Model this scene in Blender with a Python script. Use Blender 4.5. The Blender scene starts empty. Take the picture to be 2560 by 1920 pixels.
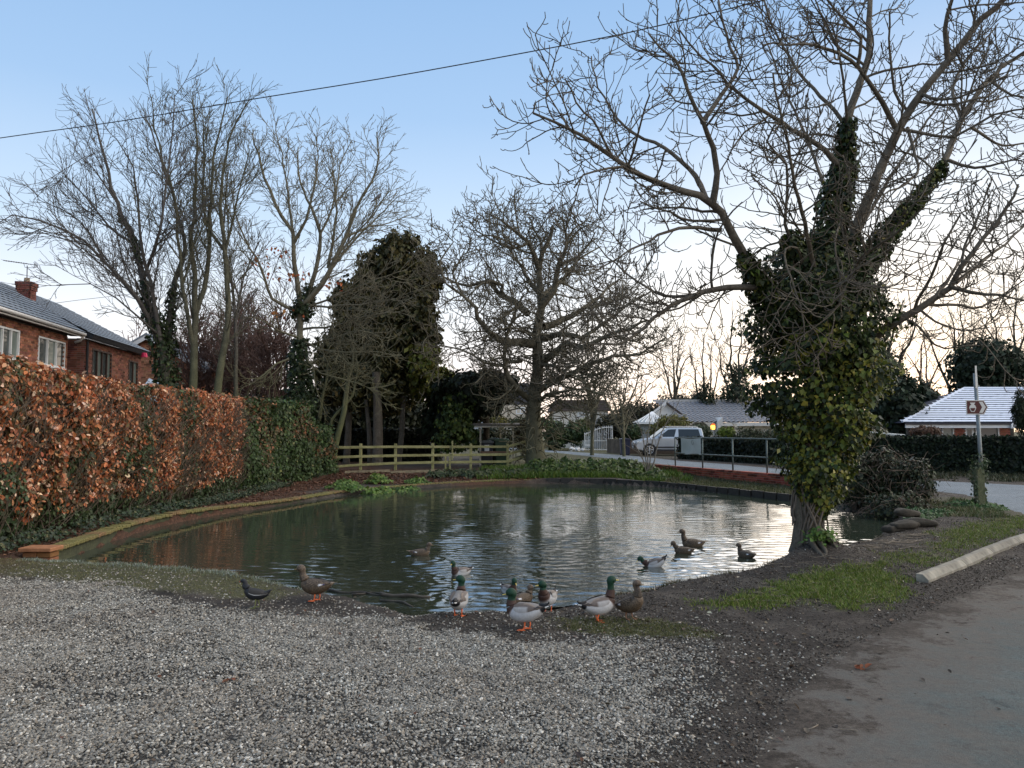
import bpy, math, random
import numpy as np
from mathutils import Vector, Matrix, Euler
R = math.radians
random.seed(7)
rng = np.random.default_rng(11)
scene = bpy.context.scene
col = scene.collection

# ------------------------------------------------------------------ camera
F = 1923.0                       # focal length in photograph pixels (2560 x 1920)
CAMZ = 1.65
PITCH = math.atan(115 / F)
cam_d = bpy.data.cameras.new('camera'); cam = bpy.data.objects.new('camera', cam_d); col.objects.link(cam)
cam.location = (0, 0, CAMZ); cam.rotation_euler = (math.pi / 2 + PITCH, 0, 0)
cam_d.sensor_width = 36; cam_d.lens = 36 * F / 2560
cam_d.clip_start = 0.05; cam_d.clip_end = 2000
scene.camera = cam

# ------------------------------------------------------------------ world: dusk sky, sun just at the horizon
SUN_AZ = R(27)                   # to the right of straight ahead (the camera looks along +Y)
SUN_EL = R(4)
w = bpy.data.worlds.new('World'); scene.world = w; w.use_nodes = True
nt = w.node_tree; nt.nodes.clear()
out = nt.nodes.new('ShaderNodeOutputWorld'); bg = nt.nodes.new('ShaderNodeBackground')
sky = nt.nodes.new('ShaderNodeTexSky'); sky.sky_type = 'NISHITA'; sky.sun_disc = False
sky.sun_elevation = SUN_EL; sky.sun_rotation = SUN_AZ
sky.altitude = 50; sky.air_density = 1.0; sky.dust_density = 1.2; sky.ozone_density = 2.0
# height gradient of a clear frosty dusk (blue overhead, pale lilac and cream low down) laid over the physical sky
tc = nt.nodes.new('ShaderNodeTexCoord'); sep = nt.nodes.new('ShaderNodeSeparateXYZ')
nt.links.new(tc.outputs['Generated'], sep.inputs[0])
ramp = nt.nodes.new('ShaderNodeValToRGB'); nt.links.new(sep.outputs['Z'], ramp.inputs[0])
cr = ramp.color_ramp; cr.elements[0].position = 0.0; cr.elements[0].color = (1.0, 0.84, 0.76, 1)
cr.elements[1].position = 1.0; cr.elements[1].color = (0.29, 0.40, 0.59, 1)
for p_, c_ in ((0.06, (0.95, 0.87, 0.86, 1)), (0.13, (0.79, 0.81, 0.85, 1)), (0.24, (0.50, 0.63, 0.79, 1)), (0.38, (0.31, 0.47, 0.70, 1)), (0.52, (0.24, 0.40, 0.645, 1))):
    e_ = cr.elements.new(p_); e_.color = c_
dot = nt.nodes.new('ShaderNodeVectorMath'); dot.operation = 'DOT_PRODUCT'
nt.links.new(tc.outputs['Generated'], dot.inputs[0]); dot.inputs[1].default_value = (math.sin(SUN_AZ), math.cos(SUN_AZ), 0.03)
gl = nt.nodes.new('ShaderNodeMapRange'); nt.links.new(dot.outputs['Value'], gl.inputs[0])
gl.inputs[1].default_value = 0.88; gl.inputs[2].default_value = 1.0; gl.inputs[3].default_value = 0; gl.inputs[4].default_value = 1
gl.interpolation_type = 'SMOOTHSTEP'
mixg = nt.nodes.new('ShaderNodeMixRGB'); nt.links.new(gl.outputs[0], mixg.inputs[0]); nt.links.new(ramp.outputs[0], mixg.inputs[1])
mixg.blend_type = 'ADD'; mixg.inputs[2].default_value = (0.22, 0.15, 0.05, 1)
sc_ = nt.nodes.new('ShaderNodeMixRGB'); sc_.blend_type = 'MULTIPLY'; sc_.inputs[0].default_value = 1
nt.links.new(mixg.outputs[0], sc_.inputs[1]); sc_.inputs[2].default_value = (8.6, 8.6, 8.6, 1)
mx = nt.nodes.new('ShaderNodeMixRGB'); mx.inputs[0].default_value = 0.86
nt.links.new(sky.outputs[0], mx.inputs[1]); nt.links.new(sc_.outputs[0], mx.inputs[2])
nt.links.new(mx.outputs[0], bg.inputs[0]); bg.inputs[1].default_value = 0.12
nt.links.new(bg.outputs[0], out.inputs[0])

# ------------------------------------------------------------------ sun: no direct beam left, only a broad warm glow
sd_ = bpy.data.lights.new('sun', 'SUN'); sun = bpy.data.objects.new('sun', sd_); col.objects.link(sun)
sd_.energy = 3.0; sd_.angle = R(120); sd_.color = (1.0, 0.84, 0.66)
_sv = Vector((math.sin(R(80)) * math.cos(R(26)), math.cos(R(80)) * math.cos(R(26)), math.sin(R(26))))
sun.rotation_euler = _sv.to_track_quat('Z', 'Y').to_euler()

vs = scene.view_settings
vs.view_transform = 'Standard'; vs.look = 'None'; vs.gamma = 1; vs.use_curve_mapping = False
vs.exposure = 0.52
scene.cycles.max_bounces = 6; scene.cycles.diffuse_bounces = 3; scene.cycles.glossy_bounces = 3
scene.cycles.transmission_bounces = 4; scene.cycles.transparent_max_bounces = 8
scene.cycles.caustics_reflective = False; scene.cycles.caustics_refractive = False

# ------------------------------------------------------------------ image <-> world
CP, SP = math.cos(PITCH), math.sin(PITCH)
def ray(px, py):
    a, b = (px - 1280) / F, (960 - py) / F
    return Vector((a, CP - b * SP, b * CP + SP))
def D(px, py, Y):                # the point seen at (px, py) whose distance ahead is Y
    r = ray(px, py); k = Y / r.y
    return Vector((r.x * k, Y, CAMZ + r.z * k))
def G(px, py, z=0.0):            # the point seen at (px, py) on the level z
    r = ray(px, py); k = (z - CAMZ) / r.z
    return Vector((r.x * k, r.y * k, z))

# ------------------------------------------------------------------ numpy noise
def _hash(ix, iy, s):
    h = (ix * 374761393 + iy * 668265263 + s * 974634777) & 0xffffffff
    h = ((h ^ (h >> 13)) * 1274126177) & 0xffffffff
    return ((h ^ (h >> 16)) & 0xffff) / 65535.0
def vnoise(x, y, s=0):
    x = np.asarray(x, float); y = np.asarray(y, float)
    ix = np.floor(x).astype(np.int64); iy = np.floor(y).astype(np.int64)
    fx = x - ix; fy = y - iy; fx = fx * fx * (3 - 2 * fx); fy = fy * fy * (3 - 2 * fy)
    a = _hash(ix, iy, s); b = _hash(ix + 1, iy, s); c = _hash(ix, iy + 1, s); d = _hash(ix + 1, iy + 1, s)
    return (a * (1 - fx) + b * fx) * (1 - fy) + (c * (1 - fx) + d * fx) * fy
def fbm(x, y, s=0, o=4):
    t = 0; a = 0.5; n = 0
    for k in range(o):
        t = t + a * vnoise(np.asarray(x) * 2 ** k, np.asarray(y) * 2 ** k, s + k * 17); n += a; a *= 0.5
    return t / n
def sstep(a, b, x):
    t = np.clip((np.asarray(x, float) - a) / (b - a), 0, 1); return t * t * (3 - 2 * t)
def polydist(x, y, P, attr=None):
    """signed distance to a closed polygon (positive outside); attr: per-vertex value carried to the nearest edge point"""
    x = np.asarray(x, float); y = np.asarray(y, float)
    best = np.full(x.shape, 1e9); val = np.zeros(x.shape); inside = np.zeros(x.shape, bool)
    n = len(P)
    for i in range(n):
        ax, ay = P[i]; bx, by = P[(i + 1) % n]
        ex, ey = bx - ax, by - ay; L = ex * ex + ey * ey + 1e-12
        t = np.clip(((x - ax) * ex + (y - ay) * ey) / L, 0, 1)
        d = np.hypot(x - ax - t * ex, y - ay - t * ey)
        m = d < best; best = np.where(m, d, best)
        if attr is not None:
            v = attr[i] * (1 - t) + attr[(i + 1) % n] * t; val = np.where(m, v, val)
        c = ((ay > y) != (by > y)) & (x < (bx - ax) * (y - ay) / ((by - ay) if abs(by - ay) > 1e-12 else 1e-12) + ax)
        inside ^= c
    sd = np.where(inside, -best, best)
    return (sd, val) if attr is not None else sd

# ------------------------------------------------------------------ objects
def tag(o, label=None, cat=None, group=None, kind=None):
    if label: o['label'] = label
    if cat: o['category'] = cat
    if group: o['group'] = group
    if kind: o['kind'] = kind
    return o
def thing(name, label, cat, loc=(0, 0, 0), rz=0.0, group=None):
    o = bpy.data.objects.new(name, None); col.objects.link(o); o.empty_display_size = 0.2
    o.location = loc; o.rotation_euler = (0, 0, rz)
    return tag(o, label, cat, group)
def link(name, me, mat=None, parent=None, loc=None, rot=None, kind=None):
    o = bpy.data.objects.new(name, me); col.objects.link(o)
    if mat is not None and not me.materials: me.materials.append(mat)
    if parent is not None: o.parent = parent
    if loc is not None: o.location = loc
    if rot is not None: o.rotation_euler = rot
    if kind: o['kind'] = kind
    return o
def dup(root, loc=None, rz=None, label=None, keep=True):
    def cp(o, par):
        c = o.copy(); col.objects.link(c)
        if par is not None: c.parent = par
        for ch in o.children: cp(ch, c)
        return c
    c = cp(root, None)
    if loc is not None: c.location = loc
    if rz is not None: c.rotation_euler = (0, 0, rz)
    if label: c['label'] = label
    return c
def npmesh(name, V, Fc, colr=None, smooth=False, attrs=None):
    """V (n,3); Fc (m,k) int array or list of such arrays; colr (n,3) vertex colours"""
    me = bpy.data.meshes.new(name)
    V = np.asarray(V, np.float32)
    Fs = Fc if isinstance(Fc, list) else [Fc]
    Fs = [np.asarray(f, np.int32) for f in Fs if len(f)]
    me.vertices.add(len(V)); me.vertices.foreach_set('co', V.ravel())
    tot = sum(f.size for f in Fs); nf = sum(len(f) for f in Fs)
    me.loops.add(tot); me.loops.foreach_set('vertex_index', np.concatenate([f.ravel() for f in Fs]))
    me.polygons.add(nf)
    sz = np.concatenate([np.full(len(f), f.shape[1], np.int32) for f in Fs])
    st = np.concatenate([[0], np.cumsum(sz)[:-1]]).astype(np.int32)
    me.polygons.foreach_set('loop_start', st)
    me.polygons.foreach_set('loop_total', sz)
    if smooth: me.polygons.foreach_set('use_smooth', np.ones(nf, bool))
    me.update(calc_edges=True)
    if colr is not None:
        a = me.color_attributes.new('Col', 'FLOAT_COLOR', 'POINT')
        c = np.ones((len(V), 4), np.float32); c[:, :3] = colr; a.data.foreach_set('color', c.ravel())
    for k, v in (attrs or {}).items():
        a = me.attributes.new(k, 'FLOAT', 'POINT'); a.data.foreach_set('value', np.asarray(v, np.float32))
    return me
class MB:
    """collects simple solids into one mesh"""
    def __init__(s): s.v = []; s.f = []; s.c = []; s.cur = None
    def add(s, vs, fs):
        b = len(s.v); s.v += [tuple(v) for v in vs]; s.f += [tuple(i + b for i in f) for f in fs]
        if s.cur is not None: s.c += [s.cur] * len(vs)
        return s
    def box(s, x0, x1, y0, y1, z0, z1, M=None):
        vs = [Vector(p) for p in ((x0, y0, z0), (x1, y0, z0), (x1, y1, z0), (x0, y1, z0), (x0, y0, z1), (x1, y0, z1), (x1, y1, z1), (x0, y1, z1))]
        if M is not None: vs = [M @ v for v in vs]
        return s.add(vs, [(0, 3, 2, 1), (4, 5, 6, 7), (0, 1, 5, 4), (1, 2, 6, 5), (2, 3, 7, 6), (3, 0, 4, 7)])
    def tube(s, pts, rad, n=8, cap=True):
        pts = [Vector(p) for p in pts]
        if not hasattr(rad, '__len__'): rad = [rad] * len(pts)
        t0 = (pts[1] - pts[0]).normalized(); u = t0.orthogonal().normalized(); rings = []
        for i, p in enumerate(pts):
            t = (pts[min(i + 1, len(pts) - 1)] - pts[max(i - 1, 0)]).normalized()
            u = (u - t * u.dot(t)).normalized(); v = t.cross(u)
            rings.append([p + (u * math.cos(2 * math.pi * k / n) + v * math.sin(2 * math.pi * k / n)) * rad[i] for k in range(n)])
        vs = [q for r_ in rings for q in r_]; fs = []
        for i in range(len(pts) - 1):
            for k in range(n):
                fs.append((i * n + k, i * n + (k + 1) % n, (i + 1) * n + (k + 1) % n, (i + 1) * n + k))
        if cap: fs.append(tuple(range(n))[::-1]); fs.append(tuple((len(pts) - 1) * n + k for k in range(n)))
        return s.add(vs, fs)
    def prism(s, poly, y0, y1, M=None):
        """poly of (x,z) extruded from y0 to y1"""
        n = len(poly); vs = [Vector((x, y0, z)) for x, z in poly] + [Vector((x, y1, z)) for x, z in poly]
        if M is not None: vs = [M @ v for v in vs]
        fs = [tuple(range(n)), tuple(range(2 * n - 1, n - 1, -1))] + [(i, i + n, (i + 1) % n + n, (i + 1) % n) for i in range(n)]
        return s.add(vs, fs)
    def mesh(s, name, smooth=False, bevel=0.0):
        me = bpy.data.meshes.new(name); me.from_pydata(s.v, [], s.f); me.update()
        if s.c:
            a = me.color_attributes.new('Col', 'FLOAT_COLOR', 'POINT')
            for i, c in enumerate(s.c): a.data[i].color = (*c, 1)
        if smooth:
            for p in me.polygons: p.use_smooth = True
        return me
    def build(s, name, mat, parent=None, loc=None, rot=None, smooth=False, kind=None, bevel=0.0, seg=1):
        me = s.mesh(name, smooth)
        if bevel: bevel_mesh(me, bevel, seg)
        return link(name, me, mat, parent, loc, rot, kind)
def bevel_mesh(me, w_, seg=1):
    import bmesh
    bm = bmesh.new(); bm.from_mesh(me)
    bmesh.ops.recalc_face_normals(bm, faces=bm.faces)
    es = [e for e in bm.edges if len(e.link_faces) == 2 and e.calc_face_angle(0) > 0.5]
    bmesh.ops.bevel(bm, geom=es, offset=w_, segments=seg, affect='EDGES', profile=0.6)
    bm.to_mesh(me); bm.free(); me.update()

# ------------------------------------------------------------------ materials
class NT:
    def __init__(s, name):
        s.m = bpy.data.materials.new(name); s.m.use_nodes = True; s.t = s.m.node_tree
        s.b = s.t.nodes['Principled BSDF']; s.o = s.t.nodes['Material Output']
    def n(s, typ, **kw):
        x = s.t.nodes.new(typ)
        for k, v in kw.items(): setattr(x, k, v)
        return x
    def L(s, a, b): s.t.links.new(a, b)
    def co(s, kind='Object'): return s.n('ShaderNodeTexCoord').outputs[kind]
    def pos(s): return s.n('ShaderNodeNewGeometry').outputs['Position']
    def noise(s, vec, scale, detail=4, rough=0.6, out='Fac', dist=0.0):
        x = s.n('ShaderNodeTexNoise'); x.inputs['Scale'].default_value = scale; x.inputs['Detail'].default_value = detail
        x.inputs['Roughness'].default_value = rough; x.inputs['Distortion'].default_value = dist; s.L(vec, x.inputs['Vector']); return x.outputs[out]
    def ramp(s, fac, stops):
        x = s.n('ShaderNodeValToRGB'); e = x.color_ramp.elements
        for i, (p, c) in enumerate(stops):
            c = c if hasattr(c, '__len__') else (c, c, c)
            if i < 2: e[i].position = p; e[i].color = (*c, 1)
            else: q = e.new(p); q.color = (*c, 1)
        s.L(fac, x.inputs[0]); return x.outputs[0]
    def mix(s, f, a, b, mode='MIX'):
        x = s.n('ShaderNodeMixRGB', blend_type=mode)
        for i, v in enumerate((f, a, b)):
            if isinstance(v, (int, float)): x.inputs[i].default_value = v if i == 0 else (v, v, v, 1)
            elif isinstance(v, tuple): x.inputs[i].default_value = (*v, 1)
            else: s.L(v, x.inputs[i])
        return x.outputs[0]
    def math(s, op, a, b=0.0, c=None, clamp=False):
        x = s.n('ShaderNodeMath', operation=op); x.use_clamp = clamp
        for i, v in enumerate((a, b) if c is None else (a, b, c)):
            if isinstance(v, (int, float)): x.inputs[i].default_value = v
            else: s.L(v, x.inputs[i])
        return x.outputs[0]
    def attr(s, name, kind='GEOMETRY', out='Fac'):
        x = s.n('ShaderNodeAttribute'); x.attribute_name = name; x.attribute_type = kind; return x.outputs[out]
    def bump(s, h, strength=0.5, dist=0.02, nrm=None):
        x = s.n('ShaderNodeBump'); x.inputs['Strength'].default_value = strength; x.inputs['Distance'].default_value = dist
        s.L(h, x.inputs['Height'])
        if nrm is not None: s.L(nrm, x.inputs['Normal'])
        return x.outputs[0]
    def fin(s, color=None, rough=0.8, normal=None, metal=0.0, spec=0.3, **kw):
        b = s.b
        if color is not None:
            if isinstance(color, tuple): b.inputs['Base Color'].default_value = (*color, 1)
            else: s.L(color, b.inputs['Base Color'])
        if isinstance(rough, (int, float)): b.inputs['Roughness'].default_value = rough
        else: s.L(rough, b.inputs['Roughness'])
        b.inputs['Metallic'].default_value = metal; b.inputs['Specular IOR Level'].default_value = spec
        if normal is not None: s.L(normal, b.inputs['Normal'])
        for k, v in kw.items(): b.inputs[k.replace('_', ' ')].default_value = v
        return s.m
def simple(name, c, rough=0.6, var=0.12, scale=12, bump=0.1, metal=0.0, spec=0.4, bd=0.004):
    m = NT(name); v = m.co()
    f = m.noise(v, scale, 5, 0.65)
    a = tuple(x * (1 - var * 1.6) for x in c); b = tuple(min(1, x * (1 + var * 1.6)) for x in c)
    cc = m.ramp(f, [(0.3, a), (0.7, b)])
    oi = m.n('ShaderNodeObjectInfo').outputs['Random']
    cc = m.mix(1.0, cc, m.ramp(oi, [(0, 1 - var), (1, 1 + var * 0.6)]), 'MULTIPLY')
    h = m.noise(v, scale * 6, 4, 0.7)
    return m.fin(cc, rough, m.bump(h, bump, bd), metal, spec)
def vcol(name, rough=0.6, spec=0.3, tr=0.0, var=0.0, scale=30, mult=1.0):
    """per-vertex colour of real pigment (each leaf, feather patch... has its own colour)"""
    m = NT(name); c = m.attr('Col', out='Color')
    if var:
        f = m.noise(m.co(), scale, 3, 0.6); c = m.mix(1.0, c, m.ramp(f, [(0.25, 1 - var), (0.75, 1 + var)]), 'MULTIPLY')
    if mult != 1.0: c = m.mix(1.0, c, float(mult), 'MULTIPLY')
    m.fin(c, rough, None, 0.0, spec)
    if tr > 0:
        t = m.n('ShaderNodeBsdfTranslucent'); m.L(c, t.inputs[0]); x = m.n('ShaderNodeMixShader'); x.inputs[0].default_value = tr
        m.L(m.b.outputs[0], x.inputs[1]); m.L(t.outputs[0], x.inputs[2]); m.L(x.outputs[0], m.o.inputs[0])
    return m.m
# ------------------------------------------------------------------ pond outline: (x, y, bank run-out width)
WL = -0.17
POND = [(-6.3, 10.35, .25), (-5.4, 9.95, .32), (-4.7, 9.6, .32), (-3.8, 9.35, .32), (-3.0, 9.0, .3), (-2.4, 8.65, .3), (-1.9, 8.3, .35), (-1.3, 7.98, .5),
        (-.73, 7.78, .8), (-.16, 7.9, .9), (.3, 8.12, .9), (.79, 8.43, .8), (1.2, 8.68, .7), (1.74, 9.04, .5), (2.28, 9.33, .4), (2.86, 9.64, .35), (3.37, 10.1, .3),
        (4.1, 10.95, .4), (4.9, 11.8, .5), (5.9, 13.0, .5), (7.1, 14.6, .4), (7.75, 16.0, .3), (7.55, 18.0, .2), (7.05, 20.0, .04), (5.9, 22.4, .04), (4.68, 24.7, .04), (3.1, 26.0, .04),
        (1.1, 26.3, .04), (-.6, 26.1, .04), (-2.1, 25.0, .04), (-3.4, 23.6, .04), (-4.75, 21.5, .04), (-5.55, 18.8, .04), (-6.2, 17.0, .04), (-6.45, 16.0, .04), (-6.68, 14.4, .04), (-6.52, 12.5, .04), (-6.36, 11.2, .04)]
PXY = [(a, b) for a, b, c in POND]; PW = [c for a, b, c in POND]
TREE = (3.95, 10.25)
NEAR = [(-.3, 1.0), (0.35, 3.2), (0.7, 3.75), (1.15, 4.5), (1.45, 5.1), (2.2, 6.05), (2.7, 6.6), (3.9, 7.7), (5.5, 9.2), (6.9, 10.5), (8.6, 11.8), (10.0, 13.0), (11.0, 14.2), (22, 14.2), (22, 1.0)]
def HN(x, y):
    x = np.asarray(x, float); y = np.asarray(y, float)
    base = 0.12 * sstep(26.3, 31, y)
    base = base - .075 * sstep(15, 19, y) * sstep(27.5, 26, y) * sstep(1.6, .4, x)
    base = base + 0.03 * (fbm(x * 0.5, y * 0.5, 3) - 0.5) * sstep(60, 20, y)
    rt = np.hypot(x - TREE[0], y - TREE[1])
    base = base + 0.16 * np.exp(-(rt / 0.55) ** 2) + 0.05 * np.exp(-(rt / 1.4) ** 2)
    # verge under the sign, and the low kerb-side bank
    base = base + 0.05 * np.exp(-(((x - 8.5) / 2.2) ** 2 + ((y - 15.5) / 2.5) ** 2))
    # turf lip along the near left bank
    base = base + 0.05 * np.exp(-((y - 9.0 - (-3.2 - x) * 0.17) / 0.35) ** 2) * sstep(-1.3, -2.3, x) * sstep(-7.5, -6.6, x)
    # herb bank between the chestnut and the brick wall
    base = base + 0.16 * np.exp(-((y - 28.6) / 1.2) ** 2) * sstep(-.8, 1.2, x) * sstep(6.2, 4.2, x)
    base = base - 0.17 * sstep(.3, -.3, polydist(x, y, [(7.3, 19.6), (6.6, 21), (4.6, 25.4), (3.6, 27.2), (5.7, 30.8), (8.85, 22.9), (9.1, 20.8)]))
    sd, wd = polydist(x, y, PXY, PW)
    wd = wd * (0.8 + 0.5 * fbm(x * 2.2, y * 2.2, 9))
    sdn = sd + np.where(wd > 0.15, (fbm(x * 1.8, y * 1.8, 21) - 0.5) * 0.28, 0)
    k = sstep(0, 1, sdn / np.maximum(wd, 0.03))
    h = (WL - 0.03) * (1 - k) + base * k
    h = np.where(sdn < 0, WL - 0.03 - np.minimum(0.7, -sdn * 0.5), h)
    near_r = sstep(.5, -.2, polydist(x, y, NEAR)) + sstep(0, 2, polydist(x, y, [(-60, -60), (60, -60), (60, 13.5), (9.3, 13.5), (13, 60), (-60, 60)]) * -1) * 0
    micro = (fbm(x * 5, y * 5, 31, 4) - 0.5) * 0.045 * sstep(30, 8, y) * (1 - .85 * np.clip(near_r, 0, 1))
    return h + micro
def H(x, y): return float(HN(np.array([x]), np.array([y]))[0])
def GH(px, py):
    z = 0.0
    for _ in range(12):
        p = G(px, py, z); z = 0.5 * z + 0.5 * H(p.x, p.y)
    p.z = H(p.x, p.y); return p

def axis(segs):
    out_ = []
    for a, b, st in segs:
        n = max(1, round((b - a) / st)); out_ += list(np.linspace(a, b, n, endpoint=False))
    out_.append(segs[-1][1]); return np.array(out_)
gx = axis([(-400, -100, 60), (-100, -30, 8), (-30, -8.5, .5), (-8.5, 9.5, .09), (9.5, 30, .4), (30, 100, 8), (100, 400, 60)])
gy = axis([(-60, 0, 10), (0, 3, .5), (3, 13, .08), (13, 28, .18), (28, 60, .5), (60, 160, 8), (160, 900, 80)])
GX, GY = np.meshgrid(gx, gy)
xs, ys = GX.ravel(), GY.ravel()
zs = HN(xs, ys)
SD = polydist(xs, ys, PXY)
def inpoly(x, y, P, soft): return sstep(soft, -soft, polydist(x, y, P))
gxy = lambda *q: [tuple(G(a, b).xy) for a, b in q]
# kinds of ground (what lies there, not how it is lit)
GRAVEL = gxy((-900, 1434), (0, 1436), (250, 1464), (430, 1490), (560, 1512), (700, 1530), (1000, 1552), (1150, 1560), (1300, 1585), (1500, 1590), (1730, 1600), (1800, 1640), (1830, 1700), (1760, 1780), (1740, 1850), (1640, 1925), (1300, 2600), (-2500, 2600))
GRASS_NL = gxy((-900, 1400), (0, 1400), (130, 1408), (300, 1416), (480, 1422), (600, 1436), (720, 1455), (760, 1478), (700, 1500), (560, 1500), (400, 1482), (240, 1462), (0, 1436), (-900, 1436))
GRASS_A = gxy((1745, 1500), (1800, 1525), (1900, 1520), (1990, 1500), (2106, 1522), (2168, 1520), (2242, 1494), (2275, 1460), (2209, 1424), (2127, 1428), (2037, 1437), (1922, 1470), (1840, 1495))
GRASS_B = gxy((2215, 1404), (2332, 1357), (2373, 1330), (2504, 1312), (2590, 1300), (2600, 1320), (2496, 1340), (2414, 1378), (2352, 1404), (2290, 1415))
GRASS_C = gxy((1400, 1572), (1420, 1556), (1500, 1556), (1700, 1566), (1740, 1590), (1560, 1598))
nz = fbm(xs * 1.6, ys * 1.6, 5); nz2 = fbm(xs * 6, ys * 6, 6)
def msk(P, soft, wob=0.5):
    return sstep(soft, -soft, polydist(xs, ys, P) + (nz - 0.5) * wob + (nz2 - 0.5) * wob * 0.6)
m_grav = msk(GRAVEL, 0.16, 0.7)
m_grass = np.clip(msk(GRASS_NL, 0.15, .5) + msk(GRASS_A, 0.25, 1.0) + msk(GRASS_B, 0.3, 1.0) + msk(GRASS_C, .12, .7), 0, 1)
far_g = sstep(27.2, 28.5, ys) * sstep(7.5, 5, xs) * sstep(-1.5, 0, xs) + sstep(36, 60, ys)
pile = [(7.5, 19.6), (7.0, 21), (4.9, 25.6), (3.4, 27.5), (6.5, 29), (9.0, 23.5), (9.2, 20.5)]
m_grass = np.clip(m_grass + far_g * 0.9 + msk(pile, .3, .6) * .6 + np.where((xs > 8.8) & (ys > 14) & (ys < 19), .5, 0), 0, 1)
m_leaf = sstep(-5.2, -6.4, xs) * sstep(8, 11, ys) + sstep(24.8, 25.6, ys) * sstep(1.5, -.5, xs) * sstep(34, 29, ys)
m_leaf = np.clip(m_leaf, 0, 1)
keep = SD > -1.6
nx_ = len(gx); idx = np.arange(len(xs)).reshape(len(gy), nx_)
quads = np.stack([idx[:-1, :-1].ravel(), idx[:-1, 1:].ravel(), idx[1:, 1:].ravel(), idx[1:, :-1].ravel()], 1)

def ground_nodes(m, gravel=None, grass=None, leaf=None):
    v = m.pos()
    n1 = m.noise(v, 2.2, 6, 0.65); n2 = m.noise(v, 26, 5, 0.7); n3 = m.noise(v, 110, 3, 0.7)
    mud = m.ramp(n1, [(0.3, (0.028, 0.023, 0.018)), (0.5, (0.060, 0.050, 0.041)), (0.72, (0.115, 0.10, 0.082))])
    mud = m.mix(1.0, mud, m.ramp(n2, [(0.3, 0.4), (0.65, 1.5)]), 'MULTIPLY')
    mud = m.mix(1.0, mud, m.ramp(n3, [(0.3, 0.55), (0.7, 1.5)]), 'MULTIPLY')
    return v, n1, n2, n3, mud
g = NT('ground_earth')
v, n1, n2, n3, mud = ground_nodes(g)
ag, as_, al = g.attr('gravel'), g.attr('grass'), g.attr('leaf')
grv = g.mix(1.0, g.ramp(n2, [(0.3, (0.03, 0.027, 0.023)), (0.7, (0.08, 0.073, 0.063))]), g.ramp(n3, [(0.3, .6), (.7, 1.4)]), 'MULTIPLY')
c = g.mix(ag, mud, grv)
grs = g.mix(n2, (0.06, 0.065, 0.024), (0.14, 0.135, 0.06))
c = g.mix(g.math('MULTIPLY', as_, g.ramp(n2, [(0.35, 0.35), (0.6, 1.0)])), c, grs)
lf = g.mix(1.0, g.ramp(g.noise(v, 18, 5, .8), [(0.35, (0.035, 0.022, 0.015)), (0.55, (0.10, 0.05, 0.03)), (0.7, (0.19, 0.11, 0.07))]), g.ramp(n3, [(.3, .6), (.7, 1.4)]), 'MULTIPLY')
c = g.mix(al, c, lf)
hgt = g.math('ADD', g.math('MULTIPLY', n2, 0.7), g.math('MULTIPLY', n3, 0.3))
g.fin(c, g.ramp(n1, [(0.3, 0.8), (0.7, 0.97)]), g.bump(hgt, 1.0, 0.05), 0, 0.25)
me = npmesh('ground', np.stack([xs, ys, zs], 1), quads, smooth=True, attrs={'gravel': m_grav, 'grass': m_grass, 'leaf': m_leaf})
ground = link('ground', me, g.m); tag(ground, kind='structure')

# ------------------------------------------------------------------ water
WR = [(-7.2, 9.2), (-.5, 7.2), (3.4, 9.5), (4.6, 10.6), (8.6, 14.6), (8.4, 18.5), (7.3, 20.6), (5, 25.2), (3, 26.9), (-.6, 26.6), (-5.2, 22), (-6.9, 17), (-7.0, 12)]
RINGS = [D(1158, 1435, 9.6), D(1265, 1490, 8.7), D(1632, 1412, 10.3), D(1712, 1385, 11.2), D(1862, 1392, 10.9), D(1050, 1382, 11.0), D(1180, 1520, 8.2), D(1310, 1500, 8.5), (4.2, 12.5, 0), (0.5, 13.5, 0)]
wx = axis([(-7.2, 8.8, .05)]); wy = axis([(7.2, 13, .03), (13, 19, .06), (19, 27, .12)])
WX, WY = np.meshgrid(wx, wy); wxs, wys = WX.ravel(), WY.ravel()
amp = sstep(-4.6, -1.2, wxs + (fbm(wxs * .4, wys * .4, 8) - .5) * 3.0) * (1 - 0.45 * sstep(16, 24, wys)) * (0.6 + 0.8 * fbm(wxs * .8, wys * .8, 77))
amp = 0.16 + amp * 0.85
wz = np.zeros_like(wxs); rg = np.random.default_rng(5)
for k in range(26):                       # crossing capillary ripples travelling mostly towards the bank
    th = rg.normal(math.pi / 2, 0.33); lam = rg.uniform(0.09, 0.3); ph = rg.uniform(0, 6.28)
    wa = fbm(wxs * .7 + k, wys * .7 - k, 40 + k, 2)
    wz += 0.0056 * lam * np.sin((wxs * math.cos(th) + wys * math.sin(th)) * 6.283 / lam + ph + 3 * wa) * wa
for q in RINGS:
    r = np.hypot(wxs - q[0], wys - q[1]); wz += 0.0042 * np.sin(r * 6.283 / 0.17) * np.exp(-r / 1.1) * sstep(.08, .25, r)
wz = WL + wz * amp
ii = np.arange(len(wxs)).reshape(len(wy), len(wx))
wq = np.stack([ii[:-1, :-1].ravel(), ii[:-1, 1:].ravel(), ii[1:, 1:].ravel(), ii[1:, :-1].ravel()], 1)
psd = polydist(wxs, wys, PXY)
lim = 0.14
okq = psd[wq].min(1) < lim
wq = wq[okq]; used = np.unique(wq); remap = np.zeros(len(wxs), np.int64); remap[used] = np.arange(len(used))
wm = NT('pond_water'); v = wm.pos()
mp = wm.n('ShaderNodeMapping'); mp.inputs['Scale'].default_value = (0.5, 1.7, 1); wm.L(v, mp.inputs[0])
wn = wm.noise(mp.outputs[0], 5.5, 4, 0.6, dist=0.3); wn2 = wm.noise(v, 1.2, 3, 0.5)
wbs = wm.math('MULTIPLY', wm.ramp(wn2, [(0.35, 0.05), (0.65, 1.0)]), wm.attr('amp'))
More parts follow.
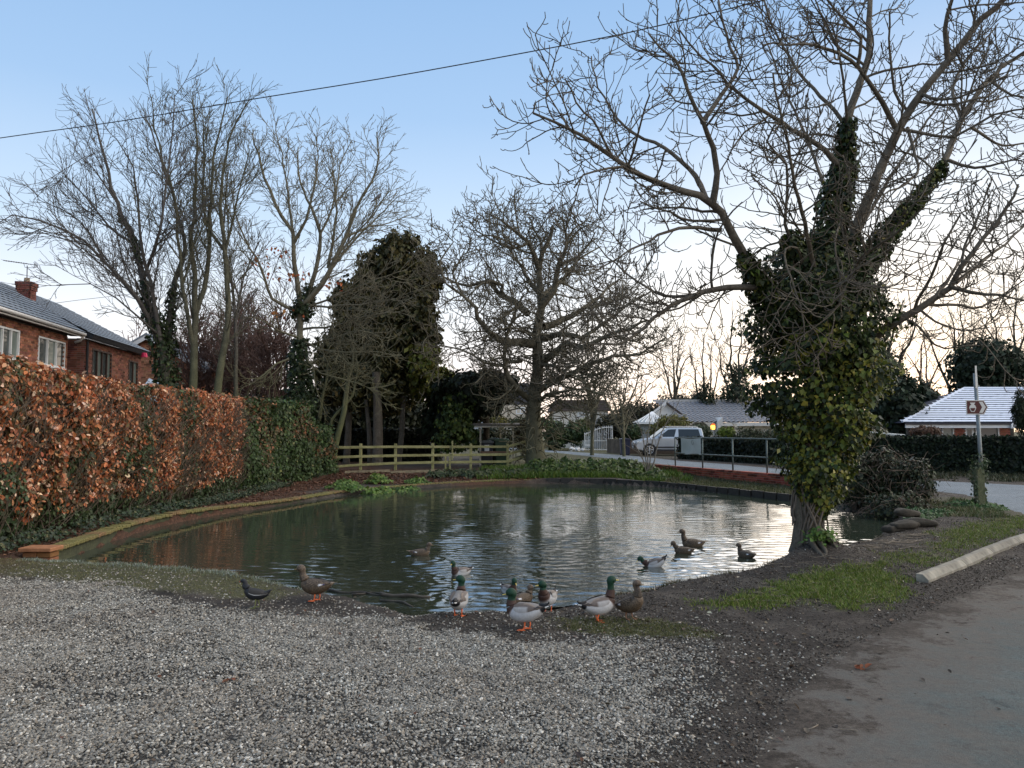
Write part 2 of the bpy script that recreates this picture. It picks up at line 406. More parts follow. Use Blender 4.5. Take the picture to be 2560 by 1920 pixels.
bb = wm.n('ShaderNodeBump'); bb.inputs['Distance'].default_value = 0.007; wm.L(wn, bb.inputs['Height']); wm.L(wbs, bb.inputs['Strength'])
wm.fin(wm.mix(wn2, (0.026, 0.038, 0.026), (0.036, 0.044, 0.030)), 0.025, bb.outputs[0], 0, 0.5)
wm.b.inputs['IOR'].default_value = 3.0; wm.b.inputs['Specular IOR Level'].default_value = 1.0
me = npmesh('pond_water', np.stack([wxs, wys, wz], 1)[used], remap[wq], smooth=True, attrs={'amp': amp[used]})
water = link('pond_water', me, wm.m); tag(water, kind='structure')

# ------------------------------------------------------------------ roads: sheets draped on the ground
asph = NT('road_asphalt'); v, n1, n2, n3, mud = ground_nodes(asph)
a1 = asph.noise(v, 0.9, 5, 0.6); a2 = asph.noise(v, 160, 3, 0.8)
ac = asph.ramp(a1, [(0.3, (0.066, 0.088, 0.088)), (0.55, (0.095, 0.118, 0.116)), (0.75, (0.15, 0.162, 0.153))])
ac = asph.mix(1.0, ac, asph.ramp(asph.noise(v, 42, 3, .8), [(.3, .7), (.7, 1.3)]), 'MULTIPLY')
ac = asph.mix(1.0, ac, asph.ramp(a2, [(0.3, 0.5), (0.7, 1.5)]), 'MULTIPLY')
ac = asph.mix(1.0, ac, asph.ramp(asph.noise(v, 5, 6, .75), [(0.32, 0.55), (0.42, 1.0), (0.8, 1.12)]), 'MULTIPLY')
dust = asph.mix(1.0, asph.mix(n2, (0.08, 0.072, 0.062), (0.17, 0.155, 0.135)), asph.ramp(n3, [(.3, .75), (.7, 1.2)]), 'MULTIPLY')
ed = asph.attr('edge')       # metres in from the edge of the sheet
e1 = asph.math('ADD', ed, asph.math('MULTIPLY', asph.math('SUBTRACT', asph.noise(v, 2.6, 6, .72), 0.5), 1.7))
e2 = asph.math('MULTIPLY', e1, .5)
c = asph.mix(asph.ramp(e2, [(0.20, 0.0), (0.52, 1.0)]), dust, ac)
c = asph.mix(asph.ramp(e2, [(0.13, .92), (0.19, 0.0)]), c, mud)
c = asph.mix(asph.ramp(asph.noise(v, 7, 5, .75), [(.60, 0.), (.68, .55)]), c, mud)
rr = asph.noise(v, 0.5, 2, .5)
asph.fin(c, asph.ramp(a1, [(0.3, 0.78), (0.7, 0.95)]), asph.bump(asph.math('ADD', a2, asph.math('MULTIPLY', n2, .5)), 0.6, 0.012), 0, 0.15)
def sheet(name, P, mat, dz, step, y0, y1, x0, x1, edge_scale=1.0, kind='structure'):
    ax = np.arange(x0, x1, step); ay = np.arange(y0, y1, step)
    AX, AY = np.meshgrid(ax, ay); a, b = AX.ravel(), AY.ravel()
    sd = polydist(a, b, P); z = HN(a, b) - .03 + (dz + .03) * sstep(0, .45 if step < .2 else .8, -sd)
    n = len(ax); q = np.arange(len(a)).reshape(len(ay), n)
    fq = np.stack([q[:-1, :-1].ravel(), q[:-1, 1:].ravel(), q[1:, 1:].ravel(), q[1:, :-1].ravel()], 1)
    fq = fq[sd[fq].max(1) < step * .8]
    u = np.unique(fq); rm = np.zeros(len(a), np.int64); rm[u] = np.arange(len(u))
    z = z + (fbm(a * .7, b * .7, 77) * 0.0)
    me = npmesh(name, np.stack([a, b, z], 1)[u], rm[fq], smooth=True, attrs={'edge': (-sd[u]) * edge_scale})
    return tag(link(name, me, mat), kind=kind)
# near road (right foreground), running off to join the back road beyond the frame
sheet('near_road', NEAR, asph.m, 0.008, 0.14, 1.0, 14.4, 0.0, 22, 0.55)
BACK = [(9.0, 13.6), (9.7, 15.6), (10.6, 18.0), (11.2, 19.9), (10.8, 21.7), (9.7, 25.2), (8.3, 28.4), (6.6, 33.0), (5.6, 38.0), (3.9, 46), (2.6, 52), (-1.5, 60), (-20, 80), (-20, 90), (0.5, 66), (2.9, 60), (6.0, 50), (7.6, 45.5), (8.8, 38), (10.0, 34.6), (11.2, 29.6), (13.4, 26), (16, 22.8), (30, 19), (30, 13.6)]
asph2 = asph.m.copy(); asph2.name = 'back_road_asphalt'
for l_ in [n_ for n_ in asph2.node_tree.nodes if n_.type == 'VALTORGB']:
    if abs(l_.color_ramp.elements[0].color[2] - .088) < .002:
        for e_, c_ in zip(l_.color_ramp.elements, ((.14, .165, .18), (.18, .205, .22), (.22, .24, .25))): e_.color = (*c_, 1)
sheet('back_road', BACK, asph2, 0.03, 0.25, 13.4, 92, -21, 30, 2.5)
# ------------------------------------------------------------------ bare branches
def tubes(branches, sides_of, wob=0.0):
    """branches: list of (pts (n,3) array, radii (n,) array) -> V, list of faces ; rings by parallel transport, batched by length"""
    groups = {}
    for p, r in branches: groups.setdefault((len(p), sides_of(r[0])), []).append((p, r))
    Vs, Fs, off = [], [], 0
    for (n, k), L in groups.items():
        P = np.array([a for a, b in L]); Rr = np.array([b for a, b in L]); B = len(L)
        T = np.empty_like(P); T[:, 1:-1] = P[:, 2:] - P[:, :-2]; T[:, 0] = P[:, 1] - P[:, 0]; T[:, -1] = P[:, -1] - P[:, -2]
        T /= np.linalg.norm(T, axis=2, keepdims=True) + 1e-9
        ref = np.tile(np.array([0.31, 0.87, 0.37]), (B, 1)); U = np.cross(T[:, 0], ref); U /= np.linalg.norm(U, axis=1, keepdims=True) + 1e-9
        ang = np.arange(k) * 2 * math.pi / k; ca, sa = np.cos(ang), np.sin(ang)
        rings = np.empty((B, n, k, 3))
        for i in range(n):
            t = T[:, i]; U = U - t * (U * t).sum(1, keepdims=True); U /= np.linalg.norm(U, axis=1, keepdims=True) + 1e-9
            W = np.cross(t, U)
            rings[:, i] = P[:, i, None] + Rr[:, i, None, None] * (U[:, None] * ca[None, :, None] + W[:, None] * sa[None, :, None])
        Vs.append(rings.reshape(-1, 3))
        q = []
        for i in range(n - 1):
            for j in range(k): q.append((i * k + j, i * k + (j + 1) % k, (i + 1) * k + (j + 1) % k, (i + 1) * k + j))
        q = np.array(q); Fs.append((q[None] + (np.arange(B) * n * k)[:, None, None] + off).reshape(-1, 4)); off += B * n * k
    return np.concatenate(Vs), Fs
def sides(r): return 10 if r > .12 else 7 if r > .04 else 5 if r > .015 else 3
def smooth_line(P, step):
    """Catmull-Rom through guide points, resampled"""
    P = [np.array(p, float) for p in P]; P = [2 * P[0] - P[1]] + P + [2 * P[-1] - P[-2]]; o = []
    for i in range(1, len(P) - 2):
        a, b, c, d = P[i - 1:i + 3]; m = max(1, int(np.linalg.norm(c - b) / step))
        for t in np.linspace(0, 1, m, endpoint=False):
            o.append(0.5 * ((2 * b) + (c - a) * t + (2 * a - 5 * b + 4 * c - d) * t * t + (3 * b - a - 3 * c + d) * t ** 3))
    o.append(P[-2]); return np.array(o)
class Tree:
    def __init__(s, seed): s.r = np.random.default_rng(seed); s.main = []; s.twigs = []
    def limb(s, pts, r0, r1, step=0.25, wob=0.03):
        L = smooth_line(pts, step); n = len(L); w_ = s.r.normal(0, wob, (n, 3)); w_[0] = 0; L = L + w_ * np.linspace(0.3, 1, n)[:, None]
        rad = r0 + (r1 - r0) * np.linspace(0, 1, n) ** 0.8
        s.main.append((L, rad)); return L, rad
    def spawn(s, parent, levels, t0=0.1, t1=1.0):
        """levels: list of dict(n per metre, len(lo,hi), ang(lo,hi), up, wob, seg, rr, hook) ; grows recursively"""
        if not levels: return
        P, rad = parent; lv = levels[0]; seg = np.linalg.norm(np.diff(P, axis=0), axis=1); Ltot = seg.sum()
        cnt = lv['n'] * Ltot * (t1 - t0); m = int(cnt) + (s.r.random() < cnt - int(cnt))
        cum = np.concatenate([[0], np.cumsum(seg)]) / max(Ltot, 1e-6)
        for q in range(m):
            t = t0 + (t1 - t0) * (q + s.r.random()) / m; i = min(len(P) - 2, np.searchsorted(cum, t) - 1); i = max(i, 0)
            f = (t - cum[i]) / max(cum[i + 1] - cum[i], 1e-6); o = P[i] + (P[i + 1] - P[i]) * f; pr = rad[i] + (rad[i + 1] - rad[i]) * f
            d = P[i + 1] - P[i]; d = d / (np.linalg.norm(d) + 1e-9)
            a = s.r.normal(0, 1, 3); a -= d * a.dot(d); a /= np.linalg.norm(a) + 1e-9
            if lv.get('flat'): a[1] *= lv['flat']; a /= np.linalg.norm(a) + 1e-9
            if pr > .12: o = o + a * pr * .85
            th = s.r.uniform(*lv['ang']); dr = d * math.cos(th) + a * math.sin(th)
            ln = s.r.uniform(*lv['len']) * (1.0 - lv.get('tip', 0.35) * t) * s.r.uniform(0.75, 1.1)
            r0 = max(lv['rmin'], min(pr * lv['rr'], ln * lv.get('rl', 0.03))); r1 = max(lv['rmin'] * .8, r0 * lv.get('tap', 0.45))
            n = lv['seg']; st = ln / (n - 1); pts = [o]; cd = dr.copy(); w0 = lv.get('down', 0.0)
            bend = s.r.normal(0, 1, 3) * lv['wob']
            for k in range(n - 1):
                tt = k / max(1, n - 2)
                cd = cd + bend * 0.5 + s.r.normal(0, lv['wob'], 3); cd[2] += (lv['up'] * (0.3 + tt) + lv.get('hook', 0) * tt * tt) - w0 * (1 - tt)
                cd /= np.linalg.norm(cd); pts.append(pts[-1] + cd * st)
                if s.r.random() < 0.35: bend = s.r.normal(0, 1, 3) * lv['wob']
            L = np.array(pts); rr_ = r0 + (r1 - r0) * np.linspace(0, 1, n)
            (s.main if r0 > 0.02 else s.twigs).append((L, rr_))
            s.spawn((L, rr_), levels[1:], lv.get('c0', 0.15), 1.0)
    def build(s, name, label, mat, pos, group=None, twmat=None, cat='tree', trunk_n=1):
        """trunk (first trunk_n limbs), the large limbs each a part, the fine crown as one part"""
        root = thing(name, label, cat, pos, 0, group); off = np.array(pos)
        def mk(nm, br, kind=None):
            V, Fq = tubes(br, sides); me = npmesh(nm, V - off, Fq, smooth=True); return link(nm, me, mat, root, kind=kind)
        mk('trunk', s.main[:trunk_n])
        big = [b for b in s.main[trunk_n:] if b[1][0] > 0.055][:60]
        ids = {id(b[0]) for b in big}
        for b in big: mk('limb', [b])
        rest = [b for b in s.main[trunk_n:] if id(b[0]) not in ids] + s.twigs
        if rest: mk('crown', rest, 'stuff')
        return root
# ------------------------------------------------------------------ leaves
LEAF_SHAPES = {
    'oval': (np.array([(0, 0, 0), (.3, .32, .06), (.28, .72, .04), (0, 1, -.03), (-.28, .72, .04), (-.3, .32, .06)]), np.array([(0, 1, 2), (0, 2, 3), (0, 3, 4), (0, 4, 5)])),
    'ivy': (np.array([(0, 0, 0), (.42, .12, .05), (.30, .50, .05), (0, 1, -.05), (-.30, .50, .05), (-.42, .12, .05)]), np.array([(0, 1, 2), (0, 2, 3), (0, 3, 4), (0, 4, 5)])),
    'diamond': (np.array([(0, 0, 0), (.36, .45, .05), (0, 1, -.02), (-.36, .45, .05)]), np.array([(0, 1, 2), (0, 2, 3)])),
    'ivyd': (np.array([(0, 0, 0), (.46, .32, .05), (0, 1, -.05), (-.46, .32, .05)]), np.array([(0, 1, 2), (0, 2, 3)])),
    'needle': (np.array([(0, 0, 0), (.12, .5, .02), (0, 1, 0), (-.12, .5, .02)]), np.array([(0, 1, 2), (0, 2, 3)])),
}
def leaves(P, N, size, shape, colr, r, droop=0.5, jitter=0.6, cup=1.0):
    """P (n,3) positions, N (n,3) outward normals; leaf plane roughly facing N, tip hanging down; colr (n,3)"""
    n = len(P)
    if n > 50 and shape in ('oval', 'ivy') and np.median(P[:, 1]) > 14.5: shape = 'diamond'
    S, Fc = LEAF_SHAPES[shape]
    N = N + r.normal(0, jitter, (n, 3)); N /= np.linalg.norm(N, axis=1, keepdims=True) + 1e-9
    d = r.normal(0, 1, (n, 3)) * (1 - droop) + np.array([0, 0, -1.0]) * droop * 1.6
    d -= N * (d * N).sum(1, keepdims=True); d /= np.linalg.norm(d, axis=1, keepdims=True) + 1e-9
    x = np.cross(d, N)
    sz = (size * r.choice([.55, .8, 1., 1.2, 1.45], n, p=[.2, .28, .27, .18, .07]) * r.uniform(0.85, 1.15, n))[:, None, None] if not hasattr(size, '__len__') else size[:, None, None]
    V = P[:, None] + sz * (x[:, None] * S[None, :, 0:1] + d[:, None] * S[None, :, 1:2] + N[:, None] * S[None, :, 2:3] * cup)
    Fq = (Fc[None] + (np.arange(n) * len(S))[:, None, None]).reshape(-1, 3)
    return V.reshape(-1, 3), Fq, np.repeat(colr, len(S), 0)
def pick(cols, wts, n, r, var=0.25):
    cols = np.array(cols); w_ = np.array(wts, float); w_ /= w_.sum(); c = cols[r.choice(len(cols), n, p=w_)]
    return np.clip(c * r.uniform(1 - var, 1 + var, (n, 1)) * r.uniform(1 - var * .3, 1 + var * .3, (n, 3)), 0, 1)
def ivy_on(paths, n, r, size=.07, spread=1.0):
    """points round polylines [(pts, radius array)] in proportion to length*radius"""
    segs, wts = [], []
    for L, rad in paths:
        for i in range(len(L) - 1):
            segs.append((L[i], L[i + 1], rad[i], rad[i + 1])); wts.append(np.linalg.norm(L[i + 1] - L[i]) * (rad[i] + rad[i + 1]))
    wts = np.array(wts); wts /= wts.sum(); ch = r.choice(len(segs), n, p=wts)
    A = np.array([q[0] for q in segs])[ch]; B = np.array([q[1] for q in segs])[ch]
    ra = np.array([q[2] for q in segs])[ch]; rb = np.array([q[3] for q in segs])[ch]
    t = r.random(n)[:, None]; C = A + (B - A) * t; rr_ = ra + (rb - ra) * t[:, 0]
    T = B - A; T /= np.linalg.norm(T, axis=1, keepdims=True) + 1e-9
    a = r.normal(0, 1, (n, 3)); a -= T * (a * T).sum(1, keepdims=True); a /= np.linalg.norm(a, axis=1, keepdims=True) + 1e-9
    ang = np.arctan2(a[:, 0], a[:, 1])
    lump = 0.28 + 1.45 * fbm(ang * 1.5 + 7, C[:, 2] * 2.6 + C[:, 0] * 1.2, 55, 4)
    k = (0.45 + 0.6 * r.random(n) ** 0.5) * lump * spread
    P = C + a * (rr_ * k)[:, None]; N = a + np.array([0, 0, .35])
    ok = (r.random(n) < sstep(.45, .85, lump)) | (rr_ > .5); return P[ok], N[ok]
bark = NT('bark'); v = bark.co()
n_ = bark.noise(v, 3.5, 6, .7); n2_ = bark.noise(v, 24, 5, .7)
bark_c = bark.mix(1.0, bark.ramp(n_, [(0.3, (0.035, 0.03, 0.022)), (0.55, (0.075, 0.066, 0.05)), (0.75, (0.12, 0.11, 0.085))]), bark.ramp(n2_, [(.3, .6), (.7, 1.35)]), 'MULTIPLY')
bark.fin(bark_c, .9, bark.bump(n2_, .8, .02), 0, .15); BARK = bark.m
def bark_mat(name, dark, light, green=None, gz=3.0):
    m = NT(name); v = m.co(); a = m.noise(v, 3, 6, .7); b = m.noise(v, 26, 5, .7)
    c = m.mix(1.0, m.mix(m.ramp(a, [(.3, 0.), (.7, 1.)]), dark, light), m.ramp(b, [(.3, .6), (.7, 1.35)]), 'MULTIPLY')
    if green:
        z = m.n('ShaderNodeSeparateXYZ'); m.L(v, z.inputs[0]); f = m.n('ShaderNodeMapRange'); m.L(z.outputs['Z'], f.inputs[0])
        f.inputs[1].default_value = gz; f.inputs[2].default_value = gz + 4; f.inputs[3].default_value = .85; f.inputs[4].default_value = 0
        c = m.mix(m.math('MULTIPLY', f.outputs[0], m.ramp(a, [(.3, .3), (.6, 1.)])), c, green)
    return m.fin(c, .9, m.bump(b, .6, .02), 0, .15)
IVYM = vcol('ivy_leaf', .45, .28, .15)
DRYM = vcol('beech_leaf', .55, .3, .22)
NEEDM = vcol('evergreen_leaf', .6, .25, .15)
# ================================================================== beech hedge on the left (and the ivy hedge that carries it on)
HA = Vector((-7.25, 8.2, 0)); HB = Vector((-7.75, 22.6, 0)); hd = (HB - HA).normalized(); hn = Vector((hd.y, -hd.x, 0)); HL = (HB - HA).length
hr = np.random.default_rng(77)
def hedge_pts(n, dens_near=True):
    u = hr.random(n); u = HL * (u ** 1.35 if dens_near else u)
    top = 2.56 + .13 * sstep(7, 2, u) + (fbm(u * 1.1, u * 0, 3, 3) - .5) * .22
    k = hr.random(n) < .80
    zz = np.where(k, hr.random(n) ** .95 * (top + .05) , top + hr.normal(0, .045, n))
    bul = (fbm(u * 1.2, zz * 1.4, 15, 4) - .5) * .5 + (fbm(u * 4, zz * 4, 16, 2) - .5) * .16
    rnd = np.where(zz > top - .25, (zz - top + .25) * .45, 0) + np.where(zz < .5, (.5 - zz) * .25, 0)
    s_ = np.where(k, -hr.random(n) ** 1.6 * .22 + bul - rnd, -hr.random(n) * 1.3 - .05)
    P = np.array(HA) + np.outer(u, np.array(hd)) + np.outer(s_, np.array(hn)); P[:, 2] = zz + HN(P[:, 0], P[:, 1]) * (zz < .5)
    N = np.where(k[:, None], np.array(hn) + [0, 0, .2], [0.1, 0, 1.])
    return P, N, u, zz, top
root = thing('beech_hedge', 'long copper-leaved beech hedge with ivy creeping in, along the left of the pond', 'hedge', tuple(HA))
n = 64000
P, N, u, zz, top = hedge_pts(n)
pat = fbm(u * .9, zz * .9, 33, 4); pat2 = fbm(u * 2.6, zz * 2.6, 34, 3)
C0 = pick([(.50, .18, .07), (.58, .29, .15), (.36, .11, .045), (.72, .50, .35), (.15, .065, .035)], [5, 3.4, 3, 1.9, 2.6], n, hr, .28)
ivy = (pat > .63) & (hr.random(n) < .75) | (zz < .22 + .75 * (pat2 - .3)) | ((u < 3.4) & (u > 2.1) & (zz < 1.2) & (hr.random(n) < .8))
thin = (pat2 < .38) & (hr.random(n) < .72)
gcol = pick([(.03, .05, .018), (.05, .08, .03), (.08, .115, .045)], [3, 3, 1], n, hr, .3)
brown = (pat > .52) & (pat <= .64) & (hr.random(n) < .5) | (hr.random(n) < .10)
C0[brown] = pick([(.11, .075, .035), (.16, .12, .05), (.07, .06, .025)], [1, 1, 1], int(brown.sum()), hr)
kb = ~ivy & ~thin; ki = ivy & ~thin
off = np.array(HA)
idx_near = np.where(kb & (u < 4.5) & (u > 1.8) & (N[:, 2] < .5))[0]; sel = hr.choice(idx_near, 280, replace=False); kb[sel] = False
V, Fq, C = leaves(P[kb], N[kb], .078, 'oval', C0[kb], hr, .45, .65, 1.6)
link('beech_foliage', npmesh('beech_foliage', V - off, Fq, C), DRYM, root, kind='stuff')
V, Fq, C = leaves(P[ki], N[ki], .075, 'ivy', gcol[ki], hr, .55, .5)
link('ivy', npmesh('ivy', V - off, Fq, C), IVYM, root, kind='stuff')
b = MB(); M = Matrix((hd, hn, Vector((0, 0, 1)))).transposed().to_4x4()
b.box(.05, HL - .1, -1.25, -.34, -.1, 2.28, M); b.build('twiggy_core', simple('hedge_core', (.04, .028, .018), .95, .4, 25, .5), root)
# twigs inside
tw = Tree(5); st = []
for k in range(2600):
    uu = hr.random() * HL; z0 = hr.uniform(0, 2.0); p0 = np.array(HA + hd * uu + hn * hr.uniform(-.4, .0)); p0[2] = z0
    d_ = np.array(hn) * hr.uniform(.0, .5) + np.array([hr.normal(0, .3), hr.normal(0, .5), hr.uniform(.4, 1.2)]); d_ /= np.linalg.norm(d_)
    L = [p0 + d_ * s_ * q + hr.normal(0, .012, 3) for q, s_ in zip(range(5), [.16] * 5)]; st.append((np.array(L), np.linspace(.008, .004, 5)))
V, Fq = tubes(st, lambda r: 3); link('twig', npmesh('twig', V - off, Fq), simple('twig_bark', (.14, .11, .08), .9), root, kind='stuff')
HSEL = (P[sel], N[sel], C0[sel])
r_ = hr
def _leafparts(P, N, cg, size, shape, root, off, mat, r, name='leaf', jitter=.5, cup=1.5):
    S, Fc = LEAF_SHAPES[shape]; pal = cg[np.linspace(0, len(cg) - 1, 8).astype(int)]; pr = []
    for i in range(8):
        me = npmesh(name, S * np.array([1, 1, cup]), Fc, np.repeat(pal[i:i + 1], len(S), 0)); me.materials.append(mat); pr.append(me)
    for i in range(len(P)):
        o = bpy.data.objects.new(name, pr[i % 8]); col.objects.link(o); o.parent = root
        nn = Vector(N[i] + r.normal(0, jitter, 3)).normalized(); dn = Vector((r.normal(0, .6), r.normal(0, .6), -1)); dn -= nn * dn.dot(nn); dn.normalize()
        o.rotation_euler = Matrix((dn.cross(nn), dn, nn)).transposed().to_euler(); o.location = P[i] - off; o.scale = (size * r.uniform(.8, 1.25),) * 3
_leafparts(*HSEL, .085, 'oval', root, off, DRYM, hr)

# ivy hedge continuing to the fence, with old brown leaves
r = np.random.default_rng(78)
root2 = thing('ivy_hedge', 'green ivy-smothered hedge between the beech hedge and the rail fence', 'hedge', (-7.6, 23, 0)); off = np.array((-7.6, 23., 0))
segs = [((-7.75, 22.6), (-7.35, 24.4), 2.45, 2.5), ((-7.35, 24.4), (-6.9, 27.0), 2.5, 2.55), ((-6.9, 27.0), (-6.55, 28.8), 1.75, 1.7)]
Ps, Ns, Cs = [], [], []
for (a, b_, h0, h1), m_ in zip(segs, (6500, 7500, 4200)):
    a = np.array([*a, 0.]); b_ = np.array([*b_, 0.]); d_ = b_ - a; L = np.linalg.norm(d_); d_ /= L; nn = np.array([d_[1], -d_[0], 0]) * 1.0
    u = r.random(m_); hh = h0 + (h1 - h0) * u; k = r.random(m_) < .78; z = np.where(k, r.random(m_) * hh, hh + r.normal(0, .09, m_))
    s_ = np.where(k, -r.random(m_) * .3 + (fbm(u * L * 1.3 + a[1], z * 1.3, 19) - .5) * .9, -r.random(m_) * 1.0)
    P = a + np.outer(u * L, d_) + np.outer(s_, nn); P[:, 2] = z; Ps.append(P); Ns.append(np.where(k[:, None], nn + [0, -.3, .2], [0, 0, 1.]))
P = np.concatenate(Ps); N = np.concatenate(Ns); n = len(P)
C0 = pick([(.03, .052, .018), (.05, .085, .028), (.08, .125, .04), (.14, .15, .055)], [3, 4, 2, .5], n, r, .3)
bz = (fbm(P[:, 1] * .8, P[:, 2] * 1.2, 88) > .56) & (r.random(n) < .6); C0[bz] = pick([(.12, .085, .04), (.30, .14, .07), (.08, .07, .03)], [2, 1, 2], int(bz.sum()), r)
V, Fq, C = leaves(P, N, .10, 'ivy', C0, r, .5, .6)
link('ivy', npmesh('ivy', V - off, Fq, C), IVYM, root2, kind='stuff')

for (a, b2, h0, h1) in segs:
    a = Vector((*a, 0)) - Vector((.75, 0, 0)); b2 = Vector((*b2, 0)) - Vector((.75, 0, 0)); dv = (b2 - a).normalized(); nv = Vector((dv.y, -dv.x, 0))
    M = Matrix((dv, nv, Vector((0, 0, 1)))).transposed().to_4x4(); M.translation = a - Vector(off)
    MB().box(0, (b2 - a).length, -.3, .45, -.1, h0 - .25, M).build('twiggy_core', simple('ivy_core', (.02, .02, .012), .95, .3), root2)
# ================================================================== the big ivy-clad tree on the near bank
TY = 10.25
def S4(x, y, Y): return D(1300 + x * .5696, y * .5696, Y)
def S5(x, y, Y): return D(1700 + x * .5426, 500 + y * .5426, Y)
t = Tree(3)
base = np.array(D(2022, 1392, TY)); base[2] = H(base[0], base[1]) - 0.08
trunk = t.limb([base, D(2022, 1330, TY), D(2020, 1250, TY), D(2045, 1120, TY), D(2055, 960, TY), D(2060, 800, TY), D(2065, 700, TY)], .178, .14, .12, .006)
fl = trunk[1]; n0 = len(fl); fl *= 1 + 0.45 * np.exp(-np.linspace(0, 3.7, n0) / 0.22)
limbs = []
def LM(pts, r0, r1): l = t.limb(pts, r0 * .88, r1, .16, .012); limbs.append(l); return l
A1 = LM([D(2060, 880, TY), D(1960, 790, 10.1), D(1898, 706, 9.9), D(1840, 600, 9.7), D(1782, 509, 9.5), S4(660, 820, 9.4), S4(480, 740, 9.3), S4(270, 590, 9.2), S4(150, 545, 9.15), S4(60, 500, 9.1), S4(62, 450, 9.1)], .11, .012)
A2 = LM([D(1782, 509, 9.5), S4(865, 760, 9.4), S4(850, 650, 9.3), S4(800, 540, 9.15), S4(740, 400, 9.0), S4(680, 260, 8.9), S4(560, 150, 8.8)], .055, .01)
A3 = LM([S4(820, 880, 9.5), S4(770, 770, 9.8), S4(640, 650, 10.1), S4(500, 590, 10.4), S4(400, 480, 10.6), S4(340, 380, 10.7), S4(310, 250, 10.8)], .045, .009)
A4 = LM([S4(800, 540, 9.15), S4(880, 420, 9.3), S4(960, 300, 9.5), S4(900, 150, 9.7), S4(870, 0, 9.9), S4(850, -120, 10)], .04, .01)
A5 = LM([S4(660, 820, 9.4), S4(450, 740, 8.9), S4(280, 775, 8.7), S4(240, 820, 8.65)], .03, .01)
B1 = LM([D(2040, 830, TY), D(1960, 735, 10.0), D(1852, 717, 9.8), D(1754, 733, 9.6), D(1658, 775, 9.3), D(1569, 851, 9.1), D(1472, 862, 9.0)], .075, .01)
B2 = LM([D(1754, 733, 9.6), D(1660, 740, 9.9), D(1590, 700, 10.2), D(1520, 640, 10.5), D(1480, 600, 10.6)], .03, .008)
B3 = LM([S4(880, 1010, 9.7), S4(700, 1000, 9.3), S4(560, 1060, 9.1), S4(430, 1130, 9.0), S4(300, 1200, 8.9)], .035, .008)
C1 = LM([D(2065, 720, TY), D(2075, 640, 10.3), D(2090, 520, 10.4), D(2112, 400, 10.5), S4(1440, 520, 10.5), S4(1480, 400, 10.55), S4(1530, 240, 10.6), S4(1530, 60, 10.7), S4(1560, -120, 10.8)], .105, .03)
C2 = LM([D(2060, 760, TY), D(2000, 640, 9.9), D(1965, 560, 9.7), S4(1170, 720, 9.4), S4(1080, 620, 9.2), S4(1180, 500, 9.0)], .045, .01)
D1 = LM([D(2075, 760, TY), D(2120, 620, 10.0), S4(1520, 900, 9.8), S4(1590, 720, 9.7), S4(1660, 570, 9.6), S4(1760, 410, 9.5), S4(1880, 270, 9.4), S4(2020, 90, 9.3), S4(2130, 0, 9.2), S4(2300, -150, 9.0)], .095, .03)
E1 = LM([D(2075, 790, TY), D(2150, 670, 10.4), S4(1720, 900, 10.6), S4(1860, 710, 10.8), S4(1940, 520, 11.0), S4(2060, 350, 11.2), S4(2212, 230, 11.4), S4(2400, 130, 11.5)], .09, .02)
F1 = LM([D(2070, 930, TY), D(2140, 880, 10.0), S5(940, 600, 9.8), S5(1100, 500, 9.6), S5(1240, 400, 9.5), S5(1300, 300, 9.4), S5(1400, 180, 9.3), S5(1500, 40, 9.2), S5(1560, -80, 9.1)], .085, .012)
F2 = LM([S5(1240, 400, 9.5), S5(1340, 425, 9.3), S5(1480, 440, 9.1), S5(1620, 470, 9.0)], .035, .008)
F3 = LM([S5(1270, 380, 9.5), S5(1400, 280, 10.0), S5(1520, 180, 10.4), S5(1650, 80, 10.8)], .035, .009)
G1 = LM([D(2112, 440, 10.45), S4(1340, 660, 10.3), S4(1150, 540, 10.1), S4(1000, 440, 9.9), S4(800, 250, 9.7), S4(700, 130, 9.6)], .05, .01)
H1 = LM([S4(1470, 600, 10.5), S4(1350, 450, 10.8), S4(1250, 350, 11.0), S4(1100, 100, 11.3), S4(1050, -80, 11.5)], .04, .012)
I1 = LM([S4(1650, 560, 9.6), S4(1560, 400, 9.3), S4(1450, 260, 9.1), S4(1290, 200, 8.9), S4(1060, 190, 8.7)], .045, .01)
I2 = LM([S4(1480, 300, 9.15), S4(1500, 170, 9.0), S4(1400, 60, 8.9), S4(1290, -60, 8.8)], .03, .01)
J1 = LM([S4(1880, 270, 9.4), S4(1870, 130, 9.3), S4(1900, 0, 9.2), S4(1960, -120, 9.1)], .045, .015)
J2 = LM([S4(1680, 570, 9.6), S4(1900, 600, 9.3), S4(2080, 500, 9.0), S4(2250, 480, 8.8)], .03, .01)
J3 = LM([S4(1700, 560, 9.6), S4(1740, 760, 9.2), S4(1600, 860, 8.8), S4(1560, 990, 8.6)], .025, .008)
K1 = LM([S4(1980, 560, 11.0), S4(2120, 640, 11.2), S4(2260, 620, 11.4)], .03, .01)
K2 = LM([S4(1870, 700, 10.8), S4(2000, 740, 10.6), S4(2200, 690, 10.3)], .035, .01)
K3 = LM([S4(1940, 520, 11.), S4(1900, 380, 11.3), S4(1980, 240, 11.7), S4(2100, 100, 12.)], .035, .01)
LM([S5(1180, 440, 9.55), S5(1260, 330, 9.9), S5(1330, 200, 10.3), S5(1420, 60, 10.6)], .03, .009)
LM([S5(1100, 500, 9.6), S5(1180, 560, 9.3), S5(1300, 600, 9.0), S5(1430, 590, 8.8)], .022, .007)
LM([S4(2060, 350, 11.2), S4(2160, 420, 11.0), S4(2300, 430, 10.8)], .03, .009)
LM([S4(1760, 410, 9.5), S4(1850, 440, 9.2), S4(2000, 400, 8.9), S4(2140, 330, 8.7)], .028, .008)
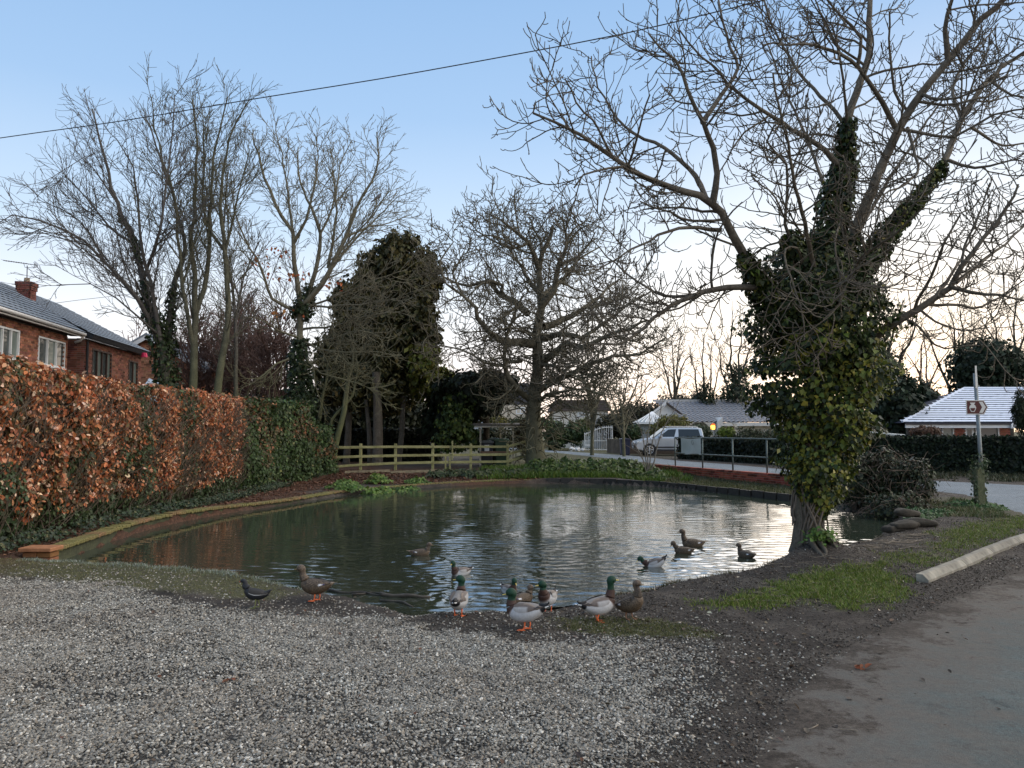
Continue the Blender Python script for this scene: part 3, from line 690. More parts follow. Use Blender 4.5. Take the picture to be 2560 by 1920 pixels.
# boughs reaching towards and away from the viewer
N1 = LM([D(2060, 800, TY), D(2030, 640, 9.6), D(1990, 470, 8.9), D(1960, 320, 8.4), D(1930, 180, 8.1)], .05, .01)
N2 = LM([D(2065, 820, TY), D(2110, 720, 9.5), D(2160, 640, 8.8), D(2230, 590, 8.3), D(2310, 520, 8.0)], .04, .01)
N3 = LM([D(2065, 720, TY), D(2080, 560, 11.2), D(2030, 380, 12.0), D(1950, 200, 12.6), D(1900, 60, 13)], .05, .01)
N4 = LM([D(2070, 720, TY), D(2180, 520, 11.4), D(2300, 330, 12.2), D(2420, 160, 12.8)], .05, .01)
N5 = LM([D(2020, 700, 10.0), D(1990, 620, 9.5), D(1960, 640, 9.1), D(2000, 760, 8.9), D(2010, 850, 8.9)], .022, .008)
N6 = LM([D(2120, 660, 10.0), D(2110, 560, 9.4), D(2090, 600, 9.0), D(2100, 760, 8.8), D(2060, 800, 8.8)], .022, .008)
lv1 = dict(tip=.10, n=6.4, len=(.5, 1.5), ang=(.6, 1.25), up=.05, wob=.14, seg=9, rr=.6, rmin=.008, rl=.016, tap=.5, flat=.8, c0=.12)
lv2 = dict(n=8.0, len=(.25, .7), ang=(.6, 1.2), up=.10, wob=.19, seg=6, rr=.62, rmin=.0066, rl=.015, tap=.75, hook=.32, c0=.2)
lv3 = dict(n=4.6, len=(.10, .26), ang=(.6, 1.15), up=.20, wob=.08, seg=4, rr=.8, rmin=.0058, rl=.02, tap=.95, hook=.3)
for l in limbs: t.spawn(l, [lv1, lv2, lv3], .34, 1.0)
big_bark = bark_mat('grey_brown_bark', (.075, .062, .048), (.20, .175, .135), (.11, .11, .06), -3)
T1 = t.build('ivy_clad_tree', 'big bare tree on the near bank, trunk and forks swathed in thick ivy', big_bark, tuple(base))
# ivy: main column + forks
r_ = np.random.default_rng(21)
colm = np.array([D(2035, 1290, TY), D(2050, 1200, TY), D(2050, 1110, TY), D(2060, 1020, TY), D(2050, 940, TY), D(2050, 850, TY), D(2045, 760, TY), D(2050, 680, TY), D(2065, 590, TY)])
colr_ = np.array([.12, .38, .50, .72, .76, .76, .72, .60, .36])
def seg(l, a, b, r0, r1):
    P = l[0]; i0, i1 = int(a * (len(P) - 1)), int(b * (len(P) - 1)); return (P[i0:i1 + 1], np.linspace(r0, r1, i1 - i0 + 1))
paths = [(colm, colr_), seg(A1, 0.02, .38, .32, .08), seg(C1, 0, .50, .30, .10), seg(D1, 0, .22, .30, .10), seg(E1, 0.05, .24, .26, .15), seg(E1, .24, .46, .14, .07), seg(F1, 0, .20, .34, .14), seg(C2, 0, .45, .22, .10), seg(B1, 0, .22, .3, .15)]
P, N = ivy_on(paths, 52000, r_)
pf = P.copy()
n = len(P)
cg = pick([(.014, .026, .009), (.03, .048, .014), (.055, .08, .02), (.10, .12, .028), (.19, .17, .035)], [5, 5, 3.5, 1.5, .5], n, r_, .3)
yl = (fbm(P[:, 0] * 1.8, P[:, 2] * 1.8, 91) > .45) & (P[:, 2] < 3.0) & (P[:, 0] > 3.5) & (r_.random(n) < .5)
cg[yl] = pick([(.16, .17, .025), (.26, .23, .04), (.11, .14, .025)], [3, 1.4, 3], int(yl.sum()), r_, .3)
fleck = r_.random(n) < .006
cg[fleck] = pick([(.45, .38, .08), (.5, .42, .12)], [1, 1], int(fleck.sum()), r_, .1)
off = np.array(base)
front = np.argsort(-(P[:, 1] * -1 + 0 * P[:, 2]))[:0]
near = np.argsort(P[:, 1])[:6000]; near = r_.choice(near, 260, replace=False)
mask = np.ones(n, bool); mask[near] = False
V, Fq, C = leaves(P[mask], N[mask], .062, 'ivyd', cg[mask], r_, .6, .65)
link('ivy', npmesh('ivy', V - off, Fq, C), IVYM, T1, kind='stuff')
def leaf_parts(P, N, cg, size, shape, root, off, mat, name='leaf', jitter=.5):
    protos = {}
    S, Fc = LEAF_SHAPES[shape]
    pal = cg[np.linspace(0, len(cg) - 1, 8).astype(int)]
    for i in range(8): protos[i] = npmesh(name, S, Fc, np.repeat(pal[i:i + 1], len(S), 0)); protos[i].materials.append(mat)
    for i in range(len(P)):
        o = bpy.data.objects.new(name, protos[i % 8]); col.objects.link(o); o.parent = root
        nn = Vector(N[i] + r_.normal(0, jitter, 3)).normalized(); q = nn.to_track_quat('Z', 'Y')
        dn = Vector((r_.normal(0, .5), r_.normal(0, .5), -1)); dn -= nn * dn.dot(nn); dn.normalize(); xx = dn.cross(nn)
        M = Matrix((xx, dn, nn)).transposed(); o.rotation_euler = M.to_euler(); o.location = P[i] - off
        o.scale = (size * r_.uniform(.8, 1.25),) * 3
leaf_parts(P[near] + np.array([0, -.03, 0]), N[near], cg[near], .085, 'ivy', T1, off, IVYM)
# bare ivy stems plaited round the lower trunk, torn pale bark
st = []
for k in range(26):
    a0 = r_.uniform(0, 6.28); tw = r_.uniform(-2.2, 2.2); L = []
    z0 = r_.uniform(.15, .5); z1 = r_.uniform(1.0, 1.5); r0 = np.random.default_rng(k).uniform(.19, .23)
    for i in range(10):
        u = i / 9; a = a0 + tw * u + .25 * math.sin(7 * u + k); z = z0 + (z1 - z0) * u
        cxx = np.interp(z, (trunk[0][:, 2] - base[2]), trunk[0][:, 0]); rad = np.interp(z, (trunk[0][:, 2] - base[2]), trunk[1]) + .012 + .02 * (k % 3)
        L.append((cxx + rad * math.cos(a), TY + rad * math.sin(a), base[2] + z))
    st.append((np.array(L), np.full(10, r_.uniform(.006, .016))))
V, Fq = tubes(st, lambda r: 5)
link('ivy_stem', npmesh('ivy_stem', V - off, Fq, smooth=True), simple('pale_stem', (.16, .13, .10), .85, .25, 9), T1, kind='stuff')
rtm = simple('root_bark', (.09, .078, .06), .9, .3, 8, .3)
for k in range(9):                         # buttress roots
    a = 2 * math.pi * k / 9 + r_.uniform(-.25, .25); ln = r_.uniform(.3, .65); L = []
    for i in range(8):
        u = i / 7; rr_ = .12 + u * ln; aa = a + .35 * math.sin(3 * u + k) * u
        x_, y_ = base[0] + rr_ * math.cos(aa), base[1] + rr_ * math.sin(aa); L.append((x_, y_, H(x_, y_) + .16 * (1 - u) ** 3 + .01 - .035 * u))
    V, Fq = tubes([(np.array(L), np.linspace(.055, .010, 8))], lambda r: 6)
    link('root', npmesh('root', V - off, Fq, smooth=True), rtm, T1)

# ================================================================== old chestnut behind the pond
def S3(x, y, Y): return D(1050 + x * .4219, 480 + y * .4219, Y)
CY = 31.0
t = Tree(8); cb = np.array(D(1345, 1172, CY)); cb[2] = H(cb[0], cb[1]) - .1
tr = t.limb([cb, S3(680, 1500, CY), S3(672, 1380, CY), S3(680, 1200, CY), S3(700, 1000, CY), S3(695, 800, CY), S3(715, 640, CY), S3(705, 450, CY), S3(745, 320, CY), S3(790, 200, CY)], .40, .07, .3, .03)
tr[1][:] *= 1 + .45 * np.exp(-np.linspace(0, 11, len(tr[1])) / .5)
cl = []
def LC(pts, r0, r1): l = t.limb(pts, r0, r1, .4, .05); cl.append(l)
LC([S3(670, 900, CY), S3(590, 890, 30.5), S3(520, 890, 30), S3(410, 830, 29.5), S3(340, 760, 29.3), S3(330, 680, 29), S3(250, 600, 28.8), S3(150, 540, 28.6)], .20, .04)
LC([S3(640, 720, CY), S3(560, 650, 31.5), S3(480, 610, 32), S3(400, 530, 32.5), S3(280, 545, 33), S3(130, 500, 33)], .16, .04)
LC([S3(480, 610, 32), S3(490, 560, 31.8), S3(430, 520, 31.5), S3(330, 560, 31)], .10, .04)
LC([S3(700, 450, CY), S3(640, 300, 30.5), S3(560, 220, 30), S3(480, 170, 29.6), S3(400, 130, 29.4)], .12, .03)
LC([S3(715, 680, CY), S3(790, 580, 30.6), S3(825, 430, 30.2), S3(880, 300, 29.8), S3(850, 150, 29.6)], .18, .03)
LC([S3(730, 800, CY), S3(850, 760, 31.6), S3(1000, 680, 32), S3(1100, 580, 32.5), S3(1200, 500, 33)], .17, .03)
LC([S3(720, 870, CY), S3(850, 840, 30), S3(960, 860, 29.4), S3(1100, 770, 29), S3(1250, 660, 28.6), S3(1330, 600, 28.6)], .15, .03)
LC([S3(730, 1000, CY), S3(800, 960, 30.5), S3(870, 900, 30), S3(960, 930, 29.5), S3(1100, 860, 29), S3(1250, 800, 28.6), S3(1400, 750, 28.4)], .17, .03)
LC([S3(700, 1180, CY), S3(760, 1140, 30.2), S3(850, 1100, 29.8), S3(970, 1040, 29.5), S3(1150, 980, 29.2), S3(1300, 960, 29), S3(1450, 880, 28.8)], .15, .03)
LC([S3(650, 1230, CY), S3(560, 1150, 30.2), S3(510, 1040, 30), S3(500, 900, 29.8), S3(540, 780, 29.8), S3(600, 620, 29.9)], .13, .04)
LC([S3(690, 1020, CY), S3(790, 1030, 29.8), S3(870, 1075, 29.4), S3(960, 1110, 29.2), S3(1050, 1090, 29)], .10, .03)
LC([S3(600, 1000, CY), S3(480, 1020, 30), S3(370, 1010, 29.4), S3(240, 930, 29), S3(120, 900, 28.8), S3(90, 820, 28.6)], .09, .02)
LC([S3(720, 620, CY), S3(640, 520, 32.5), S3(560, 380, 33.5), S3(450, 280, 34)], .13, .03)
LC([S3(720, 620, CY), S3(840, 520, 32.5), S3(960, 380, 33.5), S3(1060, 330, 34)], .13, .03)
LC([S3(600, 660, CY), S3(500, 740, 30), S3(500, 820, 29.5), S3(620, 700, 29)], .08, .03)
LC([S3(700, 1240, CY), S3(780, 1190, 29.6), S3(900, 1180, 28.9), S3(1060, 1180, 28.5), S3(1180, 1230, 28.3)], .09, .02)
LC([S3(1000, 680, 32), S3(1080, 780, 31.5), S3(1200, 860, 31), S3(1340, 900, 30.5)], .07, .02)
LC([S3(150, 540, 28.6), S3(120, 400, 28.6), S3(200, 300, 28.8), S3(160, 240, 29)], .05, .02)
LC([S3(640, 300, 30.5), S3(560, 330, 30), S3(430, 290, 29.5), S3(330, 230, 29.2), S3(300, 160, 29)], .07, .02)
LC([S3(560, 220, 30), S3(540, 150, 30), S3(580, 100, 30)], .04, .02)
LC([S3(830, 430, 30.2), S3(930, 380, 30), S3(1010, 300, 29.8), S3(1030, 230, 29.6)], .08, .02)
LC([S3(705, 450, CY), S3(720, 330, 31.5), S3(680, 220, 32), S3(640, 130, 32)], .08, .02)
LC([S3(880, 300, 29.8), S3(940, 220, 29.5), S3(900, 150, 29.3)], .05, .02)
LC([S3(1000, 680, 32), S3(1120, 660, 32.5), S3(1220, 620, 33), S3(1300, 680, 33)], .07, .02)
LC([S3(250, 600, 28.8), S3(200, 480, 28.6), S3(250, 380, 28.5), S3(330, 330, 28.5)], .06, .02)
c1 = dict(n=4.6, len=(1.1, 2.6), ang=(.6, 1.3), up=.02, wob=.16, seg=9, rr=.6, rmin=.016, rl=.02, tap=.5, down=.03, c0=.15)
c2 = dict(n=5.6, len=(.6, 1.3), ang=(.6, 1.3), up=.05, wob=.18, seg=7, rr=.6, rmin=.012, rl=.016, tap=.7, hook=.45, down=.14, c0=.2)
c3 = dict(n=3.4, len=(.3, .65), ang=(.5, 1.2), up=.12, wob=.16, seg=4, rr=.8, rmin=.0145, rl=.02, tap=.9, hook=.6, down=.12)
for l in [tr] + cl: t.spawn(l, [c1, c2, c3], .12 if l is not tr else .3, 1.0)
# drooping epicormic shoots low on the trunk
dr = dict(n=26, len=(.8, 2.6), ang=(.5, 1.3), up=-.10, wob=.17, seg=8, rr=.2, rmin=.021, rl=.012, tap=.7, hook=.25, down=.22, c0=.3, tip=0)
dr2 = dict(n=1.6, len=(.4, .9), ang=(.5, 1.2), up=-.05, wob=.2, seg=6, rr=.8, rmin=.016, rl=.02, tap=.8, hook=.5, down=.2)
t.spawn(tr, [dr, dr2], .03, .62)
ch_bark = bark_mat('chestnut_bark', (.075, .068, .05), (.20, .18, .13), (.13, .13, .07), 0)
T2 = t.build('old_chestnut_tree', 'gnarled bare chestnut with hooked twigs and drooping shoots at the end of the rail fence', ch_bark, tuple(cb))

# ================================================================== tall slender trees behind the beech hedge
def S1(x, y, Y): return D(x * .4821, 200 + y * .4821, Y)
s1 = dict(tip=.72, n=3.0, len=(1.6, 3.6), ang=(.35, .75), up=.05, wob=.045, seg=9, rr=.55, rmin=.012, rl=.011, tap=.4, c0=.1)
s2 = dict(tip=.5, n=4.4, len=(.7, 1.7), ang=(.35, .8), up=.03, wob=.06, seg=7, rr=.6, rmin=.0085, rl=.008, tap=.6, c0=.15)
s3 = dict(n=5.4, len=(.25, .75), ang=(.35, .9), up=.02, wob=.09, seg=5, rr=.8, rmin=.0075, rl=.008, tap=.8, hook=.05)
beechm = bark_mat('smooth_grey_bark', (.075, .068, .062), (.14, .13, .115), (.13, .14, .05), 1.0)
greenm = bark_mat('algae_green_bark', (.065, .064, .045), (.15, .145, .10), (.13, .145, .055), 1.2)
def slender(seed, Y, limbs_, label, mat, tn=1, den=1.0):
    t = Tree(seed); ls = [t.limb(p, a, b, .5, .035) for p, a, b in limbs_]
    ls[0][0][0][2] = H(ls[0][0][0][0], ls[0][0][0][1]) - .1
    q1, q2, q3 = dict(s1), dict(s2), dict(s3); q1['n'] *= den; q3['n'] *= den
    for i, l in enumerate(ls): t.spawn(l, [q1, q2, q3], .30 if i == 0 else .15, 1)
    return t, ls, t.build('tall_tree', label, mat, tuple(ls[0][0][0]), 'tall bare trees behind the beech hedge', trunk_n=tn)
Y = 26
ta, la, T3 = slender(31, Y, [
    ([D(420, 1100, Y), D(418, 960, Y), S1(850, 1500, Y), S1(845, 1380, Y), S1(780, 1200, Y), S1(745, 1040, Y), S1(700, 850, Y), S1(610, 640, Y), S1(560, 480, Y), S1(520, 300, Y), S1(480, 150, Y)], .19, .022),
    ([S1(850, 1480, Y), S1(880, 1250, 26.4), S1(905, 1050, 26.6), S1(960, 880, 26.8), S1(910, 650, 27), S1(840, 420, 27.2), S1(750, 180, 27.3)], .13, .02),
    ([S1(845, 1420, Y), S1(800, 1150, 25.6), S1(750, 950, 25.3), S1(720, 700, 25.1), S1(680, 450, 25), S1(600, 300, 25)], .09, .015),
    ([S1(800, 1290, Y), S1(700, 1120, 25.3), S1(560, 960, 24.8), S1(440, 840, 24.5), S1(330, 770, 24.2), S1(200, 725, 24), S1(60, 700, 23.8), S1(-10, 740, 23.8)], .09, .012),
    ([S1(760, 1180, Y), S1(640, 1060, 26.6), S1(540, 930, 27), S1(420, 740, 27), S1(300, 660, 27), S1(190, 620, 27)], .06, .012),
    ([S1(700, 850, Y), S1(560, 760, 26.3), S1(460, 620, 26.5), S1(330, 500, 26.6), S1(260, 560, 26.6)], .05, .012),
    ([S1(745, 1040, Y), S1(790, 900, 25), S1(830, 780, 24.6), S1(850, 600, 24.4), S1(880, 350, 24.3), S1(900, 80, 24.2)], .06, .015),
    ([S1(610, 640, Y), S1(500, 480, 25.6), S1(440, 400, 25.4), S1(310, 480, 25.3)], .04, .01),
    ([S1(840, 1330, Y), S1(720, 1230, 25), S1(600, 1130, 24.5), S1(470, 1060, 24.2), S1(300, 1060, 24)], .05, .01)],
    'leftmost tall bare tree, ivy up its forked trunk, long boughs reaching over the house', beechm, 2)
r2 = np.random.default_rng(4)
P, N = ivy_on([(la[0][0][2:10], np.linspace(.50, .17, 8)), (la[0][0][10:14], np.linspace(.15, .10, 4)), (la[1][0][1:6], np.linspace(.30, .12, 5))], 3000, r2)
V, Fq, C = leaves(P, N, .13, 'ivy', pick([(.02, .035, .012), (.04, .06, .02), (.07, .09, .03)], [3, 3, 1], len(P), r2), r2)
link('ivy', npmesh('ivy', V - la[0][0][0], Fq, C), IVYM, T3, kind='stuff')
tb, lb, T3b = slender(32, Y, [
    ([D(484, 1110, Y), S1(1000, 1640, Y), S1(1005, 1450, Y), S1(1015, 1230, Y), S1(1000, 1000, Y), S1(995, 800, Y), S1(1010, 600, Y), S1(1020, 350, Y), S1(1000, 60, Y)], .17, .02),
    ([S1(1012, 1220, Y), S1(1060, 1080, 26.3), S1(1085, 900, 26.4), S1(1090, 700, 26.5), S1(1110, 400, 26.6), S1(1180, 100, 26.6)], .10, .02),
    ([S1(1005, 1400, Y), S1(960, 1150, 25.5), S1(930, 900, 25.2), S1(900, 600, 25), S1(820, 330, 25), S1(780, 90, 25)], .08, .015)],
    'green-barked bare tree that forks in two above the hedge', greenm, 2)
tc_, lc, T3c = slender(33, Y, [
    ([D(545, 1110, Y), S1(1125, 1640, Y), S1(1150, 1450, Y), S1(1182, 1250, Y), S1(1175, 1050, Y), S1(1165, 900, Y), S1(1145, 650, Y), S1(1170, 400, Y), S1(1215, 230, Y), S1(1300, 110, Y)], .16, .02),
    ([S1(1160, 880, Y), S1(1100, 800, 26.4), S1(1050, 640, 26.6), S1(1060, 400, 26.8), S1(1050, 150, 27)], .06, .015),
    ([S1(1165, 900, Y), S1(1215, 700, 25.6), S1(1260, 500, 25.3), S1(1290, 350, 25.2)], .05, .015)],
    'slim green-barked tree with one long stem right of the forked one', greenm, 1)
td, ld, T3d = slender(34, 27, [
    ([D(590, 1110, 27), D(590, 930, 27), D(588, 800, 27), D(575, 680, 27), D(560, 560, 27), D(570, 430, 27)], .10, .02),
    ([D(588, 800, 27), D(610, 690, 27), D(650, 600, 27)], .05, .015)],
    'thinnest tall tree, last in the row behind the hedge', beechm, 1, .8)
# ================================================================== branching tree in front of the yew
def S2(x, y, Y): return D(560 + x * .4339, 280 + y * .4339, Y)
Y = 29
t = Tree(41); mb = np.array(D(752, 1165, Y)); mb[2] = H(mb[0], mb[1]) - .1
ml = []
def LD(pts, r0, r1): l = t.limb(pts, r0, r1, .4, .03); ml.append(l); return l
m0 = LD([mb, D(752, 1040, Y), S2(440, 1500, Y), S2(440, 1300, Y), S2(440, 1120, Y), S2(415, 950, Y), S2(405, 800, Y), S2(395, 690, Y), S2(330, 600, Y), S2(260, 450, Y), S2(210, 300, Y), S2(165, 120, Y)], .22, .025)
LD([S2(440, 1180, Y), S2(500, 1000, 29.4), S2(545, 850, 29.6), S2(555, 700, 29.7), S2(500, 550, 29.8), S2(440, 400, 30), S2(430, 200, 30)], .12, .02)
LD([S2(450, 1120, Y), S2(560, 1000, 28.7), S2(640, 850, 28.5), S2(700, 720, 28.4), S2(760, 560, 28.3), S2(850, 400, 28.2), S2(890, 250, 28.2), S2(880, 120, 28.2)], .12, .02)
LD([S2(430, 1150, Y), S2(280, 1080, 28.6), S2(210, 900, 28.4), S2(120, 730, 28.3), S2(60, 560, 28.3), S2(50, 350, 28.3)], .07, .015)
LD([S2(400, 760, Y), S2(470, 620, 28.6), S2(520, 450, 28.4), S2(540, 250, 28.3), S2(530, 140, 28.3)], .07, .018)
LD([S2(560, 980, Y), S2(680, 820, 29.6), S2(800, 680, 30), S2(930, 560, 30.2), S2(1010, 480, 30.4)], .07, .015)
LD([S2(600, 900, 28.7), S2(640, 650, 28.2), S2(650, 430, 28), S2(690, 250, 28), S2(740, 160, 28)], .07, .015)
LD([S2(395, 690, Y), S2(370, 480, 29.5), S2(340, 300, 29.8), S2(290, 60, 30)], .06, .015)
for (a, b, c, dd) in (((470, 1130), (700, 1040), (880, 960), (1060, 910)), ((500, 1120), (650, 1120), (850, 1100), (1060, 1060)), ((460, 1250), (640, 1230), (820, 1180), (980, 1150)), ((450, 1320), (600, 1380), (800, 1380), (960, 1390)), ((450, 1400), (560, 1500), (760, 1560), (900, 1620)), ((470, 1350), (640, 1300), (780, 1260), (900, 1290)),
                      ((430, 1400), (300, 1450), (180, 1560), (90, 1600)), ((430, 1300), (300, 1250), (180, 1180), (80, 1190))):
    LD([S2(*a, Y), S2(*b, 28.2), S2(*c, 27.7), S2(*dd, 27.5)], .05, .012)
d1 = dict(tip=.55, n=4.4, len=(1.0, 2.6), ang=(.4, .9), up=.05, wob=.08, seg=8, rr=.55, rmin=.012, rl=.012, tap=.45, c0=.1)
d2 = dict(tip=.4, n=4.6, len=(.5, 1.2), ang=(.4, .95), up=.04, wob=.09, seg=6, rr=.6, rmin=.0095, rl=.01, tap=.7, c0=.15)
d3 = dict(n=4.2, len=(.18, .45), ang=(.5, 1.0), up=.1, wob=.08, seg=4, rr=.8, rmin=.0088, rl=.01, tap=.9)
LD([S2(640, 850, 28.5), S2(760, 700, 28.2), S2(860, 600, 28), S2(950, 440, 28)], .05, .014)
LD([S2(700, 720, 28.4), S2(840, 660, 29), S2(960, 640, 29.3), S2(1080, 600, 29.6)], .045, .012)
LD([S2(555, 700, 29.7), S2(620, 560, 29.9), S2(640, 400, 30), S2(610, 220, 30)], .05, .014)
for i, l in enumerate(ml): t.spawn(l, [d1, d2, d3], .35 if i == 0 else .15, 1)
T4 = t.build('bare_tree', 'bare tree with stubby twigs and an ivied trunk in front of the dark yew', bark_mat('pale_twig_bark', (.11, .10, .07), (.24, .22, .155), (.16, .155, .07), 2), tuple(mb))
r2 = np.random.default_rng(14)
P, N = ivy_on([(m0[0][1:13], np.linspace(.75, .3, 12)), (ml[1][0][:4], np.linspace(.4, .2, 4))], 8000, r2)
V, Fq, C = leaves(P, N, .13, 'ivy', pick([(.02, .035, .014), (.035, .055, .02), (.05, .075, .025)], [3, 3, 1], len(P), r2), r2)
link('ivy', npmesh('ivy', V - mb, Fq, C), IVYM, T4, kind='stuff')
cc_ = [S2(310, 800, 28.6), S2(180, 860, 28.3), S2(420, 935, 28.5), S2(330, 1170, 28.3), S2(310, 925, 28.5), S2(650, 985, 28.2)]
P = np.concatenate([np.array(q) + r2.normal(0, .16, (16, 3)) * np.array([1.6, 1, .7]) for q in cc_])
V, Fq, C = leaves(P, np.tile((0, -1., .3), (len(P), 1)), .15, 'oval', pick([(.45, .11, .04), (.35, .12, .05), (.5, .2, .05)], [3, 2, 1], len(P), r2), r2)
link('last_leaves', npmesh('last_leaves', V - mb, Fq, C), DRYM, T4, kind='stuff')
# ================================================================== evergreens
def crown_pts(ells, n, r, shell=.35, lump=.35, s=1.6, seed=3, spray=.10):
    """points in the outer shell of ellipsoids (cx,cy,cz,rx,ry,rz)"""
    E_ = np.array(ells); wt = E_[:, 3] * E_[:, 5]; wt = wt / wt.sum(); ch = r.choice(len(E_), n, p=wt)
    a = r.normal(0, 1, (n, 3)); a /= np.linalg.norm(a, axis=1, keepdims=True)
    k = 1 - shell * r.random(n) ** 1.3
    k = k * (1 - lump + 2 * lump * fbm(a[:, 0] * s * 2 + ch * 3.1 + 9, a[:, 2] * s * 2 + a[:, 1] * 2 + 5, seed, 3))
    P = E_[ch, :3] + a * E_[ch, 3:] * k[:, None]
    nc = max(8, n // 16)            # sprays: leaves gather round twig ends, leaving gaps between
    if n > 400:
        pk_ = r.integers(0, nc, n); keep_ = r.random(n) < .22; m_ = float(np.mean(E_[:, 3])) * spray * (.7 if n > 60000 else 1)
        P = np.where(keep_[:, None], P, P[:nc][pk_] + r.normal(0, 1, (n, 3)) * np.array([m_, m_, m_ * .8]) - np.array([0, 0, m_ * .5])); a = np.where(keep_[:, None], a, a[:nc][pk_])
    return P, a
def evergreen(name, label, cat, ells, n, size, cols, wts, seed, pos, shape='diamond', trunks=(), droop=.6, mat=None, group=None, shell=.5, lump=.35, bmat=None, yellow=None, part='foliage', jitter=.6):
    r = np.random.default_rng(seed); root = thing(name, label, cat, tuple(pos), 0, group); off = np.array(pos)
    P, N = crown_pts(ells, n, r, shell, lump, seed=seed); C0 = pick(cols, wts, n, r)
    if yellow is not None:
        k = yellow(P) & (r.random(n) < .75); C0[k] = pick([(.16, .17, .03), (.24, .22, .05), (.10, .12, .03)], [3, 1, 2], int(k.sum()), r)
    V, Fq, C = leaves(P, N, size, shape, C0, r, droop, jitter)
    link(part, npmesh(part, V - off, Fq, C), mat or NEEDM, root, kind='stuff')
    for p_, r0_, r1_ in trunks:
        V, Fq = tubes([(smooth_line(p_, .3), np.linspace(r0_, r1_, len(smooth_line(p_, .3))))], sides)
        link('trunk', npmesh('trunk', V - off, Fq, smooth=True), bmat or BARK, root)
    return root
def EL(px, py, Y, rpx, rpy, ry=None):
    c = D(px, py, Y); k = Y / F; return (c[0], c[1], c[2], rpx * k, (ry if ry else rpx * k), rpy * k)
YY = 35
yb = D(940, 1150, 34); yb.z = H(yb.x, yb.y)
palet = bark_mat('conifer_bark', (.10, .085, .065), (.17, .15, .12))
def TRK(px, py0, px1, py1, Y, r0, r1):
    a = D(px, py0, Y); b = D(px1, py1, Y); a.z = H(a.x, a.y) - .1; m_ = (a + b) / 2 + Vector((.05, 0, 0)); return ([a, m_, b], r0, r1)
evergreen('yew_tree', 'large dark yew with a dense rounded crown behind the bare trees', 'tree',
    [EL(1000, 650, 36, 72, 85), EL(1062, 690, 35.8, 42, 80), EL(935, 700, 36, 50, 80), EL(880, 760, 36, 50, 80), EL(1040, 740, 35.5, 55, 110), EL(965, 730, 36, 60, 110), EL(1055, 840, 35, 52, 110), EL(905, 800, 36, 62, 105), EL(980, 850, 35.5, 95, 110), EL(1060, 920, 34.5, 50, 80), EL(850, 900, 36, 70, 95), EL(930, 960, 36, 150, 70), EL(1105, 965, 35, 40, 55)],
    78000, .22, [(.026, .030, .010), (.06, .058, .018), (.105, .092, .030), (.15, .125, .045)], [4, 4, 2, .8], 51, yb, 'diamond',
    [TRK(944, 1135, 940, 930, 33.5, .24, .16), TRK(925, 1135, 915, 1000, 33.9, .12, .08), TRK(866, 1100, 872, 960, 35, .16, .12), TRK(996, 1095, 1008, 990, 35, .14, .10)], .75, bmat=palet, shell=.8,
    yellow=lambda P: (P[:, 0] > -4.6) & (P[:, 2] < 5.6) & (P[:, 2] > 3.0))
# leaning pale trunks left of the yew
for (p_, rr0, lab) in (([D(828, 1172, 29.5), D(842, 1100, 29.7), D(862, 1020, 30), D(868, 960, 30.2)], .13, 'leaning pale trunk in front of the dark hedge beside the rail fence'),
                  ([D(790, 1160, 30.5), D(797, 1060, 30.5), D(805, 1000, 30.6)], .09, 'thin upright pale trunk rising from the ivy at the fence end'),
                  ([D(820, 1120, 30), D(830, 1050, 30), D(856, 1020, 30.2), D(880, 990, 30.4)], .07, 'short curved stem beside the leaning pale trunk')):
    t = Tree(hash(lab) % 97 if False else int(rr0 * 1000)); l = t.limb(p_, rr0, rr0 * .7, .25, .01); l[0][0][2] = H(l[0][0][0], l[0][0][1]) - .05
    top = l[0][-1]; u = t.limb([top, top + np.array([.15, .1, 1.2]), top + np.array([-.1, .3, 2.6])], rr0 * .65, .02, .3, .05)
    t.spawn(u, [d1, d2], .1, 1); t.build('understorey_tree', lab, greenm, tuple(l[0][0]), trunk_n=1)
# dark cedar-like tree left of the chestnut
cbp = D(1217, 1150, 34); cbp.z = H(cbp.x, cbp.y)
evergreen('dark_conifer', 'low dark spreading conifer overhanging the bin shelter', 'tree',
    [EL(1190, 965, 34, 95, 40), EL(1130, 985, 34.5, 60, 45), EL(1250, 960, 34, 45, 40), EL(1200, 1010, 34, 60, 25), EL(1110, 1050, 35, 55, 50), EL(1160, 1030, 34.6, 50, 30)], 16000, .28, [(.010, .015, .008), (.018, .026, .012), (.03, .04, .016)], [4, 3, 1], 52, cbp, 'diamond',
    [([cbp, D(1216, 1060, 34), D(1222, 1000, 34), D(1215, 960, 34)], .17, .08), ([D(1218, 1060, 34), D(1170, 1020, 33.8), D(1120, 985, 33.6)], .07, .03)], .75, shell=.9)
evergreen('laurel_bush', 'light green leafy bush behind the rail fence left of the bin shelter', 'bush',
    [EL(1135, 1060, 32.5, 50, 55), EL(1120, 1100, 32, 40, 35), EL(1170, 1090, 32.5, 35, 35), EL(1150, 1010, 33, 40, 40)], 4200, .17, [(.03, .05, .015), (.06, .09, .02), (.12, .14, .03)], [3, 3, 1], 53, D(1130, 1150, 32.5), 'oval', shell=.8)
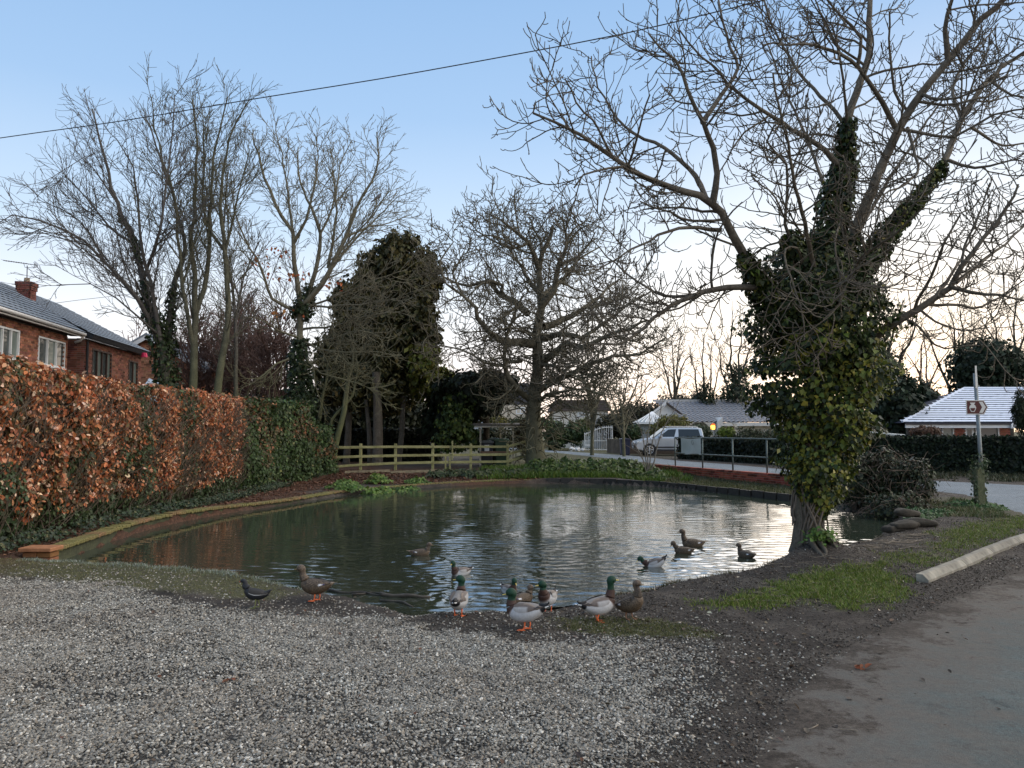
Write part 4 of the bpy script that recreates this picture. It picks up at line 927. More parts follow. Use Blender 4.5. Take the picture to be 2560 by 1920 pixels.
# dark clipped hedge behind the rail fence
def hedge_box(name, label, A, B, depth, z0, z1, n, size, cols, wts, seed, mat, core=(.012, .016, .008), shape='diamond', lump=.12, cat='hedge', group=None):
    r = np.random.default_rng(seed); A = Vector((*A, 0)); B = Vector((*B, 0)); dv = B - A; L = dv.length; dv.normalize(); nv = Vector((dv.y, -dv.x, 0))
    root = thing(name, label, cat, tuple(A), 0, group)
    def at(u, s, z): return np.array([A.x, A.y, 0]) + np.outer(u, np.array(dv)) + np.outer(s, np.array(nv)) + np.outer(z, [0, 0, 1.])
    nf = int(n * .62); nt_ = int(n * .22); ne = n - nf - nt_
    u = r.uniform(0, L, nf); z = r.uniform(z0, z1, nf); s_ = -r.random(nf) ** 1.5 * .22 + (fbm(u * 1.3, z * 1.3, seed) - .5) * 2 * lump + depth / 2
    P1 = at(u, s_, z); N1 = np.tile(np.array(nv) + [0, 0, .25], (nf, 1))
    u = r.uniform(0, L, nt_); s_ = r.uniform(-depth / 2, depth / 2, nt_); z = z1 + (fbm(u * 1.3, s_ * 2, seed + 1) - .5) * 2 * lump - r.random(nt_) * .12
    P2 = at(u, s_, z); N2 = np.tile((0, 0, 1.), (nt_, 1))
    e = r.integers(0, 2, ne); s_ = r.uniform(-depth / 2, depth / 2, ne); z = r.uniform(z0, z1, ne)
    P3 = at(np.where(e, L, 0) + r.normal(0, .08, ne), s_, z); N3 = np.where(e[:, None] == 1, np.array(dv), -np.array(dv))
    P = np.concatenate([P1, P2, P3]); N = np.concatenate([N1, N2, N3]); C0 = pick(cols, wts, len(P), r)
    V, Fq, C = leaves(P, N, size, shape, C0, r, .4, .6); off = np.array(A)
    link('foliage', npmesh('foliage', V - off, Fq, C), mat, root, kind='stuff')
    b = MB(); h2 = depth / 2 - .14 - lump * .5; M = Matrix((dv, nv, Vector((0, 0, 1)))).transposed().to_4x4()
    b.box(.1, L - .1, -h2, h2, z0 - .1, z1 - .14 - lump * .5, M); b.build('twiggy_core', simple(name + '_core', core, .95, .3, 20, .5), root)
    return root, (A, dv, nv, L)
hz = H(-5, 36)
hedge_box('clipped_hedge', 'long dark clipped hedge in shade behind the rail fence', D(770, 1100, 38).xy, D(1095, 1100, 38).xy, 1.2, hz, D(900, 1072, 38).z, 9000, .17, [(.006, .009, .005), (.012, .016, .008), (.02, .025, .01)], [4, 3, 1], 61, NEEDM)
# ================================================================== far trees
def far_bare(seed, px, top, Y, spread, label, ivy=None, mat=BARK, stems=4, group='bare trees on the skyline', rmin=.02, den=1.0):
    t = Tree(seed); b = D(px, 1140, Y); b.z = H(b.x, b.y); b = np.array(b); hgt = D(px, top, Y).z - b[2]; k = Y / F
    ls = [t.limb([b, b + [0, 0, hgt * .25], b + [.02 * spread * k, 0, hgt * .5]], hgt * .018, hgt * .012, .8, .05)]
    for i in range(stems):
        a = (i + .5) / stems * 2 - 1; f0 = b + np.array([0, 0, hgt * t.r.uniform(.15, .35)])
        ls.append(t.limb([f0, f0 + np.array([a * spread * k * .35, t.r.uniform(-1, 1), hgt * .25]), b + np.array([a * spread * k * .8, t.r.uniform(-1.5, 1.5), hgt * t.r.uniform(.85, 1.0) * (1 - .25 * abs(a))])], hgt * .011, .03, .9, .12))
    q = [dict(n=1.5 * den, len=(hgt * .12, hgt * .3), ang=(.35, .85), up=.06, wob=.08, seg=7, rr=.55, rmin=rmin, rl=.012, tap=.45),
         dict(n=2.2 * den, len=(hgt * .06, hgt * .14), ang=(.35, .9), up=.04, wob=.1, seg=5, rr=.6, rmin=rmin * .8, rl=.01, tap=.6),
         dict(n=1.8 * den, len=(hgt * .03, hgt * .06), ang=(.4, .9), up=.04, wob=.1, seg=3, rr=.8, rmin=rmin * .7, rl=.01, tap=.8)]
    for i, l in enumerate(ls): t.spawn(l, q, .3 if i == 0 else .2, 1)
    root = t.build('bare_tree', label, mat, tuple(b), group)
    if ivy:
        r = np.random.default_rng(seed); pth = []
        for l in ls[:1 + ivy[0]]:
            m_ = max(3, int(len(l[0]) * ivy[1])); pth.append((l[0][:m_], np.linspace(ivy[2], ivy[2] * .45, m_)))
        P, N = ivy_on(pth, ivy[3], r); V, Fq, C = leaves(P, N, .22, 'ivy', pick([(.015, .026, .012), (.03, .045, .02), (.045, .06, .025)], [3, 3, 1], len(P), r), r)
        link('ivy', npmesh('ivy', V - b, Fq, C), IVYM, root, kind='stuff')
    return root
brn = bark_mat('reddish_twig_bark', (.09, .055, .045), (.17, .11, .09))
far_bare(71, 1765, 810, 62, 60, 'bare tree with an ivied stem behind the left half of the grey bungalow roof', (3, .55, 1.0, 2600))
far_bare(72, 1842, 740, 62, 75, 'taller ivy-stemmed bare tree behind the grey bungalow, beside the big ivy tree', (3, .6, 1.1, 3000))
far_bare(73, 1690, 790, 66, 70, 'pale bare tree behind the conservatory', None)
far_bare(74, 2215, 640, 48, 130, 'multi-stemmed bare tree with heavy ivy just left of the frosty roof', (4, .62, 1.5, 5500), stems=5)
far_bare(75, 2315, 800, 60, 80, 'bare tree against the sunset glow behind the frosty roof corner', None, brn, den=.7)
far_bare(76, 2400, 690, 70, 130, 'wide pale bare tree towering behind the round evergreen', None)
far_bare(77, 2530, 660, 66, 120, 'bare tree at the right edge behind the round evergreen', None)
far_bare(78, 540, 740, 44, 110, 'russet-twigged bare tree behind the tall slender trees', None, brn, 7, den=2.2)
far_bare(79, 640, 780, 42, 110, 'fine-twigged bare tree behind the green hedge', None, brn, 7, den=2.2)
far_bare(80, 330, 800, 47, 90, 'low russet bare tree behind the brick houses', None, brn, 5, den=1.2)
far_bare(85, 600, 730, 40, 90, 'russet haze of fine twigs behind the last slender tree', None, brn, 8, den=2.6)
far_bare(86, 500, 790, 41, 80, 'russet bare tree behind the slim green-barked stem', None, brn, 8, den=2.6)
far_bare(87, 680, 760, 36, 70, 'fine bare tree just left of the ivied trunk before the yew', None, brn, 7, den=2.4)
far_bare(84, 455, 850, 43, 70, 'low russet bare tree behind the forked green-barked tree', None, brn, 6, den=1.8)
far_bare(81, 700, 860, 38, 90, 'dense leafless thicket tree left of the yew', None, BARK, 6, den=1.5)
far_bare(82, 1560, 900, 44, 90, 'willowy bare tree behind the white gate', None, ch_bark, 6, den=2.0)
far_bare(83, 1480, 850, 46, 100, 'bare tree between the chestnut and the white gate', None, ch_bark, 6, den=2.0)
for j, (px, py, rx, ry_, lab) in enumerate(((2470, 905, 85, 62, 'big round dark evergreen behind the frosty roof'), (2290, 1000, 60, 60, 'dark evergreen shrub mass left of the frosty roof'), (2235, 1000, 60, 70, 'dark holly below the ivied multi-stemmed tree'))):
    b = D(px, 1120, 52 + j * -4); b.z = .1
    e = [EL(px, py, b.y, rx, ry_), EL(px + rx * .5, py + ry_ * .35, b.y, rx * .7, ry_ * .8), EL(px - rx * .45, py + ry_ * .3, b.y, rx * .6, ry_ * .7), EL(px, py + ry_ * 1.0, b.y, rx * .9, ry_)]
    evergreen('evergreen_tree', lab, 'tree', e, 16000 if j == 0 else 8000, .30, [(.014, .024, .014), (.025, .04, .022), (.04, .06, .032)], [3, 3, 1], 90 + j, b, 'oval', [([b, b + Vector((0, 0, 3))], .25, .2)], .4, shell=.8, lump=.3)
# ================================================================== materials
def brickmat(name, a, b, c_, var=.3):
    m = NT(name); v = m.co(); f = m.noise(v, 1.3, 4, .6); oi = m.n('ShaderNodeObjectInfo').outputs['Random']
    col1 = m.mix(1.0, m.attr('Col', out='Color'), m.ramp(m.noise(v, 9, 4, .7), [(.3, .75), (.7, 1.2)]), 'MULTIPLY')
    return m.fin(col1, .85, m.bump(m.noise(v, 60, 3, .6), .4, .004), 0, .2)
BRICK = brickmat('brick_clay', 0, 0, 0)
MORTAR = simple('mortar', (.30, .27, .23), .95, .15, 8)
WHITE = simple('white_upvc', (.72, .74, .74), .4, .03, 3, .02)
WHITEP = simple('white_paint', (.68, .67, .64), .6, .06, 3, .05)
CREAM = simple('cream_render', (.62, .54, .42), .85, .06, 1.5, .2)
CREAM2 = simple('pale_render', (.64, .60, .52), .85, .06, 1.5, .2)
DARKW = simple('dark_timber', (.05, .038, .03), .7, .2, 8)
gm = NT('window_glass'); gm.fin((.06, .075, .075), .04, None, 0, .6); gm.b.inputs['IOR'].default_value = 1.5; GLASS = gm.m
CURT = simple('pale_curtain', (.40, .44, .40), .9, .15, 6)
def bcol(r, base=(.30, .115, .075)):
    k = r.uniform(.6, 1.25); b = np.array(base) * k * r.uniform(.9, 1.1, 3)
    if r.random() < .12: b = b * .45
    return tuple(np.clip(b, 0, 1))
def brick_wall(root, A, dv, nv, L, z0, z1, r, holes=(), n_parts=0, base=(.30, .115, .075), bl=.215, bh=.065, g=.010, off=(0, 0, 0), clip=None):
    """courses of separate bricks on the plane through A along dv; nv points outwards. holes: (u0,u1,z0,z1)"""
    M = Matrix((dv, nv, Vector((0, 0, 1)))).transposed().to_4x4(); M.translation = A - Vector(off)
    mb_ = MB(); rows = int((z1 - z0) / (bh + g)); parts = []
    for j in range(rows):
        z = z0 + j * (bh + g); u = -(bl + g) / 2 if j % 2 else 0.0
        while u < L - .02:
            a, b = max(u, 0), min(u + bl, L); u += bl + g
            if b - a < .03: continue
            if any(h[0] < (a + b) / 2 < h[1] and h[2] < z + bh / 2 < h[3] for h in holes): continue
            if clip and not clip((a + b) / 2, z + bh / 2): continue
            parts.append((a, b, z))
    sel = set(r.choice(len(parts), min(n_parts, len(parts)), replace=False)) if n_parts else set()
    if n_parts >= len(parts): sel = set(range(len(parts)))
    for i, (a, b, z) in enumerate(parts):
        pr = .006 + r.uniform(0, .006); c_ = bcol(r, base)
        if i in sel:
            q = MB(); q.cur = c_; q.box(a, b, -.03, pr, z, z + bh, M); q.build('brick', BRICK, root)
        else:
            mb_.cur = c_; mb_.box(a, b, -.03, pr, z, z + bh, M)
    if mb_.v: mb_.build('brickwork', BRICK, root, kind='stuff')
    return M
def roof_tiles(root, O, al, up, W, Ls, mat, tw=.3, gauge=.3, wave=.02, lift=.03, name='tile_courses', off=(0, 0, 0), hipl=0.0, hipr=0.0, sub=4, mat2=None):
    """overlapping courses climbing from the eave; hipl/hipr: how far the ends run in by the ridge"""
    O = Vector(O) - Vector(off); nrm = al.cross(up).normalized()
    if nrm.z < 0: nrm = -nrm
    V, Fq = [], []; nc = max(1, int(Ls / gauge))
    V2, F2 = [], []
    for j in range(nc):
        s0, s1 = j * gauge, (j + 1) * gauge + .02; f = j / nc; a = hipl * f; b = W - hipr * f
        nx = max(2, int((b - a) / tw * sub)); us = np.linspace(a, b, nx)
        ph = 0.0 if wave > .015 else .5 * (j % 2)
        hh = wave * (np.sin((us / tw + ph) * 2 * math.pi) if wave > .015 else ((us / tw + ph) % 1 < .08) * -1.0)
        rw = []
        for (s, l) in ((s0, 0.0), (s0, lift), (s1, lift * .35)):
            rw.append([O + al * u + up * s + nrm * (l + (h if l > 0 else -.02)) for u, h in zip(us, hh)])
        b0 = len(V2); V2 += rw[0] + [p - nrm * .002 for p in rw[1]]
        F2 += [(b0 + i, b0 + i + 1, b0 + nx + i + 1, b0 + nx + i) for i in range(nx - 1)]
        b0 = len(V); V += rw[1] + rw[2]
        F_ = [(b0 + i, b0 + i + 1, b0 + nx + i + 1, b0 + nx + i) for i in range(nx - 1)]; Fq += F_
    link(name, npmesh(name, np.array([tuple(v) for v in V]), np.array(Fq)), mat, root, kind='stuff')
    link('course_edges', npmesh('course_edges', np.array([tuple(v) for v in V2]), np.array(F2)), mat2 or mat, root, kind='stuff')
def frosted(name, tile, frost, amt, sc=1.4):
    m = NT(name); v = m.co(); f = m.noise(v, sc, 5, .65); f2 = m.noise(v, 30, 3, .6)
    k = m.ramp(m.math('ADD', m.math('MULTIPLY', f, .8), m.math('MULTIPLY', f2, .2)), [(.5 - amt * .5, 0.), (.72 - amt * .5, 1.)])
    return m.fin(m.mix(k, tile, frost), .7, m.bump(f2, .2, .004), 0, .3)
def window(root, A, dv, nv, u0, u1, z0, z1, off, lights=3, frame=WHITE, fw=.055, curtain=True, sill=True):
    M = Matrix((dv, nv, Vector((0, 0, 1)))).transposed().to_4x4(); M.translation = A - Vector(off)
    f = MB(); e = .002
    f.box(u0, u1, -.08, .02, z1 - fw, z1, M); f.box(u0, u1, -.08, .02, z0, z0 + fw, M)
    f.box(u0, u0 + fw, -.08, .019, z0 + fw + e, z1 - fw - e, M); f.box(u1 - fw, u1, -.08, .019, z0 + fw + e, z1 - fw - e, M)
    for k in range(1, lights):
        u = u0 + (u1 - u0) * k / lights; f.box(u - fw * .45, u + fw * .45, -.08, .018, z0 + fw + e, z1 - fw - e, M)
    fr = f.build('window', frame, root)
    for k in range(lights):
        a = u0 + (u1 - u0) * k / lights + fw * (.9 if k == 0 else .45); b = u0 + (u1 - u0) * (k + 1) / lights - fw * (.9 if k == lights - 1 else .45)
        MB().box(a, b, -.05, -.04, z0 + fw, z1 - fw, M).build('pane', GLASS if not (curtain and k % 2 == 1) else CGL, fr)
    if sill: MB().box(u0 - .05, u1 + .05, -.08, .07, z0 - .05, z0 - e, M).build('sill', frame, fr)
    return fr
cg_ = NT('glass_over_curtain'); cg_.fin((.16, .20, .18), .06, None, 0, .6); CGL = cg_.m

# ================================================================== brick edging wall round the left and far side of the pond
r = np.random.default_rng(61)
algae = NT('algae_wall'); v = algae.co(); f = algae.noise(v, 2.5, 5, .7)
algae.fin(algae.mix(1.0, algae.ramp(f, [(.3, (.02, .022, .012)), (.55, (.045, .05, .022)), (.75, (.09, .095, .04))]), algae.ramp(algae.noise(v, 30, 3, .6), [(.3, .6), (.7, 1.3)]), 'MULTIPLY'), .8, algae.bump(algae.noise(v, 40, 3, .6), .6, .01), 0, .3)
WP = [(-6.33, 10.5), (-6.5, 11.8), (-6.72, 13.4), (-6.74, 14.8), (-6.52, 16.2), (-6.2, 17.4), (-5.6, 19.0), (-4.8, 21.7), (-3.45, 23.8), (-2.15, 25.2), (-.6, 26.3), (.5, 26.5), (1.1, 26.5)]
WPL = smooth_line([(*p, 0) for p in WP], .1)
cw = thing('pond_wall', 'low brick edging wall with mossy coping round the left and far side of the pond', 'wall', (WP[0][0], WP[0][1], WL))
woff = np.array([WP[0][0], WP[0][1], WL])
cum = np.concatenate([[0], np.cumsum(np.linalg.norm(np.diff(WPL, axis=0), axis=1))]); Lw = cum[-1]
pitch_ = Lw / 296
mossb = NT('mossy_brick'); v = mossb.co(); pp = mossb.pos(); sp = mossb.n('ShaderNodeSeparateXYZ'); mossb.L(pp, sp.inputs[0])
oi = mossb.n('ShaderNodeObjectInfo').outputs['Random']; f = mossb.noise(pp, 1.1, 4, .6)
bc = mossb.ramp(oi, [(0, (.20, .105, .06)), (.5, (.27, .15, .085)), (1, (.15, .11, .07))])
mossb.fin(mossb.mix(1.0, mossb.mix(mossb.ramp(f, [(.36, .1), (.55, .85)]), bc, (.17, .17, .06)), mossb.ramp(mossb.noise(pp, 45, 3, .6), [(.3, .6), (.7, 1.3)]), 'MULTIPLY'), .85, mossb.bump(mossb.noise(pp, 50, 3, .6), .6, .008), 0, .2)
cop = MB().box(-pitch_ / 2 + .004, pitch_ / 2 - .004, -.12, .12, -.055, .0).mesh('coping_brick'); bevel_mesh(cop, .008); cop.materials.append(mossb.m)
for k in range(296):
    s_ = (k + .5) * pitch_; i = min(len(WPL) - 2, np.searchsorted(cum, s_) - 1); f_ = (s_ - cum[i]) / (cum[i + 1] - cum[i])
    p = WPL[i] + (WPL[i + 1] - WPL[i]) * f_; d_ = WPL[i + 1] - WPL[i]
    o = bpy.data.objects.new('coping_brick', cop); col.objects.link(o); o.parent = cw
    o.location = (p[0] - woff[0], p[1] - woff[1], .035 - WL - .075 * float(sstep(15, 19, p[1])) + r.normal(0, .006)); o.rotation_euler = (r.normal(0, .02), r.normal(0, .02), math.atan2(d_[1], d_[0]) + r.normal(0, .03))
V, Fq = [], []
for p, q in zip(WPL, np.gradient(WPL, axis=0)):
    n_ = np.array([q[1], -q[0], 0]); n_ /= np.linalg.norm(n_)
    zd_ = -.035 - .075 * float(sstep(15, 19, p[1]))
    for s_, z in ((.085, -.75), (.085, zd_), (-.1, zd_), (-.1, -.75)): V.append(p + n_ * s_ + np.array([0, 0, z]))
for i in range(len(WPL) - 1):
    for k in range(3): Fq.append((i * 4 + k, i * 4 + k + 1, i * 4 + 5 + k, i * 4 + 4 + k))
link('wall_face', npmesh('wall_face', np.array(V) - woff, np.array(Fq)), algae.m, cw)
for j in range(4):                 # squared brick end nearest the viewer
    for i in range(2):
        x0 = -6.47 + i * .19; q = MB(); q.cur = bcol(r, (.36, .16, .075)); q.box(x0, x0 + .18, 10.28, 10.48, -.26 + j * .075, -.195 + j * .075, Matrix.Translation(-Vector(woff)))
        q.build('brick', BRICK, cw, bevel=.006)
q = MB(); q.cur = (.34, .16, .08); q.box(-6.5, -6.06, 10.22, 10.52, .045, .10, Matrix.Translation(-Vector(woff))); q.build('cap_brick', BRICK, cw, bevel=.01)

# ================================================================== timber piling along the right far bank
pb = simple('wet_black_timber', (.022, .020, .016), .6, .3, 10, .4)
PIL = [Vector((7.12, 19.8, 0)), Vector((5.95, 22.4, 0)), Vector((4.72, 24.75, 0)), Vector((3.1, 26.05, 0)), Vector((1.15, 26.35, 0))]  # last stretch of boards added to stand for the dark overhang
rv = thing('timber_revetment', 'row of dark wet boards holding the bank below the brick wall', 'retaining wall', PIL[0]); ro = PIL[0]
for a, b in zip(PIL[:-1], PIL[1:]):
    d_ = (b - a); L = d_.length; d_.normalize(); nn = Vector((-d_.y, d_.x, 0)); m_ = int(L / .42)
    if nn.x > 0: nn = -nn
    M = Matrix((d_, nn, Vector((0, 0, 1)))).transposed().to_4x4(); M.translation = a - ro
    for k in range(m_):
        u = k * L / m_; MB().box(u + .03, u + L / m_ - .03, -.04, .03 + r.uniform(-.01, .01), -.8, .01 + r.uniform(-.012, .012), M).build('board', pb, rv)
        MB().box(u - .03, u + .028, -.06, -.015, -.8, .0, M).build('pile', pb, rv)
# ================================================================== low red brick wall with railing
W0, W1 = Vector((5.75, 31.0, 0)), Vector((8.9, 22.9, 0)); dv = (W1 - W0).normalized(); L = (W1 - W0).length; nv = Vector((dv.y, -dv.x, 0))
if nv.x > 0: nv = -nv
bw = thing('brick_wall', 'low red brick wall under the railing along the road', 'wall', W0)
brick_wall(bw, W0, dv, nv, L, -.10, .20, r, (), 400, (.30, .085, .055), off=W0)
M = Matrix((dv, nv, Vector((0, 0, 1)))).transposed().to_4x4()
MB().box(0, L, -.22, -.005, -.3, .20, M).build('wall_core', MORTAR, bw)
k = 0; u = 0
while u < L - .05:
    q = MB(); q.cur = bcol(r, (.33, .10, .07)); q.box(u, min(u + .215, L), -.23, .02, .205, .265, M); q.build('coping_brick', BRICK, bw); u += .225
galv = simple('green_grey_rail', (.12, .15, .14), .5, .15, 5, .1, .3)
rl = thing('railing', 'green-grey tubular railing with two bars on top of the red brick wall', 'railing', W0)
def onW(px):
    rr_ = ray(px, 1100); t_ = rr_.x / rr_.y; return ((W0.x - t_ * W0.y) / (t_ * dv.y - dv.x))
us = [onW(q) for q in (1682, 1750, 1825, 1910)]; us.append(us[-1] + (us[-1] - us[-2]) * .95); 
nin = -nv * .1
for q in us: MB().tube([dv * q + nin + Vector((0, 0, .25)), dv * q + nin + Vector((0, 0, 1.36))], .028, 10).build('post', galv, rl, smooth=True)
for z in (1.36, .76): MB().tube([dv * us[0] + nin + Vector((0, 0, z)), dv * us[-1] + nin + Vector((0, 0, z))], .026, 10).build('rail', galv, rl, smooth=True)
# sheet hanging on the railing
bn = NT('dingy_white_sheet'); v = bn.co('UV'); nn_ = bn.noise(bn.co(), 2.5, 4, .6)
bn.fin(bn.mix(bn.ramp(nn_, [(.35, 0.), (.7, 1.)]), (.52, .56, .53), (.66, .68, .66)), .8, bn.bump(nn_, .4, .03), 0, .2)
u0, u1 = onW(1698), onW(1748); V, Fq = [], []; nu, nz_ = 16, 14
for j in range(nz_ + 1):
    for i in range(nu + 1):
        a = i / nu; b = j / nz_; uu = u0 + (u1 - u0) * a + (.04 * math.sin(b * 3.1) if a < .5 else 0) * (1 - a)
        p = dv * uu + nin + nv * (.034 + .018 * math.sin(a * 9 + b * 4) * b) + Vector((0, 0, 1.35 - .60 * b - .03 * math.sin(a * math.pi) * (1 - b) - (.02 * math.sin(a * 7) if j == nz_ else 0))); V.append(tuple(p))
Fq = [(j * (nu + 1) + i, j * (nu + 1) + i + 1, (j + 1) * (nu + 1) + i + 1, (j + 1) * (nu + 1) + i) for j in range(nz_) for i in range(nu)]
bo = link('banner', npmesh('banner', V, np.array(Fq), smooth=True), bn.m, None, W0); tag(bo, 'creased white sheet with a faint grey oval mark tied to the railing', 'banner')
ink = simple('faint_grey_ink', (.33, .35, .34), .8)
um = u0 + (u1 - u0) * .63; L1 = [dv * (um + .06 * math.cos(a) + .01 * math.sin(2 * a)) + nin + nv * .062 + Vector((0, 0, 1.19 + .085 * math.sin(a))) for a in np.linspace(.9, 6.6, 16)]
MB().tube(L1, .009, 4).build('oval_mark', ink, bo)

# ================================================================== rail fence at the far left bank
fw_ = bark_mat('weathered_fence_wood', (.22, .21, .09), (.42, .39, .20), (.30, .32, .10), -3)
FP = [(818, 29.3, None), (902, 29.5, 1109), (989, 29.8, 1109), (1082, 30.1, 1108), (1177, 30.6, 1109), (1269, 31.0, 1109), (1316, 31.5, 1099)]
fc = thing('rail_fence', 'three-rail post fence of weathered green-tinged wood, bending beside the chestnut', 'fence', D(818, 1170, 29.3)); fo = fc.location.copy()
for px, Y_, ty in FP[1:]:
    p = D(px, ty, Y_); g0 = H(p.x, p.y); MB().box(-.05, .05, -.05, .05, g0 - .1 - p.z, 0, Matrix.Translation(p - fo)).build('post', fw_, fc, bevel=.008)
rails_y = [[1119, 1118, 1117, 1117, 1117, 1117, 1103], [1144, 1141, 1139, 1138, 1137, 1136, 1122], [1168, 1162, 1158, 1156, 1155, 1154, 1140]]
for ry_ in rails_y:
    for i in range(len(FP) - 1):
        a = D(FP[i][0], ry_[i], FP[i][1] - .07); b = D(FP[i + 1][0], ry_[i + 1], FP[i + 1][1] - .07); d_ = b - a; Ln = d_.length; d_.normalize(); y_ = Vector((0, 0, 1)).cross(d_).normalized(); z_ = d_.cross(y_)
        M = Matrix((d_, y_, z_)).transposed().to_4x4(); M.translation = a - fo
        MB().box(.002, Ln - .002, -.02, .018, -.048 + r.normal(0, .003), .048, M).build('rail', fw_, fc, bevel=.006)
for px, y0_, y1_ in ((1131, 1102, 1150), (1114, 1140, 1172), (1125, 1140, 1172)):
    p = D(px, y0_, 30.2); b = D(px, y1_, 30.2); MB().box(-.03, .03, -.03, .03, b.z - p.z, 0, Matrix.Translation(p - fo)).build('stake', fw_, fc)
# edging boards below the fence
eb = simple('edging_board', (.23, .19, .12), .85, .25, 6)
ed_ = thing('edging_kerb', 'timber edging boards along the leaf-strewn bank below the rail fence', 'edging', D(860, 1185, 28.3)); eo = ed_.location.copy()
for a, b in (((862, 1189), (975, 1184)), ((976, 1184), (1095, 1178)), ((1180, 1172), (1255, 1167))):
    p = D(a[0], a[1], 28.4); q = D(b[0], b[1], 28.9); p.z = H(p.x, p.y) + .04; q.z = H(q.x, q.y) + .05; d_ = q - p; Ln = d_.length; d_.normalize(); y_ = Vector((0, 0, 1)).cross(d_).normalized(); z_ = d_.cross(y_)
    M = Matrix((d_, y_, z_)).transposed().to_4x4(); M.translation = p - eo; MB().box(0, Ln, -.02, .02, -.1, .06, M).build('board', eb, ed_)
# little picket gate
pg = thing('picket_gate', 'pale wooden picket gate at the left end of the rail fence', 'gate', D(800, 1170, 30.0)); po = pg.location.copy(); pk = simple('bare_pine', (.42, .30, .21), .75, .15, 6)
for k, px in enumerate((798, 806, 814, 822, 829)):
    p = D(px, 1094 - k * .8, 30.0); g0 = H(p.x, p.y); MB().box(-.045, .045, -.012, .012, g0 + .05 - p.z, 0, Matrix.Translation(p - po)).build('picket', pk, pg)
for y_ in (1112, 1150):
    a, b = D(795, y_, 30.05), D(832, y_, 30.05); MB().box(0, (b - a).length, .0, .03, -.04, .04, Matrix.Translation(a - po)).build('rail', pk, pg)
# bin shelter
bs = thing('bin_shelter', 'open timber lean-to over the wheelie bins beside the chestnut', 'shelter', D(1240, 1165, 33)); bo_ = bs.location.copy(); ps = simple('pale_post', (.42, .38, .30), .8, .12, 5)
for px, Y_ in ((1201, 32.4), (1251, 34.0), (1283, 32.4)):
    p = D(px, 1070, Y_); MB().box(-.035, .035, -.035, .035, H(p.x, p.y) - .05 - p.z, 0, Matrix.Translation(p - bo_)).build('post', ps, bs)
a, b = D(1176, 1066, 32.2), D(1300, 1067, 32.2); a.z += .02
MB().box(0, (b - a).length, 0, 2.0, 0, .07, Matrix.Translation(a - bo_) @ Matrix.Rotation(R(2), 4, 'X')).build('roof', simple('felt_roof', (.09, .08, .07), .9), bs)
MB().box(.1, (b - a).length - .1, -.02, .02, -.07, -.003, Matrix.Translation(a - bo_)).build('beam', ps, bs)
a, b = D(1201, 1131, 32.3), D(1276, 1130, 32.3); MB().box(0, (b - a).length, -.02, .02, -.07, .05, Matrix.Translation(a - bo_)).build('front_board', simple('brown_board', (.22, .13, .08), .8), bs)
def wheelie(px, py_top, Y_, hgt, cc, lidc, label, rz=0.0):
    t_ = D(px, py_top, Y_); base_ = Vector((t_.x, t_.y, H(t_.x, t_.y))); hgt = t_.z - base_.z if hgt is None else hgt
    o = thing('wheelie_bin', label, 'wheelie bin', base_, rz, 'wheelie bins'); m1 = simple('bin_' + label[:9].replace(' ', '_'), cc, .5, .1, 3, .05); m2 = simple('lid_' + label[:9].replace(' ', '_'), lidc, .45, .1, 3, .05)
    w0, w1 = .24, .29; q = MB(); n_ = [(-w0, -w0 * 1.1, .04), (w0, -w0 * 1.1, .04), (w0, w0 * 1.1, .04), (-w0, w0 * 1.1, .04), (-w1, -w1 * 1.15, hgt - .09), (w1, -w1 * 1.15, hgt - .09), (w1, w1 * 1.15, hgt - .09), (-w1, w1 * 1.15, hgt - .09)]
    q.add(n_, [(0, 3, 2, 1), (4, 5, 6, 7), (0, 1, 5, 4), (1, 2, 6, 5), (2, 3, 7, 6), (3, 0, 4, 7)]).build('body', m1, o, bevel=.02)
    MB().prism([(-w1 - .03, hgt - .088), (w1 + .03, hgt - .088), (w1 + .02, hgt - .03), (.12, hgt + .015), (-.12, hgt + .015), (-w1 - .02, hgt - .03)], -w1 * 1.15 - .03, w1 * 1.15 + .03).build('lid', m2, o, bevel=.01)
    for s_ in (-1, 1): MB().tube([(s_ * .20, .28, .1), (s_ * .26, .28, .1)], .10, 14).build('wheel', DARKW, o)
    MB().tube([(-.2, w1 * 1.15 + .05, hgt - .07), (.2, w1 * 1.15 + .05, hgt - .07)], .015, 6).build('handle', m2, o)
    return o
wheelie(1216, 1102, 33.0, None, (.035, .038, .045), (.10, .11, .11), 'dark grey wheelie bin with pale sticker under the lean-to')
wheelie(1255, 1097, 33.0, None, (.03, .065, .035), (.06, .11, .06), 'green wheelie bin at the right post of the lean-to')
wheelie(1236, 1096, 33.7, None, (.025, .045, .03), (.05, .08, .06), 'green wheelie bin behind the other two under the lean-to')
wheelie(1562, 1096, 46.5, None, (.018, .022, .05), (.025, .03, .06), 'dark blue wheelie bin left of the silver car')
p = D(1217, 1120, 32.66); tag(MB().box(-.10, .10, -.004, .004, -.13, .13).build('bin_sticker', WHITEP, None, p), 'white sticker on the dark grey wheelie bin', 'sticker')

